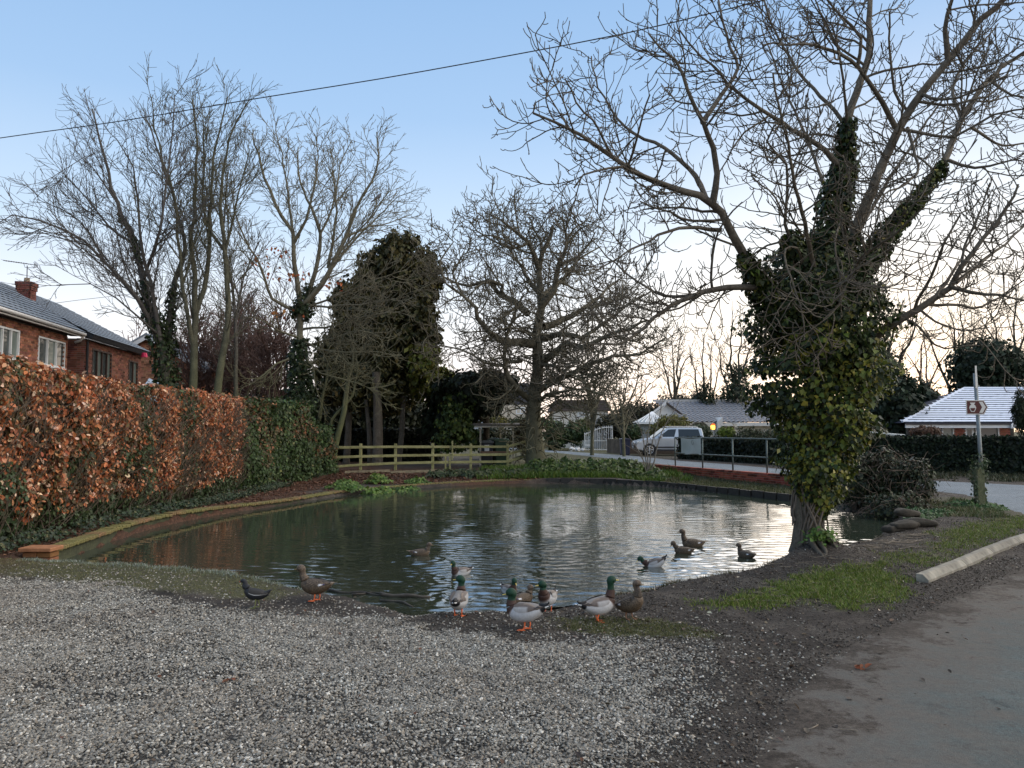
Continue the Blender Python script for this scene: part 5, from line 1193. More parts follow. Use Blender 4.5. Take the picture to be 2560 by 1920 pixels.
# ================================================================== sign post, sign and the old timber post
sp_ = GH(2460, 1268); Ys = sp_.y
SPX = D(2437.5, 933, Ys)
gp = simple('galvanised_pole', (.20, .225, .23), .5, .15, 4, .15, .5)
pt = thing('sign_post', 'leaning galvanised steel pole carrying the brown direction sign', 'post', sp_)
MB().tube([(0, 0, -.2), SPX - sp_], .038, 14).build('pole', gp, pt, smooth=True)
ax_ = (SPX - sp_).normalized()
for zz in (2.12, 2.55):
    c_ = ax_ * zz; MB().tube([c_ - ax_ * .02, c_ + ax_ * .02], .044, 14).build('clamp', gp, pt)
    MB().box(.05, .075, -.012, .012, -.015, .015, Matrix.Translation(c_)).build('bolt', gp, pt)
q = MB(); q.box(-.018, .018, -.052, -.042, -.24, .24, Matrix.Translation(ax_ * 2.74 + Vector((-.012, 0, 0)))); q.build('bracket_plate', simple('bright_steel', (.55, .56, .55), .35, .1, 4, .05, .6), pt)
sgn = thing('direction_sign', 'brown arrow-ended sign with white pottery vase and white chevron', 'sign', D(2442, 1018, Ys - .075), R(-6)); so = sgn.location
SB = simple('sign_brown', (.085, .018, .014), .45, .05, 3, .02); SW = simple('sign_white', (.70, .68, .62), .45, .05, 3, .02)
pxm = Ys / F
def sp2(pts): return [((x - 2442) * pxm, (1018 - y) * pxm) for x, y in pts]
outl = [(2417, 1000.5), (2459, 1000.5), (2468.5, 1018), (2459, 1036), (2417, 1036)]
MB().prism(sp2(outl), 0, .012).build('plate', SW, sgn)
inn = [(2419, 1002.5), (2457.8, 1002.5), (2466.3, 1018), (2457.8, 1034), (2419, 1034)]
MB().prism(sp2(inn), -.004, -.001).build('brown_panel', SB, sgn)
MB().prism(sp2([(2447, 1004.5), (2455.5, 1004.5), (2463, 1018), (2455.5, 1032), (2447, 1032), (2454, 1018)]), -.008, -.005).build('chevron', SW, sgn)
vase = [(2425.5, 1006.5), (2438.5, 1006.5), (2437.2, 1009), (2435, 1011), (2438.6, 1014.5), (2440.2, 1019.5), (2438.5, 1024), (2436, 1029.5), (2428, 1029.5), (2425.5, 1024), (2423.8, 1019.5), (2425.4, 1014.5), (2429, 1011), (2426.8, 1009)]
MB().prism(sp2(vase), -.008, -.005).build('vase', SW, sgn)
MB().prism(sp2([(2426, 1020), (2438, 1020), (2436.8, 1023.5), (2434.8, 1027.6), (2429.2, 1027.6), (2427.2, 1023.5)]), -.011, -.009).build('vase_band', SB, sgn)
op = GH(2468, 1272); op.y += .25; op.z = H(op.x, op.y)
wp = bark_mat('old_oak_post', (.09, .095, .06), (.19, .19, .12), (.11, .13, .05), -2)
tp = thing('timber_post', 'thick old mossy timber post with ivy beside the sign pole', 'post', op)
MB().box(-.085, .085, -.08, .08, -.2, .84).build('post', wp, tp, bevel=.018)
r3 = np.random.default_rng(9)
P = np.array(op) + np.stack([r3.choice([-.1, .1], 240) * r3.uniform(.9, 1.25, 240), r3.uniform(-.12, .1, 240), r3.uniform(0, .95, 240)], 1)
P = np.concatenate([P, np.array(op) + [.03, -.03, .92] + r3.normal(0, .09, (120, 3)), np.array(D(2452, 1215, Ys)) + r3.normal(0, 1, (90, 3)) * [.03, .04, .28]])
V, Fq, C = leaves(P, np.tile((0, -1., .2), (len(P), 1)), .06, 'ivy', pick([(.03, .05, .02), (.06, .09, .04), (.18, .17, .12)], [3, 3, 1], len(P), r3), r3)
link('ivy', npmesh('ivy', V - np.array(op), Fq, C), IVYM, tp, kind='stuff')
q = MB(); bxp = D(2439, 1206, Ys + .1); q.box(-.05, .05, -.04, .04, -.05, .03); mk_ = q.build('marker_box', DARKW, None, bxp); 
mt = thing('utility_marker', 'small black box on a thin stake left of the sign pole', 'marker', (bxp.x, bxp.y, H(bxp.x, bxp.y))); mk_.parent = mt; mk_.location = (0, 0, bxp.z - mt.location.z)
MB().tube([(0, 0, -.05), (0, 0, bxp.z - mt.location.z)], .012, 6).build('stake', wp, mt)

# ================================================================== kerb stones in the right foreground
kc = simple('kerb_concrete', (.215, .20, .16), .85, .28, 7, .5)
K = [GH(2322, 1458), GH(2424, 1416), GH(2492, 1384), GH(2560, 1357), GH(2680, 1322), GH(2820, 1295)]
KL = smooth_line([tuple(k) for k in K], .05)
kcum = np.concatenate([[0], np.cumsum(np.linalg.norm(np.diff(KL, axis=0), axis=1))]); nk = min(7, int(kcum[-1] / .915)); kl_ = kcum[-1] / nk
for k in range(nk):
    a = np.array([np.interp(k * kl_ + .003, kcum, KL[:, j]) for j in range(3)]); b = np.array([np.interp((k + 1) * kl_ - .003, kcum, KL[:, j]) for j in range(3)])
    a = Vector(a); b = Vector(b); d_ = b - a; Ln = d_.length; d_.normalize(); y_ = Vector((-d_.y, d_.x, 0)).normalized(); z_ = d_.cross(y_)
    o = MB().prism([(-.0, -.15), (.13, -.15), (.13, .085), (.06, .085), (.0, .03)], 0, Ln).mesh('kerb_stone')
    V_ = Matrix(((0, 1, 0, 0), (1, 0, 0, 0), (0, 0, 1, 0), (0, 0, 0, 1)))
    o.transform(V_); bevel_mesh(o, .007, 2); 
    sn = fbm(np.arange(len(o.vertices)) * .37, np.zeros(len(o.vertices)), k)
    ob = link('kerb_stone', o, kc, None, a); ob.rotation_euler = Matrix((d_, y_, z_)).transposed().to_euler()
    tag(ob, ['first rounded kerb stone, end of the row in the mud beside the near road', 'second kerb stone from the muddy end of the row', 'third kerb stone from the muddy end of the row', 'fourth kerb stone from the muddy end of the row', 'fifth kerb stone from the muddy end, by the right edge of the photo', 'sixth kerb stone, towards the right edge', 'seventh and last kerb stone in the row'][k], 'kerb', 'kerb stones beside the near road')

# ================================================================== sandbags
sb = simple('wet_hessian', (.05, .043, .032), .9, .25, 30, .6)
for k, (px, py, rz, sx, lab) in enumerate(((2235, 1330, .5, .8, 'small dark sandbag at the water end of the pile'), (2262, 1322, .25, 1., 'sandbag leaning against the lowest one at the water edge'), (2300, 1316, -.1, 1.1, 'largest brown sandbag on the right of the pile'), (2268, 1306, .3, .95, 'sandbag on top of the pile at the back'))):
    p = GH(px, py); me = bpy.data.meshes.new('sandbag'); import bmesh
    bm = bmesh.new(); bmesh.ops.create_uvsphere(bm, u_segments=20, v_segments=12, radius=1)
    for v_ in bm.verts:
        c3 = v_.co; sgnx = math.copysign(abs(c3.x) ** .6, c3.x); sy = math.copysign(abs(c3.y) ** .7, c3.y); sz = math.copysign(abs(c3.z) ** .8, c3.z)
        w3 = 1 + .16 * math.sin(c3.x * 6 + k) + .10 * math.sin(c3.y * 7 + c3.x * 4 + 2 * k); v_.co = Vector((sgnx * .26 * sx, sy * .13 * w3, sz * .065 * w3 + (abs(sgnx) ** 2) * -.01))
    bm.to_mesh(me); bm.free(); me.polygons.foreach_set('use_smooth', [True] * len(me.polygons))
    o = link('sandbag', me, sb, None, (p.x, p.y, p.z + .07 + (.10 if k == 3 else 0)), (0, R(4 * k - 6), rz)); tag(o, lab, 'sandbag', 'sandbags at the corner of the pond')

# ================================================================== overhead cables
blk = simple('black_cable', (.02, .02, .022), .6)
for pts, rad, lab in (([D(-300, 393, 23), D(0, 345, 21), D(300, 303, 20), D(625, 249, 19), D(950, 197, 18), D(1273, 139, 17), D(1560, 84, 16), D(1830, 20, 15), D(2250, -85, 13.8)], .0125, 'black overhead cable crossing the sky from left to top right'),
                      ([D(1500, 540, 30), D(1642, 507, 29), D(1983, 433, 27), D(2291, 370, 26), D(2700, 280, 25)], .010, 'thin overhead wire passing behind the crown of the ivy-clad tree'),
                      ([D(-100, 785, 40), D(120, 760, 44), D(215, 748, 48), D(420, 725, 55)], .014, 'short thin wire above the house roof behind the slender trees')):
    o = MB().tube([tuple(p) for p in smooth_line([tuple(p) for p in pts], 1.0)], rad, 6).build('overhead_cable', blk, smooth=True); tag(o, lab, 'cable')
# ================================================================== brick houses on the left
r = np.random.default_rng(101)
Z = Vector((0, 0, 1))
tileL = frosted('frosted_grey_tile', (.055, .058, .062), (.22, .25, .28), .55)
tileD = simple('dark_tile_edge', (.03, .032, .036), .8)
hz = .1
C1 = D(205, 833, 26.6); hdv = Vector((-.148, .989, 0)).normalized()      # eave corner, direction of the facade (away from us)
hnv = Vector((hdv.y, -hdv.x, 0))                                          # facing the pond
E0 = C1 - hdv * 13.0
nW = -hnv
A = E0 - hnv * .32; A.z = 0; Lh = 13.0 - .35
h1 = thing('brick_house', 'nearer two-storey brick house with white windows, chimney and aerial at the left edge', 'house', A); o1 = A.copy()
zE = C1.z - .12
def uOf(px, py=850):         # distance along the facade seen at px
    rr_ = ray(px, py); t_ = rr_.x / rr_.y; return (t_ * A.y - A.x) / (hdv.x - t_ * hdv.y)
w1 = (uOf(96), uOf(163)); w0 = (uOf(-40), uOf(48)); zt = zE - .28
zb = 3.72; zb0 = zb - .62
holes = [(w1[0], w1[1], zb0, zt), (w0[0], w0[1], zb, zt)]
brick_wall(h1, A, hdv, hnv, Lh, 2.6, zE, r, holes, 300, (.34, .15, .095), off=o1)
M = Matrix((hdv, hnv, Z)).transposed().to_4x4(); M.translation = A - o1
# wall shell with its window openings
q = MB(); x_ = 0.0
for a, b, c0, c1_ in sorted(holes):
    q.box(x_, a, -.3, -.012, 0, zE, M); q.box(a, b, -.3, -.012, 0, c0, M); q.box(a, b, -.3, -.012, c1_, zE, M); x_ = b
q.box(x_, Lh, -.3, -.012, 0, zE, M); q.build('wall', MORTAR, h1)
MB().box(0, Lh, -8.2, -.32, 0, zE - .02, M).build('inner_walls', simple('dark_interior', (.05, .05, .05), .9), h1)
window(h1, A, hdv, hnv, w1[0], w1[1], zb, zt, o1, 3); window(h1, A, hdv, hnv, w0[0], w0[1], zb, zt, o1, 4)
MB().box(w1[0], w1[1], -.08, .01, zb0, zb - .055, M).build('white_panel', WHITE, h1)
MB().box(0, w1[0] - .1, .0, .75, zb0 - .55, zb0 - .40, M @ Matrix.Rotation(R(-14), 4, 'X')).build('porch_roof', tileL, h1) if False else None
MB().box(0, w1[0] - .05, .012, .55, zb - .60, zb - .50, M).build('porch_roof', simple('lead_grey', (.16, .18, .20), .6), h1)
# soffit, fascia, gutter
MB().box(0, Lh + .3, -.02, .34, zE, zE + .03, M).build('soffit', simple('dark_soffit', (.04, .035, .03), .8), h1)
MB().box(0, Lh + .3, .34, .37, zE - .03, zE + .15, M).build('fascia', WHITEP, h1)
gt = MB().tube([A + hnv * .43 + hdv * .0 + Z * (zE + .09) - o1, A + hnv * .43 + hdv * (Lh + .32) + Z * (zE + .07) - o1], .06, 8).build('gutter', WHITEP, h1, smooth=True)
MB().tube([A + hnv * .43 + hdv * (Lh + .25) + Z * (zE + .04) - o1, A + hnv * .25 + hdv * (Lh + .45) + Z * (zE - .12) - o1, A + hnv * .06 + hdv * (Lh + .45) + Z * (zE - .2) - o1], .045, 8).build('downpipe', WHITEP, h1, smooth=True)
up = (-hnv * math.cos(R(31)) + Z * math.sin(R(31)))
Oe = A + hnv * .44 + Z * (zE + .13)
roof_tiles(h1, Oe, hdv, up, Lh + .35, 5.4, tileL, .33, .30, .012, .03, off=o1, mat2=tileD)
MB().prism([(0, 0), (0, 0), (0, 0)], 0, 0) if False else None
rb = MB(); nrm_ = hdv.cross(up); nrm_ = nrm_ if nrm_.z > 0 else -nrm_
p0, p1, p2, p3 = [v_ - o1 for v_ in (Oe, Oe + hdv * (Lh + .35), Oe + hdv * (Lh + .35) + up * 5.45, Oe + up * 5.45)]
rb.add([p - nrm_ * .03 for p in (p0, p1, p2, p3)] + [p - nrm_ * .16 for p in (p0, p1, p2, p3)], [(0, 1, 2, 3), (7, 6, 5, 4), (0, 4, 5, 1), (1, 5, 6, 2), (2, 6, 7, 3), (3, 7, 4, 0)]); rb.build('roof', tileD, h1)
up2 = (hnv * math.cos(R(31)) + Z * math.sin(R(31))); rdg = Oe + up * 5.4
roof2 = MB(); e2 = rdg - up2 * 5.4 - o1; q0 = rdg - o1; roof2.add([q0, q0 + hdv * (Lh + .35), e2 + hdv * (Lh + .35), e2], [(0, 1, 2, 3)]); roof2.build('rear_roof_slope', tileL, h1)
gz_ = MB(); ga = A + hdv * Lh + Z * zE - o1; gz_.add([ga, ga - hnv * 9.0, ga + (up * 5.0).project(hnv) + Z * 2.58], [(0, 1, 2)]); gz_.build('gable', MORTAR, h1)
# chimney of separate bricks
cp_ = D(64, 790, 27.6); chx = cp_; ct = D(64, 706, 27.6).z
chm = thing('x', None, None); bpy.data.objects.remove(chm)
cb_ = MB(); cwid = .46; nC = 0
chp = None
rows = int((ct - (cp_.z - .5)) / .075)
for j in range(rows):
    z = cp_.z - .5 + j * .075; flare = .03 if j in (rows - 4, rows - 3) else .05 if j in (rows - 2, rows - 1) else 0
    for s_ in range(4):
        d4 = [(hdv, hnv), (-hnv, hdv), (-hdv, -hnv), (hnv, -hdv)][s_]; half = cwid / 2 + flare
        u = -half + (.11 if j % 2 else 0)
        for k in range(4):
            a, b = max(-half, -half + k * .225 - (.11 if j % 2 else 0)), min(half, -half + k * .225 + .215 - (.11 if j % 2 else 0))
            if b - a < .03: continue
            Mx = Matrix((d4[0], d4[1], Z)).transposed().to_4x4(); Mx.translation = Vector((cp_.x, cp_.y, 0)) - o1
            cb_.cur = bcol(r, (.27, .10, .075)); cb_.box(a, b, half - .06, half, z, z + .066, Mx)
chimney = cb_.build('chimney', BRICK, h1, kind='stuff')
q = MB(); Mx = Matrix((hdv, hnv, Z)).transposed().to_4x4(); Mx.translation = Vector((cp_.x, cp_.y, 0)) - o1
q.box(-.19, .19, -.19, .19, cp_.z - .5, ct - .01, Mx); q.build('chimney_core', MORTAR, h1)
MB().tube([Vector((cp_.x, cp_.y, ct - .02)) - o1, Vector((cp_.x, cp_.y, ct + .16)) - o1], [.11, .09], 12).build('chimney_pot', simple('buff_pot', (.42, .33, .22), .8), h1)
ms = simple('aerial_metal', (.10, .10, .11), .5, metal=.4)
ae = thing('tv_aerial', 'thin television aerial on a mast above the brick chimney', 'aerial', (cp_.x, cp_.y, ct + .14)); ao = ae.location.copy()
MB().tube([(0, 0, -.1), tuple(D(68, 664, 27.6) - ao)], .016, 6).build('mast', ms, ae)
b0, b1 = D(8, 651, 27.4) - ao, D(94, 663, 27.8) - ao
MB().tube([tuple(b0), tuple(b1)], .012, 5).build('boom', ms, ae)
MB().tube([tuple(D(60, 660, 27.6) - ao), tuple(D(62, 668, 27.6) - ao), tuple(D(84, 670, 27.7) - ao), tuple(D(86, 662, 27.7) - ao)], .010, 5).build('boom_brace', ms, ae)
for k in range(11):
    p = b0.lerp(b1, k / 14 + .02); MB().tube([tuple(p + hnv * .0 + Vector((0, -.16, -.0))), tuple(p + Vector((0, .16, 0)))], .006, 4).build('element', ms, ae)
for k in range(5):
    p = b0.lerp(b1, .90 + k * .025); MB().tube([tuple(p + Vector((0, 0, -.14 + .02 * k))), tuple(p + Vector((.02, 0, .14 - .02 * k)))], .007, 4).build('reflector_rod', ms, ae)

# second house, set behind with brown windows
C2 = D(375, 882, 33.4); A2 = C2 - hdv * 6.2 - hnv * .30; A2.z = 0; o2 = A2.copy(); L2 = 6.0; zE2 = C2.z - .10
h2 = thing('brick_house', 'second brick house with brown-framed windows behind the tall bare trees', 'house', A2)
def uOf2(px, AA, py=900):
    rr_ = ray(px, py); t_ = rr_.x / rr_.y; return (t_ * AA.y - AA.x) / (hdv.x - t_ * hdv.y)
v0, v1 = uOf2(230, A2), uOf2(279, A2); v2, v3 = uOf2(322, A2), uOf2(345, A2)
hl2 = [(v0, v1, 3.4, 4.62), (v2, v3, 3.4, 4.55)]
brick_wall(h2, A2, hdv, hnv, L2, 2.6, zE2, r, hl2, 60, (.30, .13, .09), off=o2)
brick_wall(h2, A2 - hnv * 6, hnv, -hdv, 6.0, 2.6, zE2, r, (), 0, (.24, .10, .075), off=o2)  # side brick toned darker to paint in the shadow of the recess
M = Matrix((hdv, hnv, Z)).transposed().to_4x4(); M.translation = A2 - o2
q = MB(); x_ = 0
for a, b, c0, c1_ in hl2:
    q.box(x_, a, -.3, -.012, 0, zE2, M); q.box(a, b, -.3, -.012, 0, c0, M); q.box(a, b, -.3, -.012, c1_, zE2, M); x_ = b
q.box(x_, L2, -.3, -.012, 0, zE2, M); q.box(.015, L2 - .01, -6, -.31, 0, zE2 - .01, M); q.build('wall', MORTAR, h2)
BRN = simple('brown_frame', (.07, .04, .03), .6)
window(h2, A2, hdv, hnv, v0, v1, 3.4, 4.62, o2, 4, BRN, .06); window(h2, A2, hdv, hnv, v2, v3, 3.4, 4.55, o2, 2, BRN, .06)
MB().box(-.1, L2 + .2, .0, .30, zE2, zE2 + .12, M).build('eave_board', BRN, h2)
up_ = (-hnv * math.cos(R(28)) + Z * math.sin(R(28))); Oe2 = A2 + hnv * .36 - hdv * .25 + Z * (zE2 + .10)
roof_tiles(h2, Oe2, hdv, up_, L2 + .5, 4.5, tileL, .33, .30, .012, .03, off=o2, mat2=tileD)
n2v = hdv.cross(up_); n2v = n2v if n2v.z > 0 else -n2v
rb = MB(); ps4 = [v_ - o2 for v_ in (Oe2, Oe2 + hdv * (L2 + .5), Oe2 + hdv * (L2 + .5) + up_ * 4.55, Oe2 + up_ * 4.55)]
rb.add([p - n2v * .03 for p in ps4] + [p - n2v * .18 for p in ps4], [(0, 1, 2, 3), (7, 6, 5, 4), (0, 4, 5, 1), (1, 5, 6, 2), (2, 6, 7, 3), (3, 7, 4, 0)]); rb.build('roof', tileD, h2)
pa = A2 + hnv * .05 + hdv * .05 - o2
MB().tube([pa + Z * 2.5, pa + Z * (zE2 - .1)], .045, 8).build('downpipe', simple('black_pipe', (.02, .02, .022), .5), h2)

# third house: orange brick gable with white bargeboards, and its lean-to
Y3 = 41.0
ap = D(372, 838, Y3); ee = D(522, 926, Y3); ew = ap.x - (ee.x - ap.x)
h3 = thing('brick_house', 'orange brick gable end with white bargeboard seen between the tall trees', 'house', (ap.x, Y3, 0)); o3 = Vector((ap.x, Y3, 0))
wgt = ee.x - ap.x - .35; slope = (ap.z - ee.z) / (ee.x - ap.x)
def cl3(u, z): return z < ap.z - .12 - abs(u - wgt) * slope
brick_wall(h3, Vector((ap.x - wgt, Y3, 0)), Vector((1, 0, 0)), Vector((0, -1, 0)), 2 * wgt, 2.4, ap.z, r, (), 0, (.40, .18, .10), off=o3, clip=cl3)
g3 = MB(); g3.prism([(-wgt, 0), (wgt, 0), (wgt, ap.z - wgt * slope - .1), (0, ap.z - .1), (-wgt, ap.z - wgt * slope - .1)], .012, 7); g3.build('wall', simple('orange_brick_far', (.34, .16, .10), .9, .2, 9), h3)
for s_ in (-1, 1):
    e_ = Vector((s_ * (ee.x - ap.x), 0, ee.z)); t_ = Vector((0, 0, ap.z)); d_ = (e_ - t_).normalized(); nn = Vector((0, 1, 0)).cross(d_); nn = nn if nn.z > 0 else -nn
    b = MB(); q4 = [t_ + Vector((0, -.3, 0)), e_ + Vector((0, -.3, 0)), e_ + Vector((0, -.3, 0)) - nn * .22, t_ + Vector((0, -.3, 0)) - nn * .22]
    b.add(q4 + [p + Vector((0, .03, 0)) for p in q4], [(0, 1, 2, 3), (7, 6, 5, 4), (0, 4, 5, 1), (1, 5, 6, 2), (2, 6, 7, 3), (3, 7, 4, 0)]); b.build('bargeboard', WHITEP, h3)
    b = MB(); q4 = [t_ + Vector((0, -.32, .0)), e_ + Vector((0, -.32, 0)), e_ + Vector((0, 7, 0)), t_ + Vector((0, 7, 0))]
    b.add([p + nn * .08 for p in q4] + [p + nn * .0 for p in q4], [(0, 1, 2, 3), (7, 6, 5, 4), (0, 4, 5, 1), (1, 5, 6, 2), (2, 6, 7, 3), (3, 7, 4, 0)]); b.build('roof', tileL, h3)
lt = D(385, 950, 35); ln_ = thing('garage_roof', 'low frosted blue-grey lean-to roof below the orange brick gable', 'outbuilding', (lt.x, lt.y, 0)); lo = Vector((lt.x, lt.y, 0))
a = D(340, 930, 35) - lo; dv_ = Vector((1, 0, -.45)).normalized()
roof_tiles(ln_, D(345, 985, 34.5), Vector((.9, .05, -.42)).normalized(), Vector((-.1, .85, .5)).normalized(), 1.6, 1.6, frosted('blue_frost_tile', (.07, .08, .1), (.38, .46, .54), .8), .33, .26, .012, .03, off=lo, mat2=tileD)
MB().box(-1.0, 1.0, .2, 2.2, 0, 2.9).build('wall', MORTAR, ln_)
# dark-pink football-like toy in the window of house 2 is left to the trees; a pink hanging basket
tag(MB().tube([(0, 0, -.09), (0, 0, .10)], [.14, .10], 9).build('hanging_toy', simple('pink_plastic', (.62, .03, .10), .5), None, D(361, 888, 32.0)), 'small bright pink ball hanging by the second brick house', 'ornament')

# ================================================================== white houses behind the chestnut
def gz(x, y): return H(x, y)
wh = thing('white_house', 'cream rendered house with white windows glimpsed left of the chestnut trunk', 'house', (D(1250, 1065, 68).x, 68, 0)); wo = Vector(wh.location)
xl, xc, xr = D(1165, 1040, 68).x - wo.x, D(1250, 1040, 68).x - wo.x, D(1345, 1040, 68).x - wo.x; zt_ = D(1250, 1012, 68).z
MB().box(xl, xc - .01, .9, 9, 0, zt_ - .1).build('side_wall', simple('shade_tinted_render', (.42, .45, .47), .9, .06, 2), wh)  # blue-grey tint paints in the shade on this cream side wall
MB().box(xc, xr, 0, 9, 0, zt_).build('front_wall', CREAM, wh)
MB().prism([(xl - .4, zt_ - .1), (xr + .4, zt_), (xr - .8, zt_ + 2.0), (xl + .8, zt_ + 2.0)], 1, 8).build('roof', simple('dark_slate', (.045, .045, .05), .7), wh)
wu0, wu1 = D(1290, 1025, 68).x - wo.x, D(1312, 1025, 68).x - wo.x
window(wh, Vector((wo.x, 68, 0)), Vector((1, 0, 0)), Vector((0, -1, 0)), wu0, wu1, D(0, 1035, 68).z, D(0, 1018, 68).z, wo, 2, WHITE, .09, sill=False)
wh2 = thing('white_house', 'pale house with a small white window just right of the chestnut trunk', 'house', (D(1450, 1060, 66).x, 66, 0)); wo = Vector(wh2.location)
x0_, x1_ = D(1385, 1040, 66).x - wo.x, D(1520, 1040, 66).x - wo.x
MB().box(x0_, x1_, 0, 8, 0, D(0, 1027, 66).z).build('wall', CREAM2, wh2)
MB().prism([(x0_ - .3, D(0, 1027, 66).z), (x1_ + .3, D(0, 1027, 66).z), (x1_ - .2, D(0, 1000, 66).z), (x0_ + .2, D(0, 1000, 66).z)], -.2, 8).build('roof', simple('brown_roof', (.09, .07, .06), .8), wh2)
window(wh2, Vector((wo.x, 66, 0)), Vector((1, 0, 0)), Vector((0, -1, 0)), D(1444, 1060, 66).x - wo.x, D(1462, 1060, 66).x - wo.x, D(0, 1042, 66).z, D(0, 1031, 66).z, wo, 2, WHITE, .09, sill=False)
MB().box(D(1478, 1060, 66).x - wo.x, D(1500, 1060, 66).x - wo.x, -.6, 2, 0, D(0, 1048, 66).z).build('annexe', simple('grey_render', (.36, .35, .33), .9), wh2)

# ================================================================== grey-tiled bungalow with porch, arches and conservatory
YB = 58.0
bg_ = thing('grey_bungalow', 'long low bungalow with grey pantiled roof, arched porch and conservatory behind the silver car', 'bungalow', (D(1850, 1060, YB).x, YB, 0)); bo2 = Vector(bg_.location)
X = lambda px, Y_=YB: D(px, 1000, Y_).x - bo2.x
Zp = lambda py, Y_=YB: D(1280, py, Y_).z
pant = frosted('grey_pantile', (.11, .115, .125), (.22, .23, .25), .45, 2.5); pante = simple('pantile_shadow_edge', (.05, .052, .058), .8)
MB().box(X(1650), X(2080), .3, 8, 0, Zp(1056)).build('wall', CREAM2, bg_)
ra = math.atan2(Zp(1002, 62) - Zp(1055), 4.0); upb = Vector((0, math.cos(ra), math.sin(ra)))
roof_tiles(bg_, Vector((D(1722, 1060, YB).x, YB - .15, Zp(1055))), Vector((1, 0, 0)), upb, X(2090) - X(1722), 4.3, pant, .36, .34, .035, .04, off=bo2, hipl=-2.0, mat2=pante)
_rz = Zp(1055) + upb.z * 4.3; _ry = -.15 + upb.y * 4.3
MB().box(X(1722) - 2.0, X(2090), _ry - .1, _ry + .15, _rz - .05, _rz + .12).build('ridge', simple('pale_ridge', (.45, .44, .42), .8), bg_)
MB().box(X(1800), X(2090), -.2, -.12, Zp(1065), Zp(1056) - .01).build('fascia', WHITEP, bg_)
gb = MB(); gb.prism([(X(1650), 0), (X(1708), 0), (X(1708), Zp(1050)), (X(1690), Zp(1032)), (X(1668), Zp(1010)), (X(1630), Zp(1040))], .0, .25); gb.build('white_gable', WHITEP, bg_)
v_ = [(X(1664), Zp(1004)), (X(1716), Zp(1044)), (X(1716), Zp(1049)), (X(1664), Zp(1010))]; MB().prism(v_, -.25, -.05).build('bargeboard', DARKW, bg_)
v_ = [(X(1664), Zp(1004)), (X(1668), Zp(1006)), (X(1618), Zp(1046)), (X(1612), Zp(1044))]; MB().prism(v_, -.25, -.05).build('bargeboard', WHITEP, bg_)
roof_tiles(bg_, Vector((D(1706, 1060, 56).x, 56.0, Zp(1055, 56))), Vector((1, 0, 0)), Vector((0, .93, .37)).normalized(), D(1796, 1060, 56).x - D(1706, 1060, 56).x, 1.7, pant, .34, .30, .04, .05, off=bo2, mat2=pante, name='porch_tiles')
X6 = lambda px: D(px, 1000, 56).x - bo2.x
# porch front with two arches
def arch_wall(x0, x1, z0, z1, cx_, rx, rz_, zs, y0, y1):
    pts = [(x0, z0), (cx_ - rx, z0), (cx_ - rx, zs)] + [(cx_ - rx * math.cos(a), zs + rz_ * math.sin(a)) for a in np.linspace(.15, math.pi - .15, 9)] + [(cx_ + rx, zs), (cx_ + rx, z0), (x1, z0), (x1, z1), (x0, z1)]
    return MB().prism(pts, y0, y1)
arch_wall(X6(1708), X6(1782), 0, Zp(1056, 56), X6(1747), X6(1772) - X6(1747), .5, Zp(1072, 56), -2.05, -1.85).build('porch_arch', CREAM2, bg_)
MB().prism([(X6(1790), 0), (X6(1803), 0), (X6(1803), Zp(1043, 56)), (X6(1790), Zp(1056, 56))], -2.3, 0).build('porch_side_wall', WHITEP, bg_)
arch_wall(X6(1806), X6(1850), 0, Zp(1060, 56), X6(1828), X6(1846) - X6(1828), .45, Zp(1072, 56), -1.2, -1.0).build('porch_arch', CREAM2, bg_)
# conservatory
cs = simple('conservatory_glass', (.30, .34, .36), .15, .05)
cx0, cx1 = X6(1592), X6(1660); zc0, zc1 = Zp(1056, 56), Zp(1029, 56)
MB().box(cx0 + .1, cx1 - .1, -1.9, .2, 0, zc0 - .03).build('conservatory', cs, bg_)
pk_ = Vector((X6(1640), -.4, zc1)); ring = [Vector((cx0 + (cx1 - cx0) * k / 7, -2.0 - .25 * math.sin(k / 7 * math.pi), zc0)) for k in range(8)]
q = MB(); q.add([pk_] + ring + [Vector((cx1, .2, zc0)), Vector((cx0, .2, zc0))], [(0, k + 1, k + 2) for k in range(7)] + [(0, 8, 9), (0, 10, 1)]); q.build('conservatory_roof', cs, bg_)
for p in ring: MB().tube([tuple(pk_ + Vector((0, 0, .02))), tuple(p + Vector((0, -.02, .02)))], .045, 4).build('glazing_bar', WHITE, bg_)
MB().box(cx0 - .05, cx1 + .05, -2.3, -2.05, zc0 - .12, zc0 + .02).build('conservatory_gutter', WHITE, bg_)
# lit porch lantern
lp = D(1782, 1066, 53.7); lamp = thing('porch_lantern', 'glowing amber lantern on the porch wall of the grey bungalow', 'lamp', lp)
em = NT('lit_amber_glass'); em.fin((.9, .45, .08), .4); em.b.inputs['Emission Color'].default_value = (1, .50, .06, 1); em.b.inputs['Emission Strength'].default_value = 1.9
MB().box(-.14, .14, -.10, .10, -.22, .08).build('glass', em.m, lamp, bevel=.04)
MB().prism([(-.18, .085), (.18, .085), (.06, .22), (-.06, .22)], -.13, .13).build('cap', simple('lamp_red_cap', (.35, .10, .03), .6), lamp)
MB().box(-.03, .03, .1, .32, -.1, -.05).build('bracket', DARKW, lamp)
sl = bpy.data.lights.new('lantern_light', 'POINT'); sl.energy = 12; sl.color = (1, .6, .2); sl.shadow_soft_size = .15; so_ = bpy.data.objects.new('lantern_light', sl); col.objects.link(so_); so_.parent = lamp; so_.location = (0, -.35, -.05)

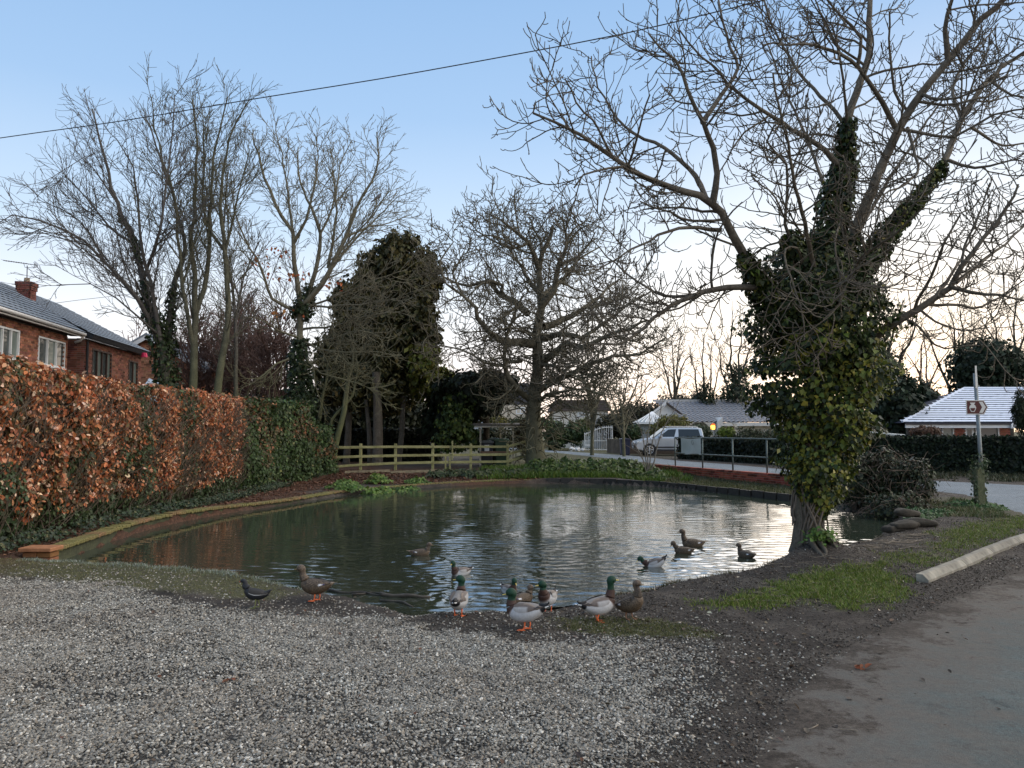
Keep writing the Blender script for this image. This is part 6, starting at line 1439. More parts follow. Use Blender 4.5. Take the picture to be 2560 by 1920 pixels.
# ================================================================== frosty-roofed bungalow on the right
YF = 42.0
fb = thing('frosty_bungalow', 'red brick bungalow with a white-frosted hipped roof behind the dark hedge', 'bungalow', (D(2400, 1060, YF).x, YF, 0)); fo2 = Vector(fb.location)
X = lambda px, Y_=YF: D(px, 1000, Y_).x - fo2.x
Zp = lambda py, Y_=YF: D(1280, py, Y_).z
zEv = Zp(1056); zR = Zp(973, 46.5)
raf = math.atan2(zR - zEv, 4.5); upf = Vector((0, math.cos(raf), math.sin(raf))); Lf = math.hypot(4.5, zR - zEv)
frost = frosted('thick_frost_tile', (.30, .33, .40), (.60, .66, .76), .95, 3)
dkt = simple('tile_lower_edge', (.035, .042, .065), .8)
x0 = D(2256, 1060, YF).x; hipx = D(2412, 1060, 46.5).x - x0
Wf = 14.5
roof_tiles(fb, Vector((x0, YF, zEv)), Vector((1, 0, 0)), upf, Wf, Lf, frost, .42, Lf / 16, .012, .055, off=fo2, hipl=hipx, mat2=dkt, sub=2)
q = MB(); a = Vector((x0, YF, zEv)) - fo2; b = a + Vector((hipx, 4.5, zR - zEv)); q.add([a, a + Vector((Wf, 0, 0)), b + Vector((Wf - hipx, 0, 0)), b, a + Vector((0, 9, 0)), a + Vector((Wf, 9, 0))], [(0, 1, 2, 3), (0, 3, 4), (4, 3, 2, 5)]); q.v = [v_ - Vector((0, 0, .03)) if isinstance(v_, Vector) else (v_[0], v_[1], v_[2] - .03) for v_ in q.v]; q.build('roof', dkt, fb)
MB().tube([b + Vector((0, 0, .05)), b + Vector((Wf - hipx, 0, .05))], .09, 6).build('ridge', frost, fb)
MB().tube([a + Vector((0, 0, .05)), b + Vector((0, 0, .05))], .07, 6).build('hip', frost, fb)
MB().box(X(2260), X(2537) , -.10, -.02, zEv - .30, zEv - .09).build('fascia', WHITE, fb)
MB().box(X(2258), X(2534), -.20, -.10, zEv - .12, zEv - .02).build('gutter', simple('black_gutter', (.02, .02, .03), .5), fb)
MB().prism([(X(2519), zEv - .33), (X(2537), zEv - .33), (X(2537), zEv + .12), (X(2530), zEv + .05), (X(2519), zEv - .1)], -.24, -.16).build('box_end', WHITE, fb)
bx0, bx1 = X(2281), X(2537); Aw = Vector((fo2.x + bx0, YF + .5, 0))
f1, f2 = D(2327, 1060, YF + .5).x - Aw.x, D(2384, 1060, YF + .5).x - Aw.x; d1_, d2_ = D(2411, 1060, YF + .5).x - Aw.x, D(2435, 1060, YF + .5).x - Aw.x; g1_, g2_ = D(2438, 1060, YF + .5).x - Aw.x, D(2497, 1060, YF + .5).x - Aw.x
zW = Zp(1066, YF + .5)
hls = [(f1, f2, .9, zW), (d1_, d2_, .1, zW), (g1_, g2_, .8, zW)]
Lw_ = bx1 - bx0
brick_wall(fb, Aw, Vector((1, 0, 0)), Vector((0, -1, 0)), Lw_, .95, zEv - .1, r, hls, 0, (.30, .10, .065), off=fo2)
q = MB(); x_ = 0; M = Matrix.Translation(Aw - fo2)
for a_, b_, c0, c1_ in hls:
    q.box(x_, a_, .012, .3, 0, zEv - .05, M); q.box(a_, b_, .012, .3, 0, c0, M); q.box(a_, b_, .012, .3, c1_, zEv - .05, M); x_ = b_
q.box(x_, Lw_, .012, .3, 0, zEv - .05, M); q.build('wall', MORTAR, fb)
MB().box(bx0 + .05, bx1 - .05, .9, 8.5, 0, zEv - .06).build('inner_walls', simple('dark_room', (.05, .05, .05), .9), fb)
window(fb, Aw, Vector((1, 0, 0)), Vector((0, -1, 0)), f1, f2, .9, zW, fo2, 2, WHITE, .07, sill=False)
window(fb, Aw, Vector((1, 0, 0)), Vector((0, -1, 0)), g1_, g2_, .8, zW, fo2, 1, WHITE, .07, sill=False)
q = MB()
for k in range(14):        # gathered curtain behind the glass
    u = g1_ + .1 + (g2_ - g1_ - .2) * k / 14; q.tube([(u + .05, .19, .8), (u + .05, .19, zW - .05)], .06, 5)
q.v = [tuple(Vector(v_) + Aw - fo2) for v_ in q.v]; q.build('curtain', simple('green_grey_curtain', (.30, .35, .30), .9), fb, kind='stuff')
dr_ = MB().box(d1_ + .02, d2_ - .02, -.0, .05, .15, zW, M).build('door', WHITE, fb); MB().box(d1_ + .14, d2_ - .14, -.012, -.002, zW - .5, zW - .15, M).build('pane', GLASS, dr_)
# ================================================================== hedges and shrubs round the road
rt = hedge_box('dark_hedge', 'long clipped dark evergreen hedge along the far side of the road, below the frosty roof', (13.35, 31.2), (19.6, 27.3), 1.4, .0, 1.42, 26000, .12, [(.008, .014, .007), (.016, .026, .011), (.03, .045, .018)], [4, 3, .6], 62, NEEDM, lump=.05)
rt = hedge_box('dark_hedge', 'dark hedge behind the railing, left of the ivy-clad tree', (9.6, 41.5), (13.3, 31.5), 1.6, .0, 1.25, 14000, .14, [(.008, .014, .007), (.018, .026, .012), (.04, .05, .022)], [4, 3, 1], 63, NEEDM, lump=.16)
GRN = [(.03, .05, .02), (.05, .08, .03), (.08, .11, .04)]
def bush(px, py, Y_, rx, ry_, n, cols, lab, seed, size=.14, shape='oval', name='shrub', cat='shrub', group=None, extra=()):
    b = D(px, py, Y_); b.z = H(b.x, b.y)
    return evergreen(name, lab, cat, [EL(px, py, Y_, rx, ry_)] + [EL(*e) for e in extra], n, size, cols, [3, 3, 1], seed, b, shape, shell=.85, lump=.3)
bush(1392, 1085, 57, 32, 34, 6000, GRN, 'dark green bush just right of the chestnut trunk', 201, .2, extra=[(1440, 1080, 57.5, 30, 32)])
bush(1462, 1062, 60, 22, 18, 2500, [(.09, .11, .03), (.14, .15, .04), (.06, .08, .02)], 'yellow-green shrub top left of the white gate', 202, .2)
bush(1682, 1058, 52, 44, 24, 7000, [(.12, .12, .03), (.20, .18, .05), (.07, .08, .02)], 'golden-leaved rounded shrub behind the roof of the silver car', 203, .16, extra=[(1660, 1075, 52, 40, 20)])
bush(1582, 1082, 52, 24, 22, 3500, GRN, 'round green bush behind the blue wheelie bin', 204, .15)
bush(1750, 1078, 51.5, 28, 20, 4000, [(.07, .09, .05), (.11, .13, .08), (.05, .07, .03)], 'grey-green shrub under the porch arch', 205, .14)
bush(1815, 1082, 50, 24, 16, 3000, [(.10, .14, .02), (.15, .19, .03), (.06, .09, .02)], 'bright lime-green shrub right of the lit lantern', 206, .14)
bush(1870, 1085, 49, 34, 20, 4500, [(.05, .06, .03), (.09, .09, .05), (.04, .05, .02)], 'grey twiggy shrub in front of the grey bungalow', 207, .14, extra=[(1930, 1088, 48, 40, 18)])
bush(1850, 1118, 40, 40, 22, 6000, [(.025, .035, .016), (.045, .055, .025), (.07, .075, .035)], 'low straggly bush right of the silver car behind the railing', 208, .13, extra=[(1800, 1135, 39, 30, 14)])
bush(2312, 1078, 40, 34, 14, 3000, [(.10, .055, .035), (.14, .08, .05), (.06, .04, .03)], 'brown-leaved shrub under the left eave of the frosty bungalow', 209, .12)
bush(2555, 1030, 37.5, 22, 62, 6000, [(.012, .02, .008), (.025, .035, .014), (.04, .05, .02)], 'tall dark cypress clipped square at the right edge', 210, .16, 'needle')
bush(1245, 1052, 44, 26, 13, 2200, [(.12, .12, .02), (.20, .18, .04), (.07, .08, .02)], 'yellow-green shrub above the roof of the bin shelter', 211, .16)
bush(1230, 1095, 40, 60, 28, 7000, [(.015, .022, .010), (.03, .04, .016), (.05, .05, .025)], 'dark hedge bushes behind the bin shelter', 212, .17)
bush(1310, 1090, 37, 26, 40, 4000, [(.06, .05, .025), (.09, .075, .04), (.04, .05, .02)], 'brownish bush between the bin shelter and the chestnut', 213, .15)
bush(1330, 1055, 45, 60, 14, 3500, GRN, 'green bush low behind the chestnut trunk', 214, .18)
bush(2090, 1120, 26, 60, 40, 5000, [(.02, .03, .014), (.035, .045, .02), (.06, .07, .03)], 'dark shrubs behind the lower ivy of the big tree', 215, .12)
DK = [(.014, .020, .010), (.025, .033, .014), (.04, .045, .02)]
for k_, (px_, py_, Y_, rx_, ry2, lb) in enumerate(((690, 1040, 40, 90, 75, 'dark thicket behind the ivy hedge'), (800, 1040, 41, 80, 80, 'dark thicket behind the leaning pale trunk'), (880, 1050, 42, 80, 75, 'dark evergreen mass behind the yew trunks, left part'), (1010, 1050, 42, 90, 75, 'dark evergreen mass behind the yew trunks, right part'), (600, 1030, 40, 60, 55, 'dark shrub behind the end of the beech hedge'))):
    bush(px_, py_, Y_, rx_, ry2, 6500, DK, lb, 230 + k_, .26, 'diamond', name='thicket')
for k_, (px_, py_, Y_, rx_, ry2, lb) in enumerate(((1545, 1062, 64, 50, 30, 'distant bush behind the brown board fence'), (1600, 1035, 70, 60, 34, 'distant dark trees behind the conservatory'), (1720, 1010, 75, 90, 26, 'distant treetops behind the left part of the grey bungalow'), (1900, 1012, 75, 110, 30, 'distant treetops behind the right part of the grey bungalow'), (2080, 1040, 60, 100, 50, 'distant dark bushes behind the lower ivy'), (2130, 1070, 42, 70, 30, 'dark shrubs behind the hedge next to the big tree'))):
    bush(px_, py_, Y_, rx_, ry2, 5200, [(.03, .032, .02), (.045, .045, .026), (.06, .055, .03)], lb, 240 + k_, .26, 'diamond', name='far_bushes' if False else 'distant_shrub')
# low walls and panels behind the car
def slabthing(name, lab, cat, a, b, z0, z1, th, mat, part, n=1, gap=.02):
    o = thing(name, lab, cat, (a.x, a.y, 0)); d_ = (b - a); d_.z = 0; Ln = d_.length; d_.normalize(); n_ = Vector((-d_.y, d_.x, 0)); M = Matrix((d_, n_, Z)).transposed().to_4x4()
    for k in range(n): MB().box(Ln * k / n, Ln * (k + 1) / n - (gap if n > 1 else 0), -th / 2 + .006 * (k % 2), th / 2, z0, z1, M).build(part, mat, o)
    return o
slabthing('garden_wall', 'low brown brick garden wall behind the silver car', 'wall', D(1570, 1100, 50), D(1800, 1100, 48.5), 0, D(0, 1103, 49).z, .2, simple('brown_brick_far', (.15, .11, .08), .9, .2, 10), 'wall_panel')
slabthing('board_fence', 'brown board fence between the white gate and the blue bin', 'fence', D(1518, 1100, 52), D(1568, 1100, 49), 0, D(0, 1098, 50).z, .05, simple('brown_boards', (.13, .10, .07), .85, .25, 3), 'board', 9)
q = D(1776, 1100, 45); pr_ = thing('brick_pier', 'short brick gate pier right of the silver car with a pale cap', 'pier', (q.x, q.y, 0)); brick_wall(pr_, q + Vector((-.35, -.25, -q.z)), Vector((1, 0, 0)), Vector((0, -1, 0)), .7, .05, q.z - .1 + .1, r, (), 99, (.26, .12, .08), off=(q.x, q.y, 0)); MB().box(-.345, .345, -.24, .3, 0, q.z).build('core', MORTAR, pr_); MB().box(-.4, .4, -.32, .36, q.z + .003, q.z + .08).build('cap', CREAM2, pr_)
# white ornamental gate
gy = 56.0; gt = thing('ornamental_gate', 'tall white metal gate with a rising curved top and scrollwork', 'gate', (D(1462, 1060, gy).x, gy, H(5, gy))); go = gt.location
wg = simple('white_gate_paint', (.74, .73, .70), .5, .05); gw = D(1530, 1060, gy).x - go.x
def gtop(f): return D(0, 1082 - 18 * math.sin(min(1, f * 1.15) * math.pi / 2), gy).z - go.z
n_ = 15
for k in range(n_ + 1):
    f = k / n_; x_ = gw * f; w_ = .07 if k in (0, n_) else .028; tp_ = gtop(f)
    MB().box(x_ - w_ / 2, x_ + w_ / 2, -.03 if w_ > .05 else -.014, .03 if w_ > .05 else .014, .05, tp_).build('bar', wg, gt)
for zf in (.12, .75): MB().box(.04, gw - .04, -.025, .025, zf - .03, zf + .03).build('crossbar', wg, gt)
MB().tube([(gw * f, -.005, gtop(f) - .12) for f in np.linspace(0, 1, 14)], .035, 5).build('top_rail', wg, gt)
for k in range(3):
    cx_ = gw * (.25 + .25 * k); zc_ = .95 + .1 * k
    for s_ in (-1, 1): MB().tube([(cx_ + s_ * (.05 + .09 * (1 - a / 6)) * math.cos(a), -.035, zc_ + s_ * (.05 + .10 * (1 - a / 6)) * math.sin(a) + s_ * .12) for a in np.linspace(0, 5.6, 14)], .014, 4).build('scroll', wg, gt)
MB().box(.0, .55, -.06, -.03, .35, .50).build('name_plate', wg, gt)
for k, (px, py, s_, lab) in enumerate(((1431, 1118, 1.0, 'leftmost white stone at the foot of the bush by the gate'), (1443, 1119, .9, 'middle white stone by the road near the white gate'), (1456, 1120, .7, 'flattish white stone nearest the white gate'))):
    p = D(px, py, 56); p.z = H(p.x, p.y)
    bm = bmesh.new(); bmesh.ops.create_icosphere(bm, subdivisions=2, radius=1)
    for v_ in bm.verts: v_.co = Vector((v_.co.x * .28 * s_, v_.co.y * .22 * s_, v_.co.z * .2 * s_)) * (1 + .25 * math.sin(5 * v_.co.x + k * 2) * math.cos(4 * v_.co.z + v_.co.y))
    me = bpy.data.meshes.new('white_stone'); bm.to_mesh(me); bm.free()
    tag(link('white_stone', me, WHITEP, None, p + Vector((0, 0, .1))), lab, 'stone', 'white stones by the gate')
# ================================================================== silver estate-style SUV
cy_ = 47.0; cfx = D(1583, 1141, cy_).x; crx = D(1756, 1141, cy_).x; CL = crx - cfx
car = thing('parked_car', 'silver high-roofed car parked side-on across the road, nose to the left', 'car', ((cfx + crx) / 2, cy_, H(10, 47) + .02), 0)
paint = NT('silver_paint'); v = paint.co(); paint.fin(paint.ramp(paint.noise(v, 1.5, 3, .5), [(.3, (.46, .49, .52)), (.7, (.54, .57, .60))]), .28, None, .55, .5); paint.b.inputs['Coat Weight'].default_value = .5
blackp = simple('black_plastic', (.025, .025, .027), .6, .1); tyre = simple('tyre_rubber', (.02, .02, .02), .85, .1); alloy = simple('alloy', (.55, .56, .57), .35, .05, 4, .02, .6)
cgl = NT('car_glass'); cgl.fin((.015, .02, .025), .05, None, 0, .6); CG = cgl.m
s = CL / 4.25; hw = .88
X_ = lambda x: (x - 2.125) * s
def body_section(y):         # side outline (x, z) of the lower body
    return None
wr = .33
def lower():
    p = [(.10, .34), (.02, .50), (.04, .72), (.20, .86), (.60, .97), (1.15, 1.04), (3.95, 1.06), (4.16, .98), (4.22, .70), (4.22, .40), (4.10, .28)]
    def archp(cx_, n=9, r_=.40): return [(cx_ + r_ * math.cos(a), .30 + r_ * math.sin(a)) for a in np.linspace(-.15, math.pi + .15, n)]
    low = archp(3.42)[:] ; low2 = archp(.86)[:]
    return p + [(x, z) for x, z in low] + [(2.9, .26), (1.35, .26)] + [(x, z) for x, z in low2] + [(.42, .30)]
import bmesh
def solid(name, poly, y0, y1, mat, parent, bev=.03, taper=None):
    bm = bmesh.new(); a = [bm.verts.new((X_(x), y0, z)) for x, z in poly]; f = bm.faces.new(a); r_ = bmesh.ops.extrude_face_region(bm, geom=[f])
    for v_ in [g_ for g_ in r_['geom'] if isinstance(g_, bmesh.types.BMVert)]: v_.co.y = y1
    if taper:
        for v_ in bm.verts: v_.co.y *= taper(v_.co.z)
    bmesh.ops.recalc_face_normals(bm, faces=bm.faces)
    if bev: bmesh.ops.bevel(bm, geom=[e for e in bm.edges if e.calc_face_angle(0) > .6], offset=bev, segments=2, affect='EDGES', profile=.6)
    me = bpy.data.meshes.new(name); bm.to_mesh(me); bm.free(); return link(name, me, mat, parent)
solid('body', lower(), -hw, hw, paint.m, car, .035)
tap = lambda z: 1 - max(0, (z - 1.03)) * .22
solid('cabin', [(1.12, 1.0), (1.92, 1.60), (2.25, 1.66), (3.75, 1.66), (4.05, 1.60), (4.17, 1.0)], -hw * .97, hw * .97, paint.m, car, .04, tap)
for s_ in (-1, 1):
    yy = lambda z: s_ * (hw * .97 * tap(z) + .006)
    def pane(nm, poly, mat=CG):
        q = MB(); q.add([(X_(x), yy(z), z) for x, z in poly] + [(X_(x), yy(z) - s_ * .02, z) for x, z in poly], [tuple(range(len(poly))), tuple(range(2 * len(poly) - 1, len(poly) - 1, -1))] + [(i, i + len(poly), (i + 1) % len(poly) + len(poly), (i + 1) % len(poly)) for i in range(len(poly))]); return q.build(nm, mat, car)
    pane('side_window', [(1.42, 1.10), (2.02, 1.54), (2.50, 1.56), (2.36, 1.10)]); pane('side_window', [(2.62, 1.10), (2.62, 1.56), (3.84, 1.55), (3.96, 1.10)])
    MB().box(X_(1.15), X_(2.95), s_ * hw + (.0 if s_ > 0 else -.02), s_ * hw + (.02 if s_ > 0 else 0), .44, .52).build('side_strip', blackp, car)
    MB().box(X_(1.3), X_(2.98), s_ * hw + (.0 if s_ > 0 else -.015), s_ * hw + (.015 if s_ > 0 else 0), .26, .36).build('sill_trim', blackp, car)
    for xx in (2.15, 3.05): MB().box(X_(xx), X_(xx + .17), s_ * hw + (.0 if s_ > 0 else -.03), s_ * hw + (.03 if s_ > 0 else 0), .90, .93).build('door_handle', paint.m, car)
    MB().box(X_(2.56), X_(2.57), s_ * hw + (-.002 if s_ > 0 else -.004), s_ * hw + (.004 if s_ > 0 else .002), .40, 1.04).build('door_gap', blackp, car)
    MB().box(X_(1.40), X_(1.41), s_ * hw + (-.002 if s_ > 0 else -.004), s_ * hw + (.004 if s_ > 0 else .002), .60, 1.04).build('door_gap', blackp, car)
    MB().box(-.09, .09, -.10, .10, -.07, .07, Matrix.Translation((X_(1.52), s_ * (hw + .09), 1.12))).build('wing_mirror', paint.m, car, bevel=.03, seg=2)
    MB().tube([(X_(1.95), s_ * .62, 1.67), (X_(2.1), s_ * .62, 1.715), (X_(3.7), s_ * .62, 1.715), (X_(3.85), s_ * .62, 1.66)], .022, 6).build('roof_rail', alloy, car)
    MB().box(X_(.07), X_(.42), s_ * .80 - .1, s_ * .80 + .09, .70, .84).build('headlight', simple('lamp_glass', (.55, .58, .6), .15), car, bevel=.03)
    MB().box(X_(4.12), X_(4.24), s_ * .76 - .1, s_ * .76 + .10, .80, 1.02).build('tail_light', simple('red_lens', (.35, .02, .02), .2), car, bevel=.02)
    for cx_ in (.86, 3.42):
        M = Matrix.Translation((X_(cx_), s_ * (hw - .11), wr - .0)); wh_ = MB().tube([(0, -.10, 0), (0, .10, 0)], wr, 24); wh_.v = [tuple(M @ Vector(v_)) for v_ in wh_.v]; W_ = wh_.build('wheel', tyre, car, bevel=.015)
        q = MB(); yo = s_ * (hw - .004)
        for k in range(7):
            a = 2 * math.pi * k / 7; q.tube([(X_(cx_) + .03 * math.cos(a), yo, wr + .03 * math.sin(a)), (X_(cx_) + .21 * math.cos(a), yo, wr + .21 * math.sin(a))], [.028, .02], 5)
        q.tube([(X_(cx_) + .225 * math.cos(a), yo, wr + .225 * math.sin(a)) for a in np.linspace(0, 2 * math.pi, 21)], .018, 5); q.tube([(X_(cx_), yo - .02, wr), (X_(cx_), yo + .02, wr)], .05, 10); q.build('rim', alloy, W_)
        MB().tube([(X_(cx_), s_ * (hw - .3), .3), (X_(cx_), s_ * (hw - .03), .3)], .385, 20).build('wheel_arch_liner', blackp, car)
q = MB(); q.add([(X_(1.165), -hw * .8, 1.06), (X_(1.165), hw * .8, 1.06), (X_(1.885), hw * .72, 1.60), (X_(1.885), -hw * .72, 1.60)], [(0, 1, 2, 3)]); q.v = [(x - .035, y, z + .02) for x, y, z in q.v]; q.build('windscreen', CG, car)
MB().box(X_(-.0), X_(.10), -.62, .62, .44, .60).build('grille', blackp, car, bevel=.01)
MB().box(X_(.0) - .02, X_(.0) + .01, -.26, .26, .44, .55).build('number_plate', WHITEP, car)
# half-hidden pale car beyond the right hedge
p = D(2228, 1090, 33.5); pc = thing('parked_car', 'pale car almost hidden behind the dark hedge, only its sloping roof showing', 'car', (p.x - .2, 33.6, .1))
q = MB(); q.prism([(-1.9, .3), (1.6, .3), (1.65, .85), (1.15, 1.0), (.45, 1.36), (-.9, 1.48), (-1.8, 1.38), (-1.95, .9)], -.8, .8); q.build('body', simple('pale_green_paint', (.38, .42, .42), .35, .03, 2, .02), pc, bevel=.05, seg=2)
q = MB(); q.add([(.52, -.7, 1.365), (1.14, -.74, 1.03), (1.14, .74, 1.03), (.52, .7, 1.365)], [(0, 1, 2, 3)]); q.v = [(x + .01, y, z + .02) for x, y, z in q.v]; q.build('windscreen', GLASS, pc)
for s_ in (-1, 1): MB().prism([(-1.6, 1.0), (.9, 1.0), (.35, 1.28), (-.9, 1.38), (-1.6, 1.3)], s_ * .805 - .004, s_ * .805 + .004).build('side_window', GLASS, pc)
# ================================================================== gravel: loose pebbles scattered as one stuff object
r = np.random.default_rng(303)
n = 600000
x = r.uniform(-6.9, 2.6, n); y = r.uniform(2.7, 9.4, n) 
fr = np.abs(x) < y * .70 + .35
x, y = x[fr], y[fr]
P0 = polydist(x, y, GRAVEL) + (fbm(x * 1.6, y * 1.6, 5) - .5) * .7 + (fbm(x * 6, y * 6, 6) - .5) * .42
prob = sstep(.12, -.30, P0) + .06 * sstep(1.5, .0, P0)
thin = .55 + .9 * fbm(x * .9, y * .9, 44)
prob *= np.clip(np.where(P0 < -.9, 1, thin), 0, 1)
patch_ = .5 + .5 * sstep(.36, .50, fbm(x * .75 + 3, y * .75, 45, 4)); worn = sstep(-1.2, 1.6, x - .3 * (y - 4)) * sstep(.62, .40, fbm(x * 1.3, y * 1.3, 46, 4)); prob *= patch_ * (1 - .7 * worn)
ok = (r.random(len(x)) < prob) & (polydist(x, y, PXY) > .45) & (polydist(x, y, NEAR) > -.4)
x, y = x[ok], y[ok]; n = len(x)
sc3 = np.stack([r.uniform(.0055, .0115, n), r.uniform(.0045, .0088, n), r.uniform(.003, .006, n)], 1) * r.choice([.75, 1., 1.15, 1.32], n, p=[.35, .4, .2, .05])[:, None]
z = HN(x, y) + sc3[:, 2] * r.uniform(.2, .9, n)
big = np.array([tuple(GH(a, b).xy) for a, b in ((1905, 1725), (1915, 1715), (1925, 1735), (1932, 1722), (1898, 1745), (1918, 1760), (1862, 1770), (1875, 1775), (1940, 1772), (1960, 1745))])
me = bpy.data.meshes.new('gravel'); me.vertices.add(n); me.vertices.foreach_set('co', np.stack([x, y, z], 1).astype(np.float32).ravel())
for nm, typ, arr in (('rot', 'FLOAT_VECTOR', np.stack([r.normal(0, .35, n), r.normal(0, .35, n), r.uniform(0, 6.28, n)], 1)), ('scl', 'FLOAT_VECTOR', sc3), ('rnd', 'FLOAT', r.random(n))):
    a = me.attributes.new(nm, typ, 'POINT'); a.data.foreach_set('vector' if typ != 'FLOAT' else 'value', arr.astype(np.float32).ravel())
peb = NT('pebble'); rd = peb.attr('rnd', 'INSTANCER'); 
pc_ = peb.ramp(rd, [(0, (.055, .050, .043)), (.2, (.14, .132, .114)), (.5, (.235, .223, .194)), (.7, (.32, .305, .266)), (.82, (.24, .20, .15)), (.93, (.46, .44, .385)), (1, (.68, .655, .59))])
pv = peb.pos(); big_ = peb.noise(pv, 1.1, 4, .6)
pc_ = peb.mix(1.0, pc_, peb.ramp(big_, [(.3, (.86, .82, .78)), (.6, (1.06, 1.06, 1.04))]), 'MULTIPLY')
peb.fin(pc_, .75, None, 0, .3)
gn = bpy.data.node_groups.new('pebbles', 'GeometryNodeTree'); gn.interface.new_socket('Geometry', in_out='INPUT', socket_type='NodeSocketGeometry'); gn.interface.new_socket('Geometry', in_out='OUTPUT', socket_type='NodeSocketGeometry')
N_ = gn.nodes; K_ = gn.links
gi = N_.new('NodeGroupInput'); go_ = N_.new('NodeGroupOutput'); iop = N_.new('GeometryNodeInstanceOnPoints')
m2p = N_.new('GeometryNodeMeshToPoints'); K_.new(gi.outputs[0], m2p.inputs[0]); K_.new(m2p.outputs[0], iop.inputs['Points'])
jn = N_.new('GeometryNodeJoinGeometry')
for k in range(4):
    ic = N_.new('GeometryNodeMeshIcoSphere'); ic.inputs['Radius'].default_value = 1; ic.inputs['Subdivisions'].default_value = 2
    sp3 = N_.new('GeometryNodeSetPosition'); K_.new(ic.outputs[0], sp3.inputs['Geometry'])
    nz3 = N_.new('ShaderNodeTexNoise'); nz3.noise_dimensions = '4D'; nz3.inputs['Scale'].default_value = .9; nz3.inputs['W'].default_value = 3.3 * k; nz3.inputs['Detail'].default_value = 1
    sb3 = N_.new('ShaderNodeVectorMath'); sb3.operation = 'SUBTRACT'; K_.new(nz3.outputs['Color'], sb3.inputs[0]); sb3.inputs[1].default_value = (.5, .5, .5)
    ml3 = N_.new('ShaderNodeVectorMath'); ml3.operation = 'SCALE'; K_.new(sb3.outputs[0], ml3.inputs[0]); ml3.inputs['Scale'].default_value = 1.9
    K_.new(ml3.outputs[0], sp3.inputs['Offset'])
    ss = N_.new('GeometryNodeSetShadeSmooth'); K_.new(sp3.outputs[0], ss.inputs[0])
    g2i = N_.new('GeometryNodeGeometryToInstance'); K_.new(ss.outputs[0], g2i.inputs[0]); K_.new(g2i.outputs[0], jn.inputs[0])
smt = N_.new('GeometryNodeSetMaterial'); smt.inputs['Material'].default_value = peb.m
K_.new(jn.outputs[0], iop.inputs['Instance']); iop.inputs['Pick Instance'].default_value = True
ri = N_.new('FunctionNodeRandomValue'); ri.data_type = 'INT'; ri.inputs[4].default_value = 0; ri.inputs[5].default_value = 3; K_.new(ri.outputs[2], iop.inputs['Instance Index'])
for nm, sock in (('rot', 'Rotation'), ('scl', 'Scale')):
    na = N_.new('GeometryNodeInputNamedAttribute'); na.data_type = 'FLOAT_VECTOR'; na.inputs[0].default_value = nm
    if sock == 'Rotation':
        e2r = N_.new('FunctionNodeEulerToRotation'); K_.new(na.outputs[0], e2r.inputs[0]); K_.new(e2r.outputs[0], iop.inputs[sock])
    else: K_.new(na.outputs[0], iop.inputs[sock])
K_.new(iop.outputs[0], smt.inputs[0]); K_.new(smt.outputs[0], go_.inputs[0])
gv = link('gravel', me, peb.m, kind='stuff'); gv.modifiers.new('pebbles', 'NODES').node_group = gn
# crumbs of trodden earth and grit over the bare mud
n = 150000; y = 3.2 + 12.0 * r.random(n) ** 1.5; x = r.uniform(-.8, 9.5, n)
d_ = polydist(x, y, PXY); k = (d_ > .1) & (d_ < 5.2) & (polydist(x, y, NEAR) > -.30 - .5 * fbm(x * 2, y * 2, 71)) & (polydist(x, y, GRAVEL) > -.5) & (fbm(x * 1.7, y * 1.7, 72, 4) + .25 * r.random(n) > .52) & (np.abs(x) < y * .72 + .3)
x, y = x[k], y[k]; n = len(x); s3 = np.stack([r.uniform(.003, .010, n), r.uniform(.003, .008, n), r.uniform(.002, .005, n)], 1) * (1 + .8 * (r.random(n) < .06))[:, None]
me = bpy.data.meshes.new('earth_crumbs'); me.vertices.add(n); me.vertices.foreach_set('co', np.stack([x, y, HN(x, y) + s3[:, 2] * .4], 1).astype(np.float32).ravel())
for nm, typ, arr in (('rot', 'FLOAT_VECTOR', np.stack([r.normal(0, .35, n), r.normal(0, .35, n), r.uniform(0, 6.28, n)], 1)), ('scl', 'FLOAT_VECTOR', s3), ('rnd', 'FLOAT', r.random(n))):
    a = me.attributes.new(nm, typ, 'POINT'); a.data.foreach_set('vector' if typ != 'FLOAT' else 'value', arr.astype(np.float32).ravel())
crm = NT('earth_crumb'); crm.fin(crm.ramp(crm.attr('rnd', 'INSTANCER'), [(0, (.028, .023, .018)), (.5, (.065, .054, .043)), (.8, (.11, .096, .078)), (.93, (.16, .145, .12)), (1, (.36, .34, .30))]), .85, None, 0, .2)
gn2 = gn.copy(); gn2.nodes['Set Material'].inputs['Material'].default_value = crm.m
ec = link('earth_crumbs', me, crm.m, kind='stuff'); ec.modifiers.new('crumbs', 'NODES').node_group = gn2
# a few larger pale stones lying in the mud
st_ = NT('flint'); st_.fin(st_.ramp(st_.n('ShaderNodeObjectInfo').outputs['Random'], [(0, (.30, .28, .25)), (.6, (.45, .43, .40)), (1, (.62, .60, .57))]), .7, None, 0, .3)
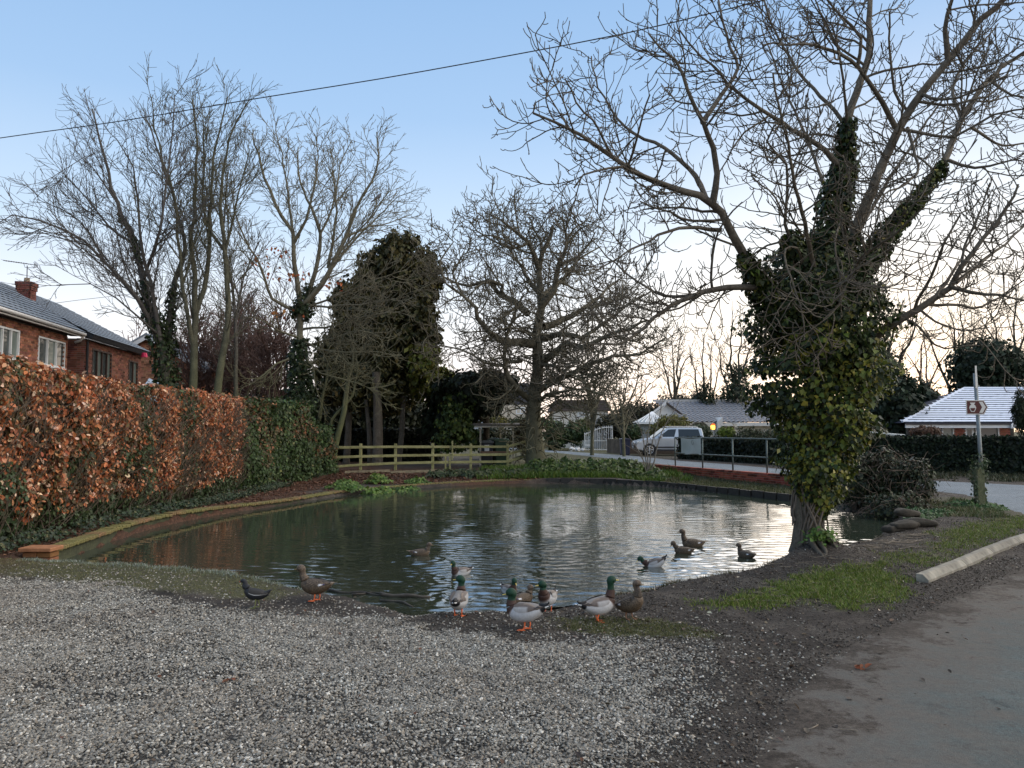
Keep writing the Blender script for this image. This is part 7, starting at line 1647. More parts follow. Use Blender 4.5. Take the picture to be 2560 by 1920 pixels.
# ================================================================== grass blades
def blades(name, x, y, hlo, hhi, cols, wts, r, width=.0035, lean=.5, lab=None, mat=None, z=None):
    n = len(x); z = HN(x, y) if z is None else z; h = r.uniform(hlo, hhi, n); a = r.uniform(0, 6.28, n); ln = r.normal(0, lean, (n, 2)) * h[:, None]
    w_ = width * r.uniform(.7, 1.4, n); dx, dy = np.cos(a) * w_, np.sin(a) * w_
    p = np.stack([x, y, z - .01], 1)
    V = np.stack([p - np.stack([dx, dy, 0 * dx], 1), p + np.stack([dx, dy, 0 * dx], 1),
                  p + np.stack([ln[:, 0] * .4 + dx * .7, ln[:, 1] * .4 + dy * .7, h * .6], 1), p + np.stack([ln[:, 0] * .4 - dx * .7, ln[:, 1] * .4 - dy * .7, h * .6], 1), p + np.stack([ln[:, 0], ln[:, 1], h], 1)], 1).reshape(-1, 3)
    i0 = np.arange(n) * 5; Fq = np.stack([i0, i0 + 1, i0 + 2, i0 + 3], 1); F3 = np.stack([i0 + 3, i0 + 2, i0 + 4], 1)
    C = np.repeat(pick(cols, wts, n, r), 5, 0)
    return link(name, npmesh(name, V, [Fq, F3], C), mat or IVYM, kind='stuff')
def scatter(P, n, r, soft=.15, wob=.6, clump=2.2, thr=.4):
    P = np.array(P); lo, hi = P.min(0) - .3, P.max(0) + .3; lo = np.maximum(lo, (-9, 3)); hi = np.minimum(hi, (14, 30)); x = r.uniform(lo[0], hi[0], n); y = r.uniform(lo[1], hi[1], n)
    d = polydist(x, y, [tuple(q) for q in P]) + (fbm(x * 1.6, y * 1.6, 5) - .5) * wob + (fbm(x * 6, y * 6, 6) - .5) * wob * .6
    ok = (r.random(n) < sstep(soft, -soft, d)) & (fbm(x * clump, y * clump, 70, 4) > thr - r.random(n) * .15) & (polydist(x, y, PXY) > .08); return x[ok], y[ok]
GC = [(.085, .13, .016), (.13, .19, .026), (.19, .21, .045), (.28, .24, .11)]
x, y = scatter(GRASS_A, 64000, r, .22, .7, 2.4, .36); blades('grass', x, y, .02, .055, GC, [3, 4, 2, 1], r, .004)
x, y = scatter(GRASS_B, 66000, r, .3, .8, 1.6, .34); blades('grass', x, y, .02, .06, GC, [3, 4, 2, 1], r, .004)
x, y = scatter(GRASS_C, 24000, r, .12, .5, 3, .40); blades('grass', x, y, .012, .035, [(.09, .10, .03), (.13, .13, .05), (.18, .16, .08)], [3, 3, 1], r, .003)
x, y = scatter(GRASS_NL, 80000, r, .12, .45, 3, .38); blades('grass', x, y, .008, .026, [(.10, .10, .03), (.15, .145, .05), (.22, .21, .11), (.32, .32, .23)], [3, 4, 3, 1], r, .003)
# frosted fringe on the turf lip, dry seed stems
k = 9000; u = r.random(k); lip = np.array([(-6.1, 9.75), (-5.4, 9.6), (-4.7, 9.28), (-3.8, 9.05), (-3.0, 8.72), (-2.4, 8.4), (-1.95, 8.08)]); ui = u * (len(lip) - 1); i = ui.astype(int).clip(0, len(lip) - 2); f = (ui - i)[:, None]
pp = lip[i] * (1 - f) + lip[i + 1] * f + np.stack([r.normal(0, .04, k), r.normal(.05, .09, k)], 1)
blades('frosted_grass', pp[:, 0], pp[:, 1], .015, .05, [(.22, .24, .18), (.34, .38, .33), (.15, .17, .09)], [3, 2, 2], r, .003)
cl_ = np.array([tuple(G(a, b, 0).xy) for a, b in ((600, 1436), (372, 1420), (384, 1420), (350, 1418), (430, 1424), (232, 1412), (240, 1412), (470, 1430))]); ii_ = r.choice(len(cl_), 90, p=[.08, .25, .25, .12, .1, .1, .05, .05])
blades('dry_stems', cl_[ii_, 0] + r.normal(0, .06, 90), cl_[ii_, 1] + r.normal(.08, .04, 90), .05, .15, [(.34, .31, .22)], [1], r, .002, .25)
# tufts at the right waterline, the far banks, verges
k = 5200; lipR = np.array([(1.1, 8.5), (1.7, 8.85), (2.3, 9.15), (2.9, 9.45), (3.35, 9.9)]); u = r.random(k) * (len(lipR) - 1); i = u.astype(int).clip(0, len(lipR) - 2); f = (u - i)[:, None]; pp = lipR[i] * (1 - f) + lipR[i + 1] * f + np.stack([r.normal(0, .07, k), r.normal(0, .07, k)], 1)
kk = fbm(pp[:, 0] * 3, pp[:, 1] * 3, 12) > .46; pp = pp[kk]
blades('waterside_grass', pp[:, 0], pp[:, 1], .02, .10, [(.06, .07, .02), (.09, .07, .035), (.14, .09, .04)], [3, 2, 1], r, .003, .45)
def far_scatter(x0, x1, y0, y1, n, cond): x = r.uniform(x0, x1, n); y = r.uniform(y0, y1, n); k = cond(x, y); return x[k], y[k]
x, y = far_scatter(-1.2, 6.3, 26.6, 30.8, 26000, lambda x, y: (polydist(x, y, PXY) > .15) & (polydist(x, y, BACK) > .1) & (np.random.default_rng(1).random(len(x)) < sstep(31, 28, y)) & (fbm(x, y, 13) > .36))
blades('bank_grass', x, y, .08, .28, [(.06, .11, .015), (.10, .16, .022), (.14, .18, .04)], [3, 3, 1], r, .012, .4)
x, y = far_scatter(4.5, 9.2, 19.8, 29, 20000, lambda x, y: (polydist(x, y, pile) < .1))
blades('bank_grass', x, y, .03, .12, [(.06, .075, .025), (.10, .10, .04), (.14, .12, .06)], [3, 3, 1], r, .010, .5)
x, y = far_scatter(8.0, 12, 14.2, 18.6, 24000, lambda x, y: (polydist(x, y, PXY) > .4) & (polydist(x, y, BACK) > .05) & (polydist(x, y, NEAR) > .05) & (fbm(x * 1.3, y * 1.3, 14) > .42))
blades('verge_grass', x, y, .03, .11, [(.05, .08, .02), (.10, .11, .04), (.20, .18, .11)], [3, 3, 1.5], r, .006, .5)
x, y = far_scatter(11.5, 20, 24.5, 31, 13000, lambda x, y: (polydist(x, y, BACK) > .0) & (fbm(x * 1.3, y * 1.3, 15) > .35))
blades('verge_grass', x, y, .04, .2, [(.03, .04, .016), (.06, .065, .03), (.10, .09, .05)], [3, 3, 1], r, .012, .6)
# ================================================================== leafy herbs on the far bank
def herb(name, lab, centers, n, size, cols, seed, hgt=.35, rad=.35, cat='plant'):
    r4 = np.random.default_rng(seed); cs = np.array([(c_[0], c_[1], H(c_[0], c_[1])) for c_ in centers]); ch = r4.integers(0, len(cs), n)
    a = r4.random(n) * 6.28; q = r4.random(n) ** .6 * rad * r4.uniform(.6, 1.2, n); zz = (1 - (q / rad / 1.3) ** 2).clip(.05, 1) * hgt * r4.uniform(.35, 1.1, n)
    P = cs[ch] + np.stack([np.cos(a) * q, np.sin(a) * q, zz], 1); N = np.stack([np.cos(a) * .5, np.sin(a) * .5 - .3, np.ones(n) * .8], 1)
    V, Fq, C = leaves(P, N, size, 'oval', pick(cols, [3, 3, 1], n, r4), r4, .15, .5); root = thing(name, lab, cat, tuple(cs[0])); link('foliage', npmesh('foliage', V - cs[0], Fq, C), IVYM, root, kind='stuff'); return root
HG = [(.06, .11, .025), (.10, .17, .035), (.15, .22, .05)]
herb('leafy_plant', 'left clump of bright green leafy plants on the wall below the rail fence', [G(a, b, .05).xy for a, b in ((850, 1212), (880, 1216), (905, 1222), (865, 1205))], 1500, .09, HG, 1, .18, .42)
herb('leafy_plant', 'tallest clump of bright green leafy plants spilling over the pond wall', [G(a, b, .05).xy for a, b in ((930, 1215), (955, 1212), (945, 1200), (975, 1218))], 2000, .10, [(.07, .13, .025), (.12, .19, .035), (.18, .22, .05)], 2, .28, .42)
herb('leafy_plant', 'right clump of bright green leafy plants on the wall below the rail fence', [G(a, b, .05).xy for a, b in ((1000, 1208), (1025, 1206), (1040, 1200))], 1400, .09, HG, 3, .18, .40)
herb('nettle_bed', 'bed of dark green nettles on the bank right of the chestnut', [(a_, b_) for a_ in np.linspace(1.0, 5.0, 9) for b_ in (27.5, 28.4, 29.2)], 9000, .14, [(.035, .06, .013), (.06, .095, .018), (.095, .13, .028)], 4, .30, .55)
herb('low_ivy_patch', 'dark trailing plants on the bank in front of the chestnut trunk', [(a_, 27.2 + .25 * (i_ % 3)) for i_, a_ in enumerate(np.linspace(-2.6, .8, 9))], 3600, .11, [(.03, .045, .018), (.05, .07, .025), (.08, .08, .04)], 5, .2, .5)
herb('ivy_patch', 'small green ivy clump at the foot of the big ivy-clad tree', [(TREE[0] - .05, TREE[1] - .30), (TREE[0] + .1, TREE[1] - .28)], 260, .055, HG, 6, .22, .16)
herb('weed_tuft', 'low green weeds at the foot of the sign pole', [GH(a, b).xy for a, b in ((2440, 1262), (2420, 1268), (2395, 1266), (2480, 1275))], 1500, .06, [(.04, .09, .025), (.07, .14, .04), (.10, .15, .06)], 7, .10, .28)
herb('weed_tuft', 'low green weeds by the sandbags', [GH(a, b).xy for a, b in ((2320, 1290), (2350, 1285), (2285, 1282), (2300, 1300))], 900, .055, [(.03, .07, .02), (.05, .11, .03), (.08, .12, .05)], 8, .09, .28)
# ground ivy and shrub strip at the foot of the two left hedges
x, y = far_scatter(-7.4, -6.75, 8.6, 24, 9000, lambda x, y: fbm(x * 2, y * 1.2, 16) > .40)
P = np.stack([x, y, HN(x, y) + r.uniform(.01, .14, len(x))], 1); V, Fq, C = leaves(P, np.tile((.5, 0, .9), (len(P), 1)), .06, 'ivy', pick([(.02, .035, .018), (.035, .06, .025), (.10, .10, .04)], [3, 3, .6], len(P), r), r, .2, .5)
link('ground_ivy', npmesh('ground_ivy', V, Fq, C), IVYM, kind='stuff')
# ================================================================== fallen leaves, sticks, roots
def litter(name, x, y, size, cols, wts, r, lift=.008):
    P = np.stack([x, y, HN(x, y) + lift * r.uniform(.3, 1.6, len(x))], 1); V, Fq, C = leaves(P, np.tile((0, 0, 1.), (len(P), 1)), size, 'oval', pick(cols, wts, len(P), r), r, 0, .28, 2.0)
    return link(name, npmesh(name, V, Fq, C), DRYM, kind='stuff')
LB = [(.10, .05, .03), (.17, .08, .045), (.24, .13, .08), (.06, .035, .025)]
x, y = far_scatter(-7.1, -5.0, 9.5, 26, 16000, lambda x, y: (polydist(x, y, PXY) > .25) & (x < -6.2 - (16.5 - y) * .06 * (y < 16) + .5 * (y > 16) + .33 * np.maximum(0, y - 17)) & (fbm(x * 2, y * 1.4, 17) > .38))
litter('fallen_leaves', x, y, .055, LB, [3, 3, 1.3, 2], r)
x, y = far_scatter(-6.6, 1.0, 24.5, 29.6, 16000, lambda x, y: (polydist(x, y, PXY) > .25))
litter('fallen_leaves', x, y, .085, LB, [3, 3, 1.5, 2], r)
x = r.uniform(.2, 7.5, 4200); y = r.uniform(3.6, 14.5, 4200); k = (polydist(x, y, PXY) > .2) & (polydist(x, y, NEAR) > -.3); litter('fallen_leaves', x[k], y[k], .034, [(.07, .05, .032), (.15, .11, .075), (.40, .36, .29), (.035, .026, .02)], [4, 2, .8, 4], r)
x = r.uniform(.6, 6, 170); y = r.uniform(3.4, 9, 170); litter('fallen_leaves', x, y, .04, [(.07, .06, .05), (.11, .08, .06), (.05, .04, .035)], [3, 2, 2], r, .012)
x = r.uniform(-5, 1, 130); y = r.uniform(3.6, 8, 130); litter('fallen_leaves', x, y, .03, [(.14, .06, .03), (.09, .06, .04)], [1, 2], r, .02)
for px, py, lab in ((2152, 1676, 'curled russet leaf lying alone on the near road'), (576, 1706, 'small dark red leaf lying on the gravel')):
    p = GH(px, py); P = np.array(p)[None] + r.normal(0, .016, (5, 3)) * [1, 1, .3] + [0, 0, .022]; V, Fq, C = leaves(P, np.tile((0, -.4, 1.), (5, 1)), .06 if px > 2000 else .035, 'oval', pick([(.22, .075, .03), (.16, .06, .03)], [1, 1], 5, r), r, 0, .5, 3)
    tag(link('dead_leaf', npmesh('dead_leaf', V - np.array(p), Fq, C), DRYM, None, p), lab, 'leaf')
stm = simple('weathered_stick', (.20, .17, .13), .85, .3, 20); sts = []
def stick(px, py, ln, a, rad, r): 
    p = GH(px, py); L = []; 
    for i in range(6):
        u = (i / 5 - .5) * ln; x_ = p.x + u * math.cos(a) + r.normal(0, .012); y_ = p.y + u * math.sin(a) + r.normal(0, .012); L.append((x_, y_, H(x_, y_) + rad + abs(r.normal(0, .008))))
    return (np.array(L), np.linspace(rad, rad * .5, 6))
for k in range(46): sts.append(stick(r.uniform(2150, 2310), r.uniform(1335, 1375), r.uniform(.15, .5), r.uniform(-.5, .7), r.uniform(.004, .009), r))
for k in range(60): sts.append(stick(r.uniform(1850, 2250), r.uniform(1385, 1520), r.uniform(.08, .3), r.uniform(-.6, .6), r.uniform(.003, .006), r))
for px, py, a, ln in ((2030, 1823, .55, .14), (2118, 1830, -.4, .10), (1560, 1905, -.2, .2), (1700, 1560, .1, .2), (2240, 1380, .2, .3), (400, 1835, 0, .2), (860, 1800, .5, .12)): sts.append(stick(px, py, ln, a, .0045, r))
V, Fq = tubes(sts, lambda q: 4); link('sticks', npmesh('sticks', V, Fq, smooth=True), stm, kind='stuff')
# bare roots and a sunk log at the water's edge left of the ducks
rm_ = simple('wet_root', (.055, .045, .032), .6, .3, 10, .3)
for k, (pl, rad, lab) in enumerate((([(820, 1468), (850, 1474), (900, 1474), (960, 1482)], .016, 'pale root snaking along the waterline behind the standing hen'), ([(880, 1480), (905, 1478), (930, 1472), (960, 1478)], .012, 'short looped root at the middle of the waterline'), ([(950, 1480), (985, 1483), (1020, 1484), (1075, 1486)], .024, 'thick dark root half in the water'), ([(950, 1494), (985, 1494), (1010, 1500), (1032, 1508)], .014, 'curved dark root ending left of the first drake'))):
    L = []
    for i, q in enumerate(smooth_line([tuple(G(*q_, WL + .04)) for q_ in pl], .08)): L.append((q[0], q[1], max(H(q[0], q[1]), WL) + rad * .7 + .008 * math.sin(i * 1.7 + k)))
    o = MB().tube(L, [rad * (1 - .5 * i / len(L)) for i in range(len(L))], 7).build('exposed_root', rm_, smooth=True); tag(o, lab, 'root', 'roots at the pond edge')
# sapling on the bank by the railing
t = Tree(77); b = np.array(D(1622, 1180, 27.6)); b[2] = H(b[0], b[1]) - .05; ls = []
for pts in (([(1622, 1180), (1630, 1110), (1650, 1040), (1662, 960)]), ([(1620, 1180), (1612, 1120), (1602, 1070), (1575, 1020)]), ([(1624, 1180), (1640, 1130), (1655, 1080), (1700, 1000), (1715, 950)]), ([(1618, 1180), (1600, 1130), (1570, 1085)]), ([(1622, 1180), (1618, 1110), (1625, 1050), (1610, 960)])):
    ls.append(t.limb([b] + [D(q[0], q[1], 27.6) for q in pts[1:]], .03, .008, .3, .02))
for l in ls: t.spawn(l, [dict(n=2.2, len=(.3, 1.1), ang=(.4, .9), up=.08, wob=.09, seg=7, rr=.6, rmin=.008, rl=.012, tap=.6), dict(n=2.5, len=(.15, .4), ang=(.4, .9), up=.1, wob=.09, seg=4, rr=.7, rmin=.007, rl=.012, tap=.8)], .2, 1)
t.build('sapling', 'thin bare multi-stemmed sapling on the bank in front of the silver car', bark_mat('pale_sapling_bark', (.13, .115, .09), (.24, .21, .17)), tuple(b), trunk_n=5)
# ivy-smothered stump of wall right of the big tree
r5 = np.random.default_rng(55); bb = G(2190, 1290, -.1)
E_ = [EL(2150, 1205, 17.3, 55, 80), EL(2215, 1195, 17.2, 65, 75), EL(2285, 1215, 16.6, 45, 80), EL(2240, 1270, 16.0, 80, 45), EL(2300, 1280, 15.6, 40, 30)]
iv = evergreen('ivy_mound', 'dark ivy and bramble mound at the right corner of the pond, beyond the big tree', 'ivy', E_, 15000, .075, [(.02, .028, .014), (.04, .05, .022), (.09, .10, .05)], [4, 3, 1], 56, bb, 'ivy', mat=IVYM, shell=.7, lump=.3)
st = []
for k in range(420):
    P, a = crown_pts(E_, 1, r5, .5, .2); p = P[0]; d_ = r5.normal(0, 1, 3) * [1, 1, .8]; d_ /= np.linalg.norm(d_); L = [p]
    for i in range(5): d_ = d_ + r5.normal(0, .25, 3); d_[2] -= .1; d_ /= np.linalg.norm(d_); L.append(L[-1] + d_ * .12)
    st.append((np.array(L), np.linspace(.007, .003, 6)))
V, Fq = tubes(st, lambda q: 3); link('bramble_stems', npmesh('bramble_stems', V - np.array(bb), Fq), simple('dry_bramble', (.15, .11, .08), .9), iv, kind='stuff')
# ================================================================== ducks
def feathers(name, mott=0.0, rough=.55, sheen=0):
    m = NT(name); c = m.attr('Col', out='Color'); v = m.co()
    if mott:
        w_ = m.n('ShaderNodeTexVoronoi'); w_.inputs['Scale'].default_value = 75; m.L(v, w_.inputs['Vector'])
        f = m.ramp(w_.outputs['Distance'], [(.15, 1 - mott), (.5, 1 + mott)]); c = m.mix(1.0, c, f, 'MULTIPLY')
        c = m.mix(1.0, c, m.ramp(m.noise(v, 60, 3, .6), [(.35, 1 - mott * .7), (.65, 1 + mott * .7)]), 'MULTIPLY')
    else: c = m.mix(1.0, c, m.ramp(m.noise(v, 45, 4, .7), [(.3, .86), (.7, 1.12)]), 'MULTIPLY')
    return m.fin(c, rough, m.bump(m.noise(v, 90, 3, .6), .25, .003), 0, .3)
FD, FH = feathers('drake_plumage'), feathers('hen_plumage', .55)
BILLY = simple('yellow_bill', (.52, .40, .08), .45, .08, 20); BILLO = simple('brown_bill', (.22, .15, .07), .5, .1, 20); BILLR = simple('red_bill', (.65, .10, .03), .45)
ORG = simple('orange_leg', (.80, .17, .05), .5, .1, 20); DUN = simple('dull_leg', (.30, .15, .08), .6); GRNL = simple('greenish_leg', (.18, .20, .07), .6)
EYE = simple('eye_black', (.01, .01, .01), .15)
def bird(loc, heading, kind, label, pose='stand', neck=1.0, hyaw=0.0, hpitch=0.0, scale=1.0, pitch=0.0, group='mallards on and beside the pond', tuck=0.0, name=None, cat=None, hfwd=0.0):
    """local +x is forward; heading = rotation about z"""
    drake, hen, moor = kind == 'drake', kind == 'hen', kind == 'moorhen'
    o = thing(name or 'duck', label, cat or 'duck', loc, heading, group); o.scale = (scale * .94, scale, scale)
    T = [(-.255, .048, .008, .004, 0), (-.215, .038, .030, .016, 0), (-.15, .015, .064, .052, 0), (-.07, .0, .088, .084, 0), (.01, -.008, .098, .096, 0), (.08, .0, .093, .094, 0), (.128, .022, .076, .080, 0), (.152, .062, .054, .060, 0)]
    if moor: T = [(x * .92, z + .01 + (.03 if x < -.2 else 0), a * .82, b * .85, 0) for x, z, a, b, _ in T]
    nx, nz = .162 + hfwd * .3, .062
    H_ = [(nx + .008 + hfwd * .3, nz + .045 * neck, .040, .047, .25), (nx + .010 + hfwd * .6, nz + .088 * neck, .033, .039, .6)]
    hx, hz_ = nx + .014 + hfwd, nz + .122 * neck
    hd_ = Vector((math.cos(hyaw) * math.cos(hpitch), math.sin(hyaw) * math.cos(hpitch), math.sin(hpitch)))
    hc = Vector((hx, 0, hz_))
    pts = [(Vector((x, 0, z)), a, b, 0.0) for x, z, a, b, _ in T] + [(Vector((x, 0, z)), a, b, hyaw * f) for x, z, a, b, f in H_]
    upv = Vector((0, 0, 1)); hu = (upv - hd_ * hd_.z).normalized()
    hs = .92 if moor else 1.30
    pts += [(hc + hu * .004 - hd_ * .004, .032 * hs, .034 * hs, hyaw), (hc + hd_ * .020 + hu * .012, .034 * hs, .034 * hs, hyaw), (hc + hd_ * .042 + hu * .008, .026 * hs, .026 * hs, hyaw), (hc + hd_ * .056 + hu * .002, .016 * hs, .017 * hs, hyaw), (hc + hd_ * .064, .006, .006, hyaw)]
    A_ = np.array([[*p, a, b, y_] for p, a, b, y_ in pts]); m_ = len(A_)
    S_ = []
    ext = np.vstack([2 * A_[0] - A_[1], A_, 2 * A_[-1] - A_[-2]])
    for i in range(m_ - 1):
        a, b, c_, d_ = ext[i:i + 4]
        for t_ in np.linspace(0, 1, 5, endpoint=False): S_.append((*(0.5 * ((2 * b) + (c_ - a) * t_ + (2 * a - 5 * b + 4 * c_ - d_) * t_ ** 2 + (3 * b - a - 3 * c_ + d_) * t_ ** 3)), i + t_))
    S_.append((*A_[-1], m_ - 1)); S_ = np.array(S_); nR, nS = len(S_), 20; V, C = [], []
    for i in range(nR):
        p = S_[i, :3]; tg = Vector(S_[min(i + 1, nR - 1), :3] - S_[max(i - 1, 0), :3]).normalized(); yw = S_[i, 5]; lat = Vector((-math.sin(yw), math.cos(yw), 0)); lat = (lat - tg * lat.dot(tg)).normalized(); nn = tg.cross(lat) * -1
        if S_[i, 6] < 7 and nn.z < 0: nn = -nn
        a, b = max(S_[i, 3], .003), max(S_[i, 4], .003); k_ = S_[i, 6]
        for j in range(nS):
            th = 2 * math.pi * j / nS; ca, sa = math.cos(th), math.sin(th); q = Vector(p) + lat * a * ca + nn * b * sa * (1.0 if sa < 0 else .95)
            V.append(q); upn = sa
            if drake:
                if k_ > 8.38: c_ = (.006, .035, .018) if (j + i) % 5 else (.01, .05, .025)
                elif k_ > 8.22: c_ = (.75, .75, .72)
                elif k_ > 6.1: c_ = (.055, .028, .02)
                elif k_ > 1.6: c_ = (.50, .50, .50) if upn < .45 else (.22, .20, .18)
                elif k_ > .8: c_ = (.012, .012, .014)
                else: c_ = (.70, .70, .68)
                if 5.8 < k_ <= 6.1: c_ = (.25, .20, .18)
            elif moor: c_ = (.028, .026, .024) if (k_ < 6 and upn > .1) else (.018, .02, .024)
            else:
                c_ = (.042, .031, .021) if upn > .2 else (.075, .054, .035)
                if k_ > 8.4: c_ = (.075, .055, .038) if upn < .3 else (.045, .033, .024)
                if k_ < 1.2: c_ = (.17, .13, .09)
            C.append(c_)
    Fq = [(i * nS + j, i * nS + (j + 1) % nS, (i + 1) * nS + (j + 1) % nS, (i + 1) * nS + j) for i in range(nR - 1) for j in range(nS)]
    bz = .175 if pose == 'stand' else .045
    if moor: bz = .185
    RP = Matrix.Translation((0, 0, bz)) @ Matrix.Rotation(-pitch, 4, 'Y'); fm = FD if not hen else FH
    def put(nm, V_, F_, C_, mat, par=o, sm=True):
        return link(nm, npmesh(nm, np.array([tuple(RP @ Vector(v_)) for v_ in V_]), np.array(F_) if not isinstance(F_, list) or len({len(f) for f in F_}) == 1 else [np.array([f for f in F_ if len(f) == n_]) for n_ in {len(f) for f in F_}], np.array(C_) if C_ is not None else None, smooth=sm), mat, par)
    body = put('body', V, Fq, C, fm)
    # bill
    L_, Wb = (.052, .0125) if not moor else (.026, .007); br = []
    side = hu.cross(hd_).normalized()
    for u, w_, h_ in ((0, 1.0, .011), (.25, .8, .0085), (.6, .85, .0055), (.88, 1.0, .004), (1.0, .5, .002)):
        c0 = hc + hd_ * (.052 + L_ * u) + hu * (.001 - .006 * u); br.append([c0 + side * Wb * w_ * ca_ + hu * h_ * sa_ for ca_, sa_ in [(math.cos(2 * math.pi * j / 8), math.sin(2 * math.pi * j / 8)) for j in range(8)]])
    put('bill', [v_ for q in br for v_ in q], [(i * 8 + j, i * 8 + (j + 1) % 8, (i + 1) * 8 + (j + 1) % 8, (i + 1) * 8 + j) for i in range(4) for j in range(8)], None, BILLY if drake else BILLR if moor else BILLO)
    for s_ in (-1, 1):
        ec = hc + hd_ * .030 + hu * .014 + side * s_ * .0315 * hs * (1 if not moor else .95); vs, fs = [], []
        for i in range(5):
            for j in range(8): ph, th = math.pi * i / 4, 2 * math.pi * j / 8; vs.append(ec + Vector((math.sin(ph) * math.cos(th), math.sin(ph) * math.sin(th), math.cos(ph))) * .0045)
        fs = [(i * 8 + j, i * 8 + (j + 1) % 8, (i + 1) * 8 + (j + 1) % 8, (i + 1) * 8 + j) for i in range(4) for j in range(8)]; put('eye', vs, fs, None, EYE)
    # folded wings: shell hugging the flank, darker towards the tip, white edge for the moorhen flank line
    ms_ = .85 if moor else 1.0
    for s_ in (-1, 1):
        V, C = [], []; nu_, nv_ = 14, 7
        for i in range(nu_ + 1):
            u = i / nu_; x = .095 - .315 * u; wd = .058 * math.sin(min(1, (u * 1.15 + .12)) * math.pi) ** .6 if u < .76 else .058 * max(.05, 1 - (u - .70) / .31)
            by = np.interp(x, [-.255, -.215, -.15, -.07, .01, .08, .13], [.012, .032, .064, .088, .098, .093, .076]) * ms_
            bzz = np.interp(x, [-.255, -.215, -.15, -.07, .01, .08, .13], [.052, .040, .015, .0, -.006, .002, .025])
            brz = np.interp(x, [-.255, -.215, -.15, -.07, .01, .08, .13], [.01, .018, .052, .084, .096, .094, .080]) * ms_
            for j in range(nv_ + 1):
                a = R(6) + (j / nv_) * (wd / .058) * R(62) + R(12) * (1 - wd / .058); off_ = .004 + .006 * math.sin(math.pi * j / nv_)
                y_ = s_ * (by + off_) * math.cos(a); z_ = bzz + (brz + off_) * math.sin(a); V.append((x, y_, z_))
                v01 = j / nv_
                if drake: c_ = (.36, .35, .34) if v01 < .55 and u < .45 else (.13, .105, .09) if v01 < .35 or u < .7 else (.03, .027, .028); 
                elif moor: c_ = (.030, .026, .022) if v01 > .12 else (.62, .62, .60)
                else:
                    c_ = (.032, .024, .018) if (i + j) % 2 else (.11, .08, .052)
                    if .55 < u < .66 and v01 < .35: c_ = (.62, .60, .58)
                    elif .66 <= u < .76 and v01 < .3: c_ = (.05, .06, .16)
                if drake and v01 > .8 and u > .3: c_ = (.22, .17, .13)
                C.append(c_)
        put('wing', V, [(i * (nv_ + 1) + j, i * (nv_ + 1) + j + 1, (i + 1) * (nv_ + 1) + j + 1, (i + 1) * (nv_ + 1) + j) for i in range(nu_) for j in range(nv_)], C, fm)
    # tail fan
    V, C = [], []; tc_ = (.72, .72, .70) if drake else (.15, .11, .07) if hen else (.03, .028, .026); tl = .055
    for k in range(7):
        a = (k / 6 - .5) * .75; c0 = Vector((-.225, 0, .036)); e_ = c0 + Vector((-math.cos(a) * tl, math.sin(a) * tl * 1.1, .016 + (.02 if moor else 0))); sd_2 = Vector((math.sin(a), math.cos(a), 0)) * .010
        V += [c0 - sd_2 * .8 + Vector((0, math.sin(a) * .02, 0)), c0 + sd_2 * .8 + Vector((0, math.sin(a) * .02, 0)), e_ + sd_2, e_ - sd_2]; C += [tc_] * 4
    Fq = [(k * 4, k * 4 + 1, k * 4 + 2, k * 4 + 3) for k in range(7)]; put('tail', V, Fq, C, fm, sm=False)
    if drake:
        q = MB(); q.cur = (.01, .01, .012); q.tube([(-.19, 0, .055), (-.235, 0, .062), (-.255, 0, .078), (-.245, 0, .092)], [.012, .011, .008, .003], 6); q.tube([(-.15, 0, .05), (-.22, 0, .046), (-.262, 0, .046)], [.022, .024, .004], 8); q.v = [tuple(RP @ Vector(v_)) for v_ in q.v]; q.build('tail_curl', fm, o, smooth=True)
    if pose == 'stand':
        lm = ORG if drake else BILLR if False else (GRNL if moor else ORG if tuck else DUN)
        ll = bz - .07
        for s_ in (-1, 1):
            fx = -.005 + s_ * .015; q = MB(); q.tube([(-.01, s_ * .042, bz - .055), (fx - .012, s_ * .042, .045), (fx, s_ * .042, .010)], [.013, .0065, .0055], 7)
            w_ = .030 if not moor else .016; ft = .062 if not moor else .075
            q.add([(fx - .012, s_ * .042, .012), (fx + ft, s_ * .042 - w_, .003), (fx + ft * 1.12, s_ * .042, .003), (fx + ft, s_ * .042 + w_, .003), (fx - .012, s_ * .042, .001)], [(0, 1, 2), (0, 2, 3), (4, 2, 1), (4, 3, 2), (0, 4, 1), (0, 3, 4)])
            for sg in (-1, 0, 1): q.tube([(fx - .005, s_ * .042, .011), (fx + ft * (1.12 if sg == 0 else 1), s_ * .042 + sg * w_, .005)], [.0045, .002], 5)
            q.tube([(fx, s_ * .042, .012), (fx - .022, s_ * .042, .003)], [.004, .0015], 5); q.build('leg', lm, o)
    return o
def stand(px, py, hd, kind, label, **kw):
    p = GH(px, py); return bird(p, R(hd), kind, label, 'stand', **kw)
def swim(px, py, hd, kind, label, **kw):
    p = G(px, py, WL); return bird(p, R(hd), kind, label, 'swim', **kw)
SC = .78
stand(1146, 1541, 82, 'drake', 'mallard drake seen from behind at the gravel edge, green head turned left', hyaw=R(75), scale=SC * 1.05, neck=.85, pitch=R(6))
stand(1315, 1575, 158, 'drake', 'largest mallard drake facing left in the middle of the group, nearest the viewer', scale=SC * 1.12, neck=.85, pitch=R(-5), hfwd=-.03, hyaw=R(12))
stand(1303, 1530, 40, 'hen', 'speckled brown hen partly hidden behind the nearest drake', scale=SC * .85, neck=.55, hpitch=R(-25), hyaw=R(40))
stand(1370, 1529, -115, 'drake', 'grey-breasted drake standing on the mud with its head turned back to the left', scale=SC * 1.0, neck=.75, hyaw=R(-40), pitch=R(4))
stand(1496, 1555, 22, 'drake', 'upright mallard drake with tall green neck and white collar facing right', scale=SC * 1.06, neck=1.32, pitch=R(5), hfwd=.005)
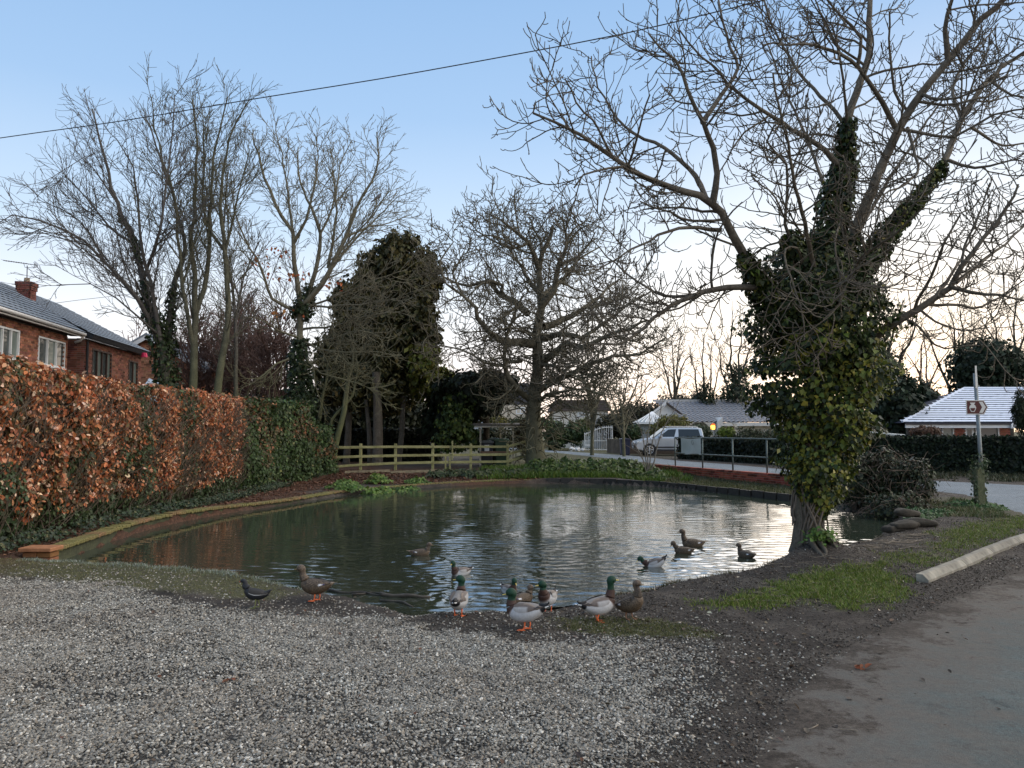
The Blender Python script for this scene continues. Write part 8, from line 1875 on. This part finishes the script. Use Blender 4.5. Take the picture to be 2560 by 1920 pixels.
stand(1575, 1548, -45, 'hen', 'brown hen standing upright at the right end of the group', scale=SC * .95, neck=1.05, pitch=R(20), hyaw=R(15), hpitch=R(-12))
stand(790, 1502, 168, 'hen', 'speckled brown hen walking left along the bank near the moorhen', scale=SC * 1.05, neck=1.0, hfwd=.02, tuck=1)
stand(640, 1520, 178, 'moorhen', 'black moorhen with red bill and white flank line on the gravel edge', scale=SC * .86, neck=.72, pitch=R(6), group=None, name='moorhen', cat='moorhen', hfwd=.015)
swim(1153, 1437, -140, 'drake', 'drake swimming towards the viewer behind the group, ringed by ripples', scale=SC * .95, neck=.8, hyaw=R(25))
swim(1272, 1482, -60, 'drake', 'drake at the waterline with yellow bill lowered, behind the nearest drake', scale=SC * .9, neck=.9, hpitch=R(-30))
swim(1638, 1416, 172, 'drake', 'drake tipping forward on the water with black tail raised', scale=SC * 1.0, neck=.8, pitch=R(-20), hfwd=.03, hpitch=R(-10))
swim(1733, 1366, 178, 'hen', 'dark hen swimming left, farther of the pair', scale=SC * 1.15, neck=1.15, hfwd=.01)
swim(1710, 1383, 178, 'hen', 'dark hen swimming left with bill in the water, nearer of the pair', scale=SC * .95, neck=.7, hpitch=R(-35), hfwd=.03)
swim(1866, 1393, 125, 'hen', 'lone brown hen swimming near the big ivy-clad tree', scale=SC * .95, neck=.75, hyaw=R(30))
swim(1050, 1388, 12, 'hen', 'lone brown duck swimming right on the dark middle of the pond', scale=SC * .95, neck=.7)
# wood pigeons roosting
pgm = simple('pigeon_grey', (.15, .15, .17), .7, .15, 20)
for px, py, Y_, lab in ((946, 492, 28.0, 'wood pigeon perched high in the bare tree before the yew'), (1380, 524, 29.5, 'wood pigeon perched on the topmost twigs of the chestnut')):
    p = D(px, py, Y_); o = thing('pigeon', lab, 'bird', p)
    pts = [(-.17, 0, -.13), (-.08, 0, -.05), (0, 0, 0), (.06, 0, .06), (.085, 0, .11), (.10, 0, .135), (.115, 0, .135)]
    MB().tube(pts, [.02, .05, .068, .055, .03, .03, .012], 12).build('body', pgm, o, smooth=True)
    MB().tube([(.11, 0, .135), (.145, 0, .128)], [.008, .002], 6).build('bill', BILLY, o); MB().tube([(-.12, 0, -.09), (-.26, 0, -.20)], [.035, .025], 6).build('tail', pgm, o)
    for s_ in (-1, 1): MB().tube([(0, s_ * .02, -.06), (0, s_ * .02, -.14)], .006, 5).build('leg', DUN, o)
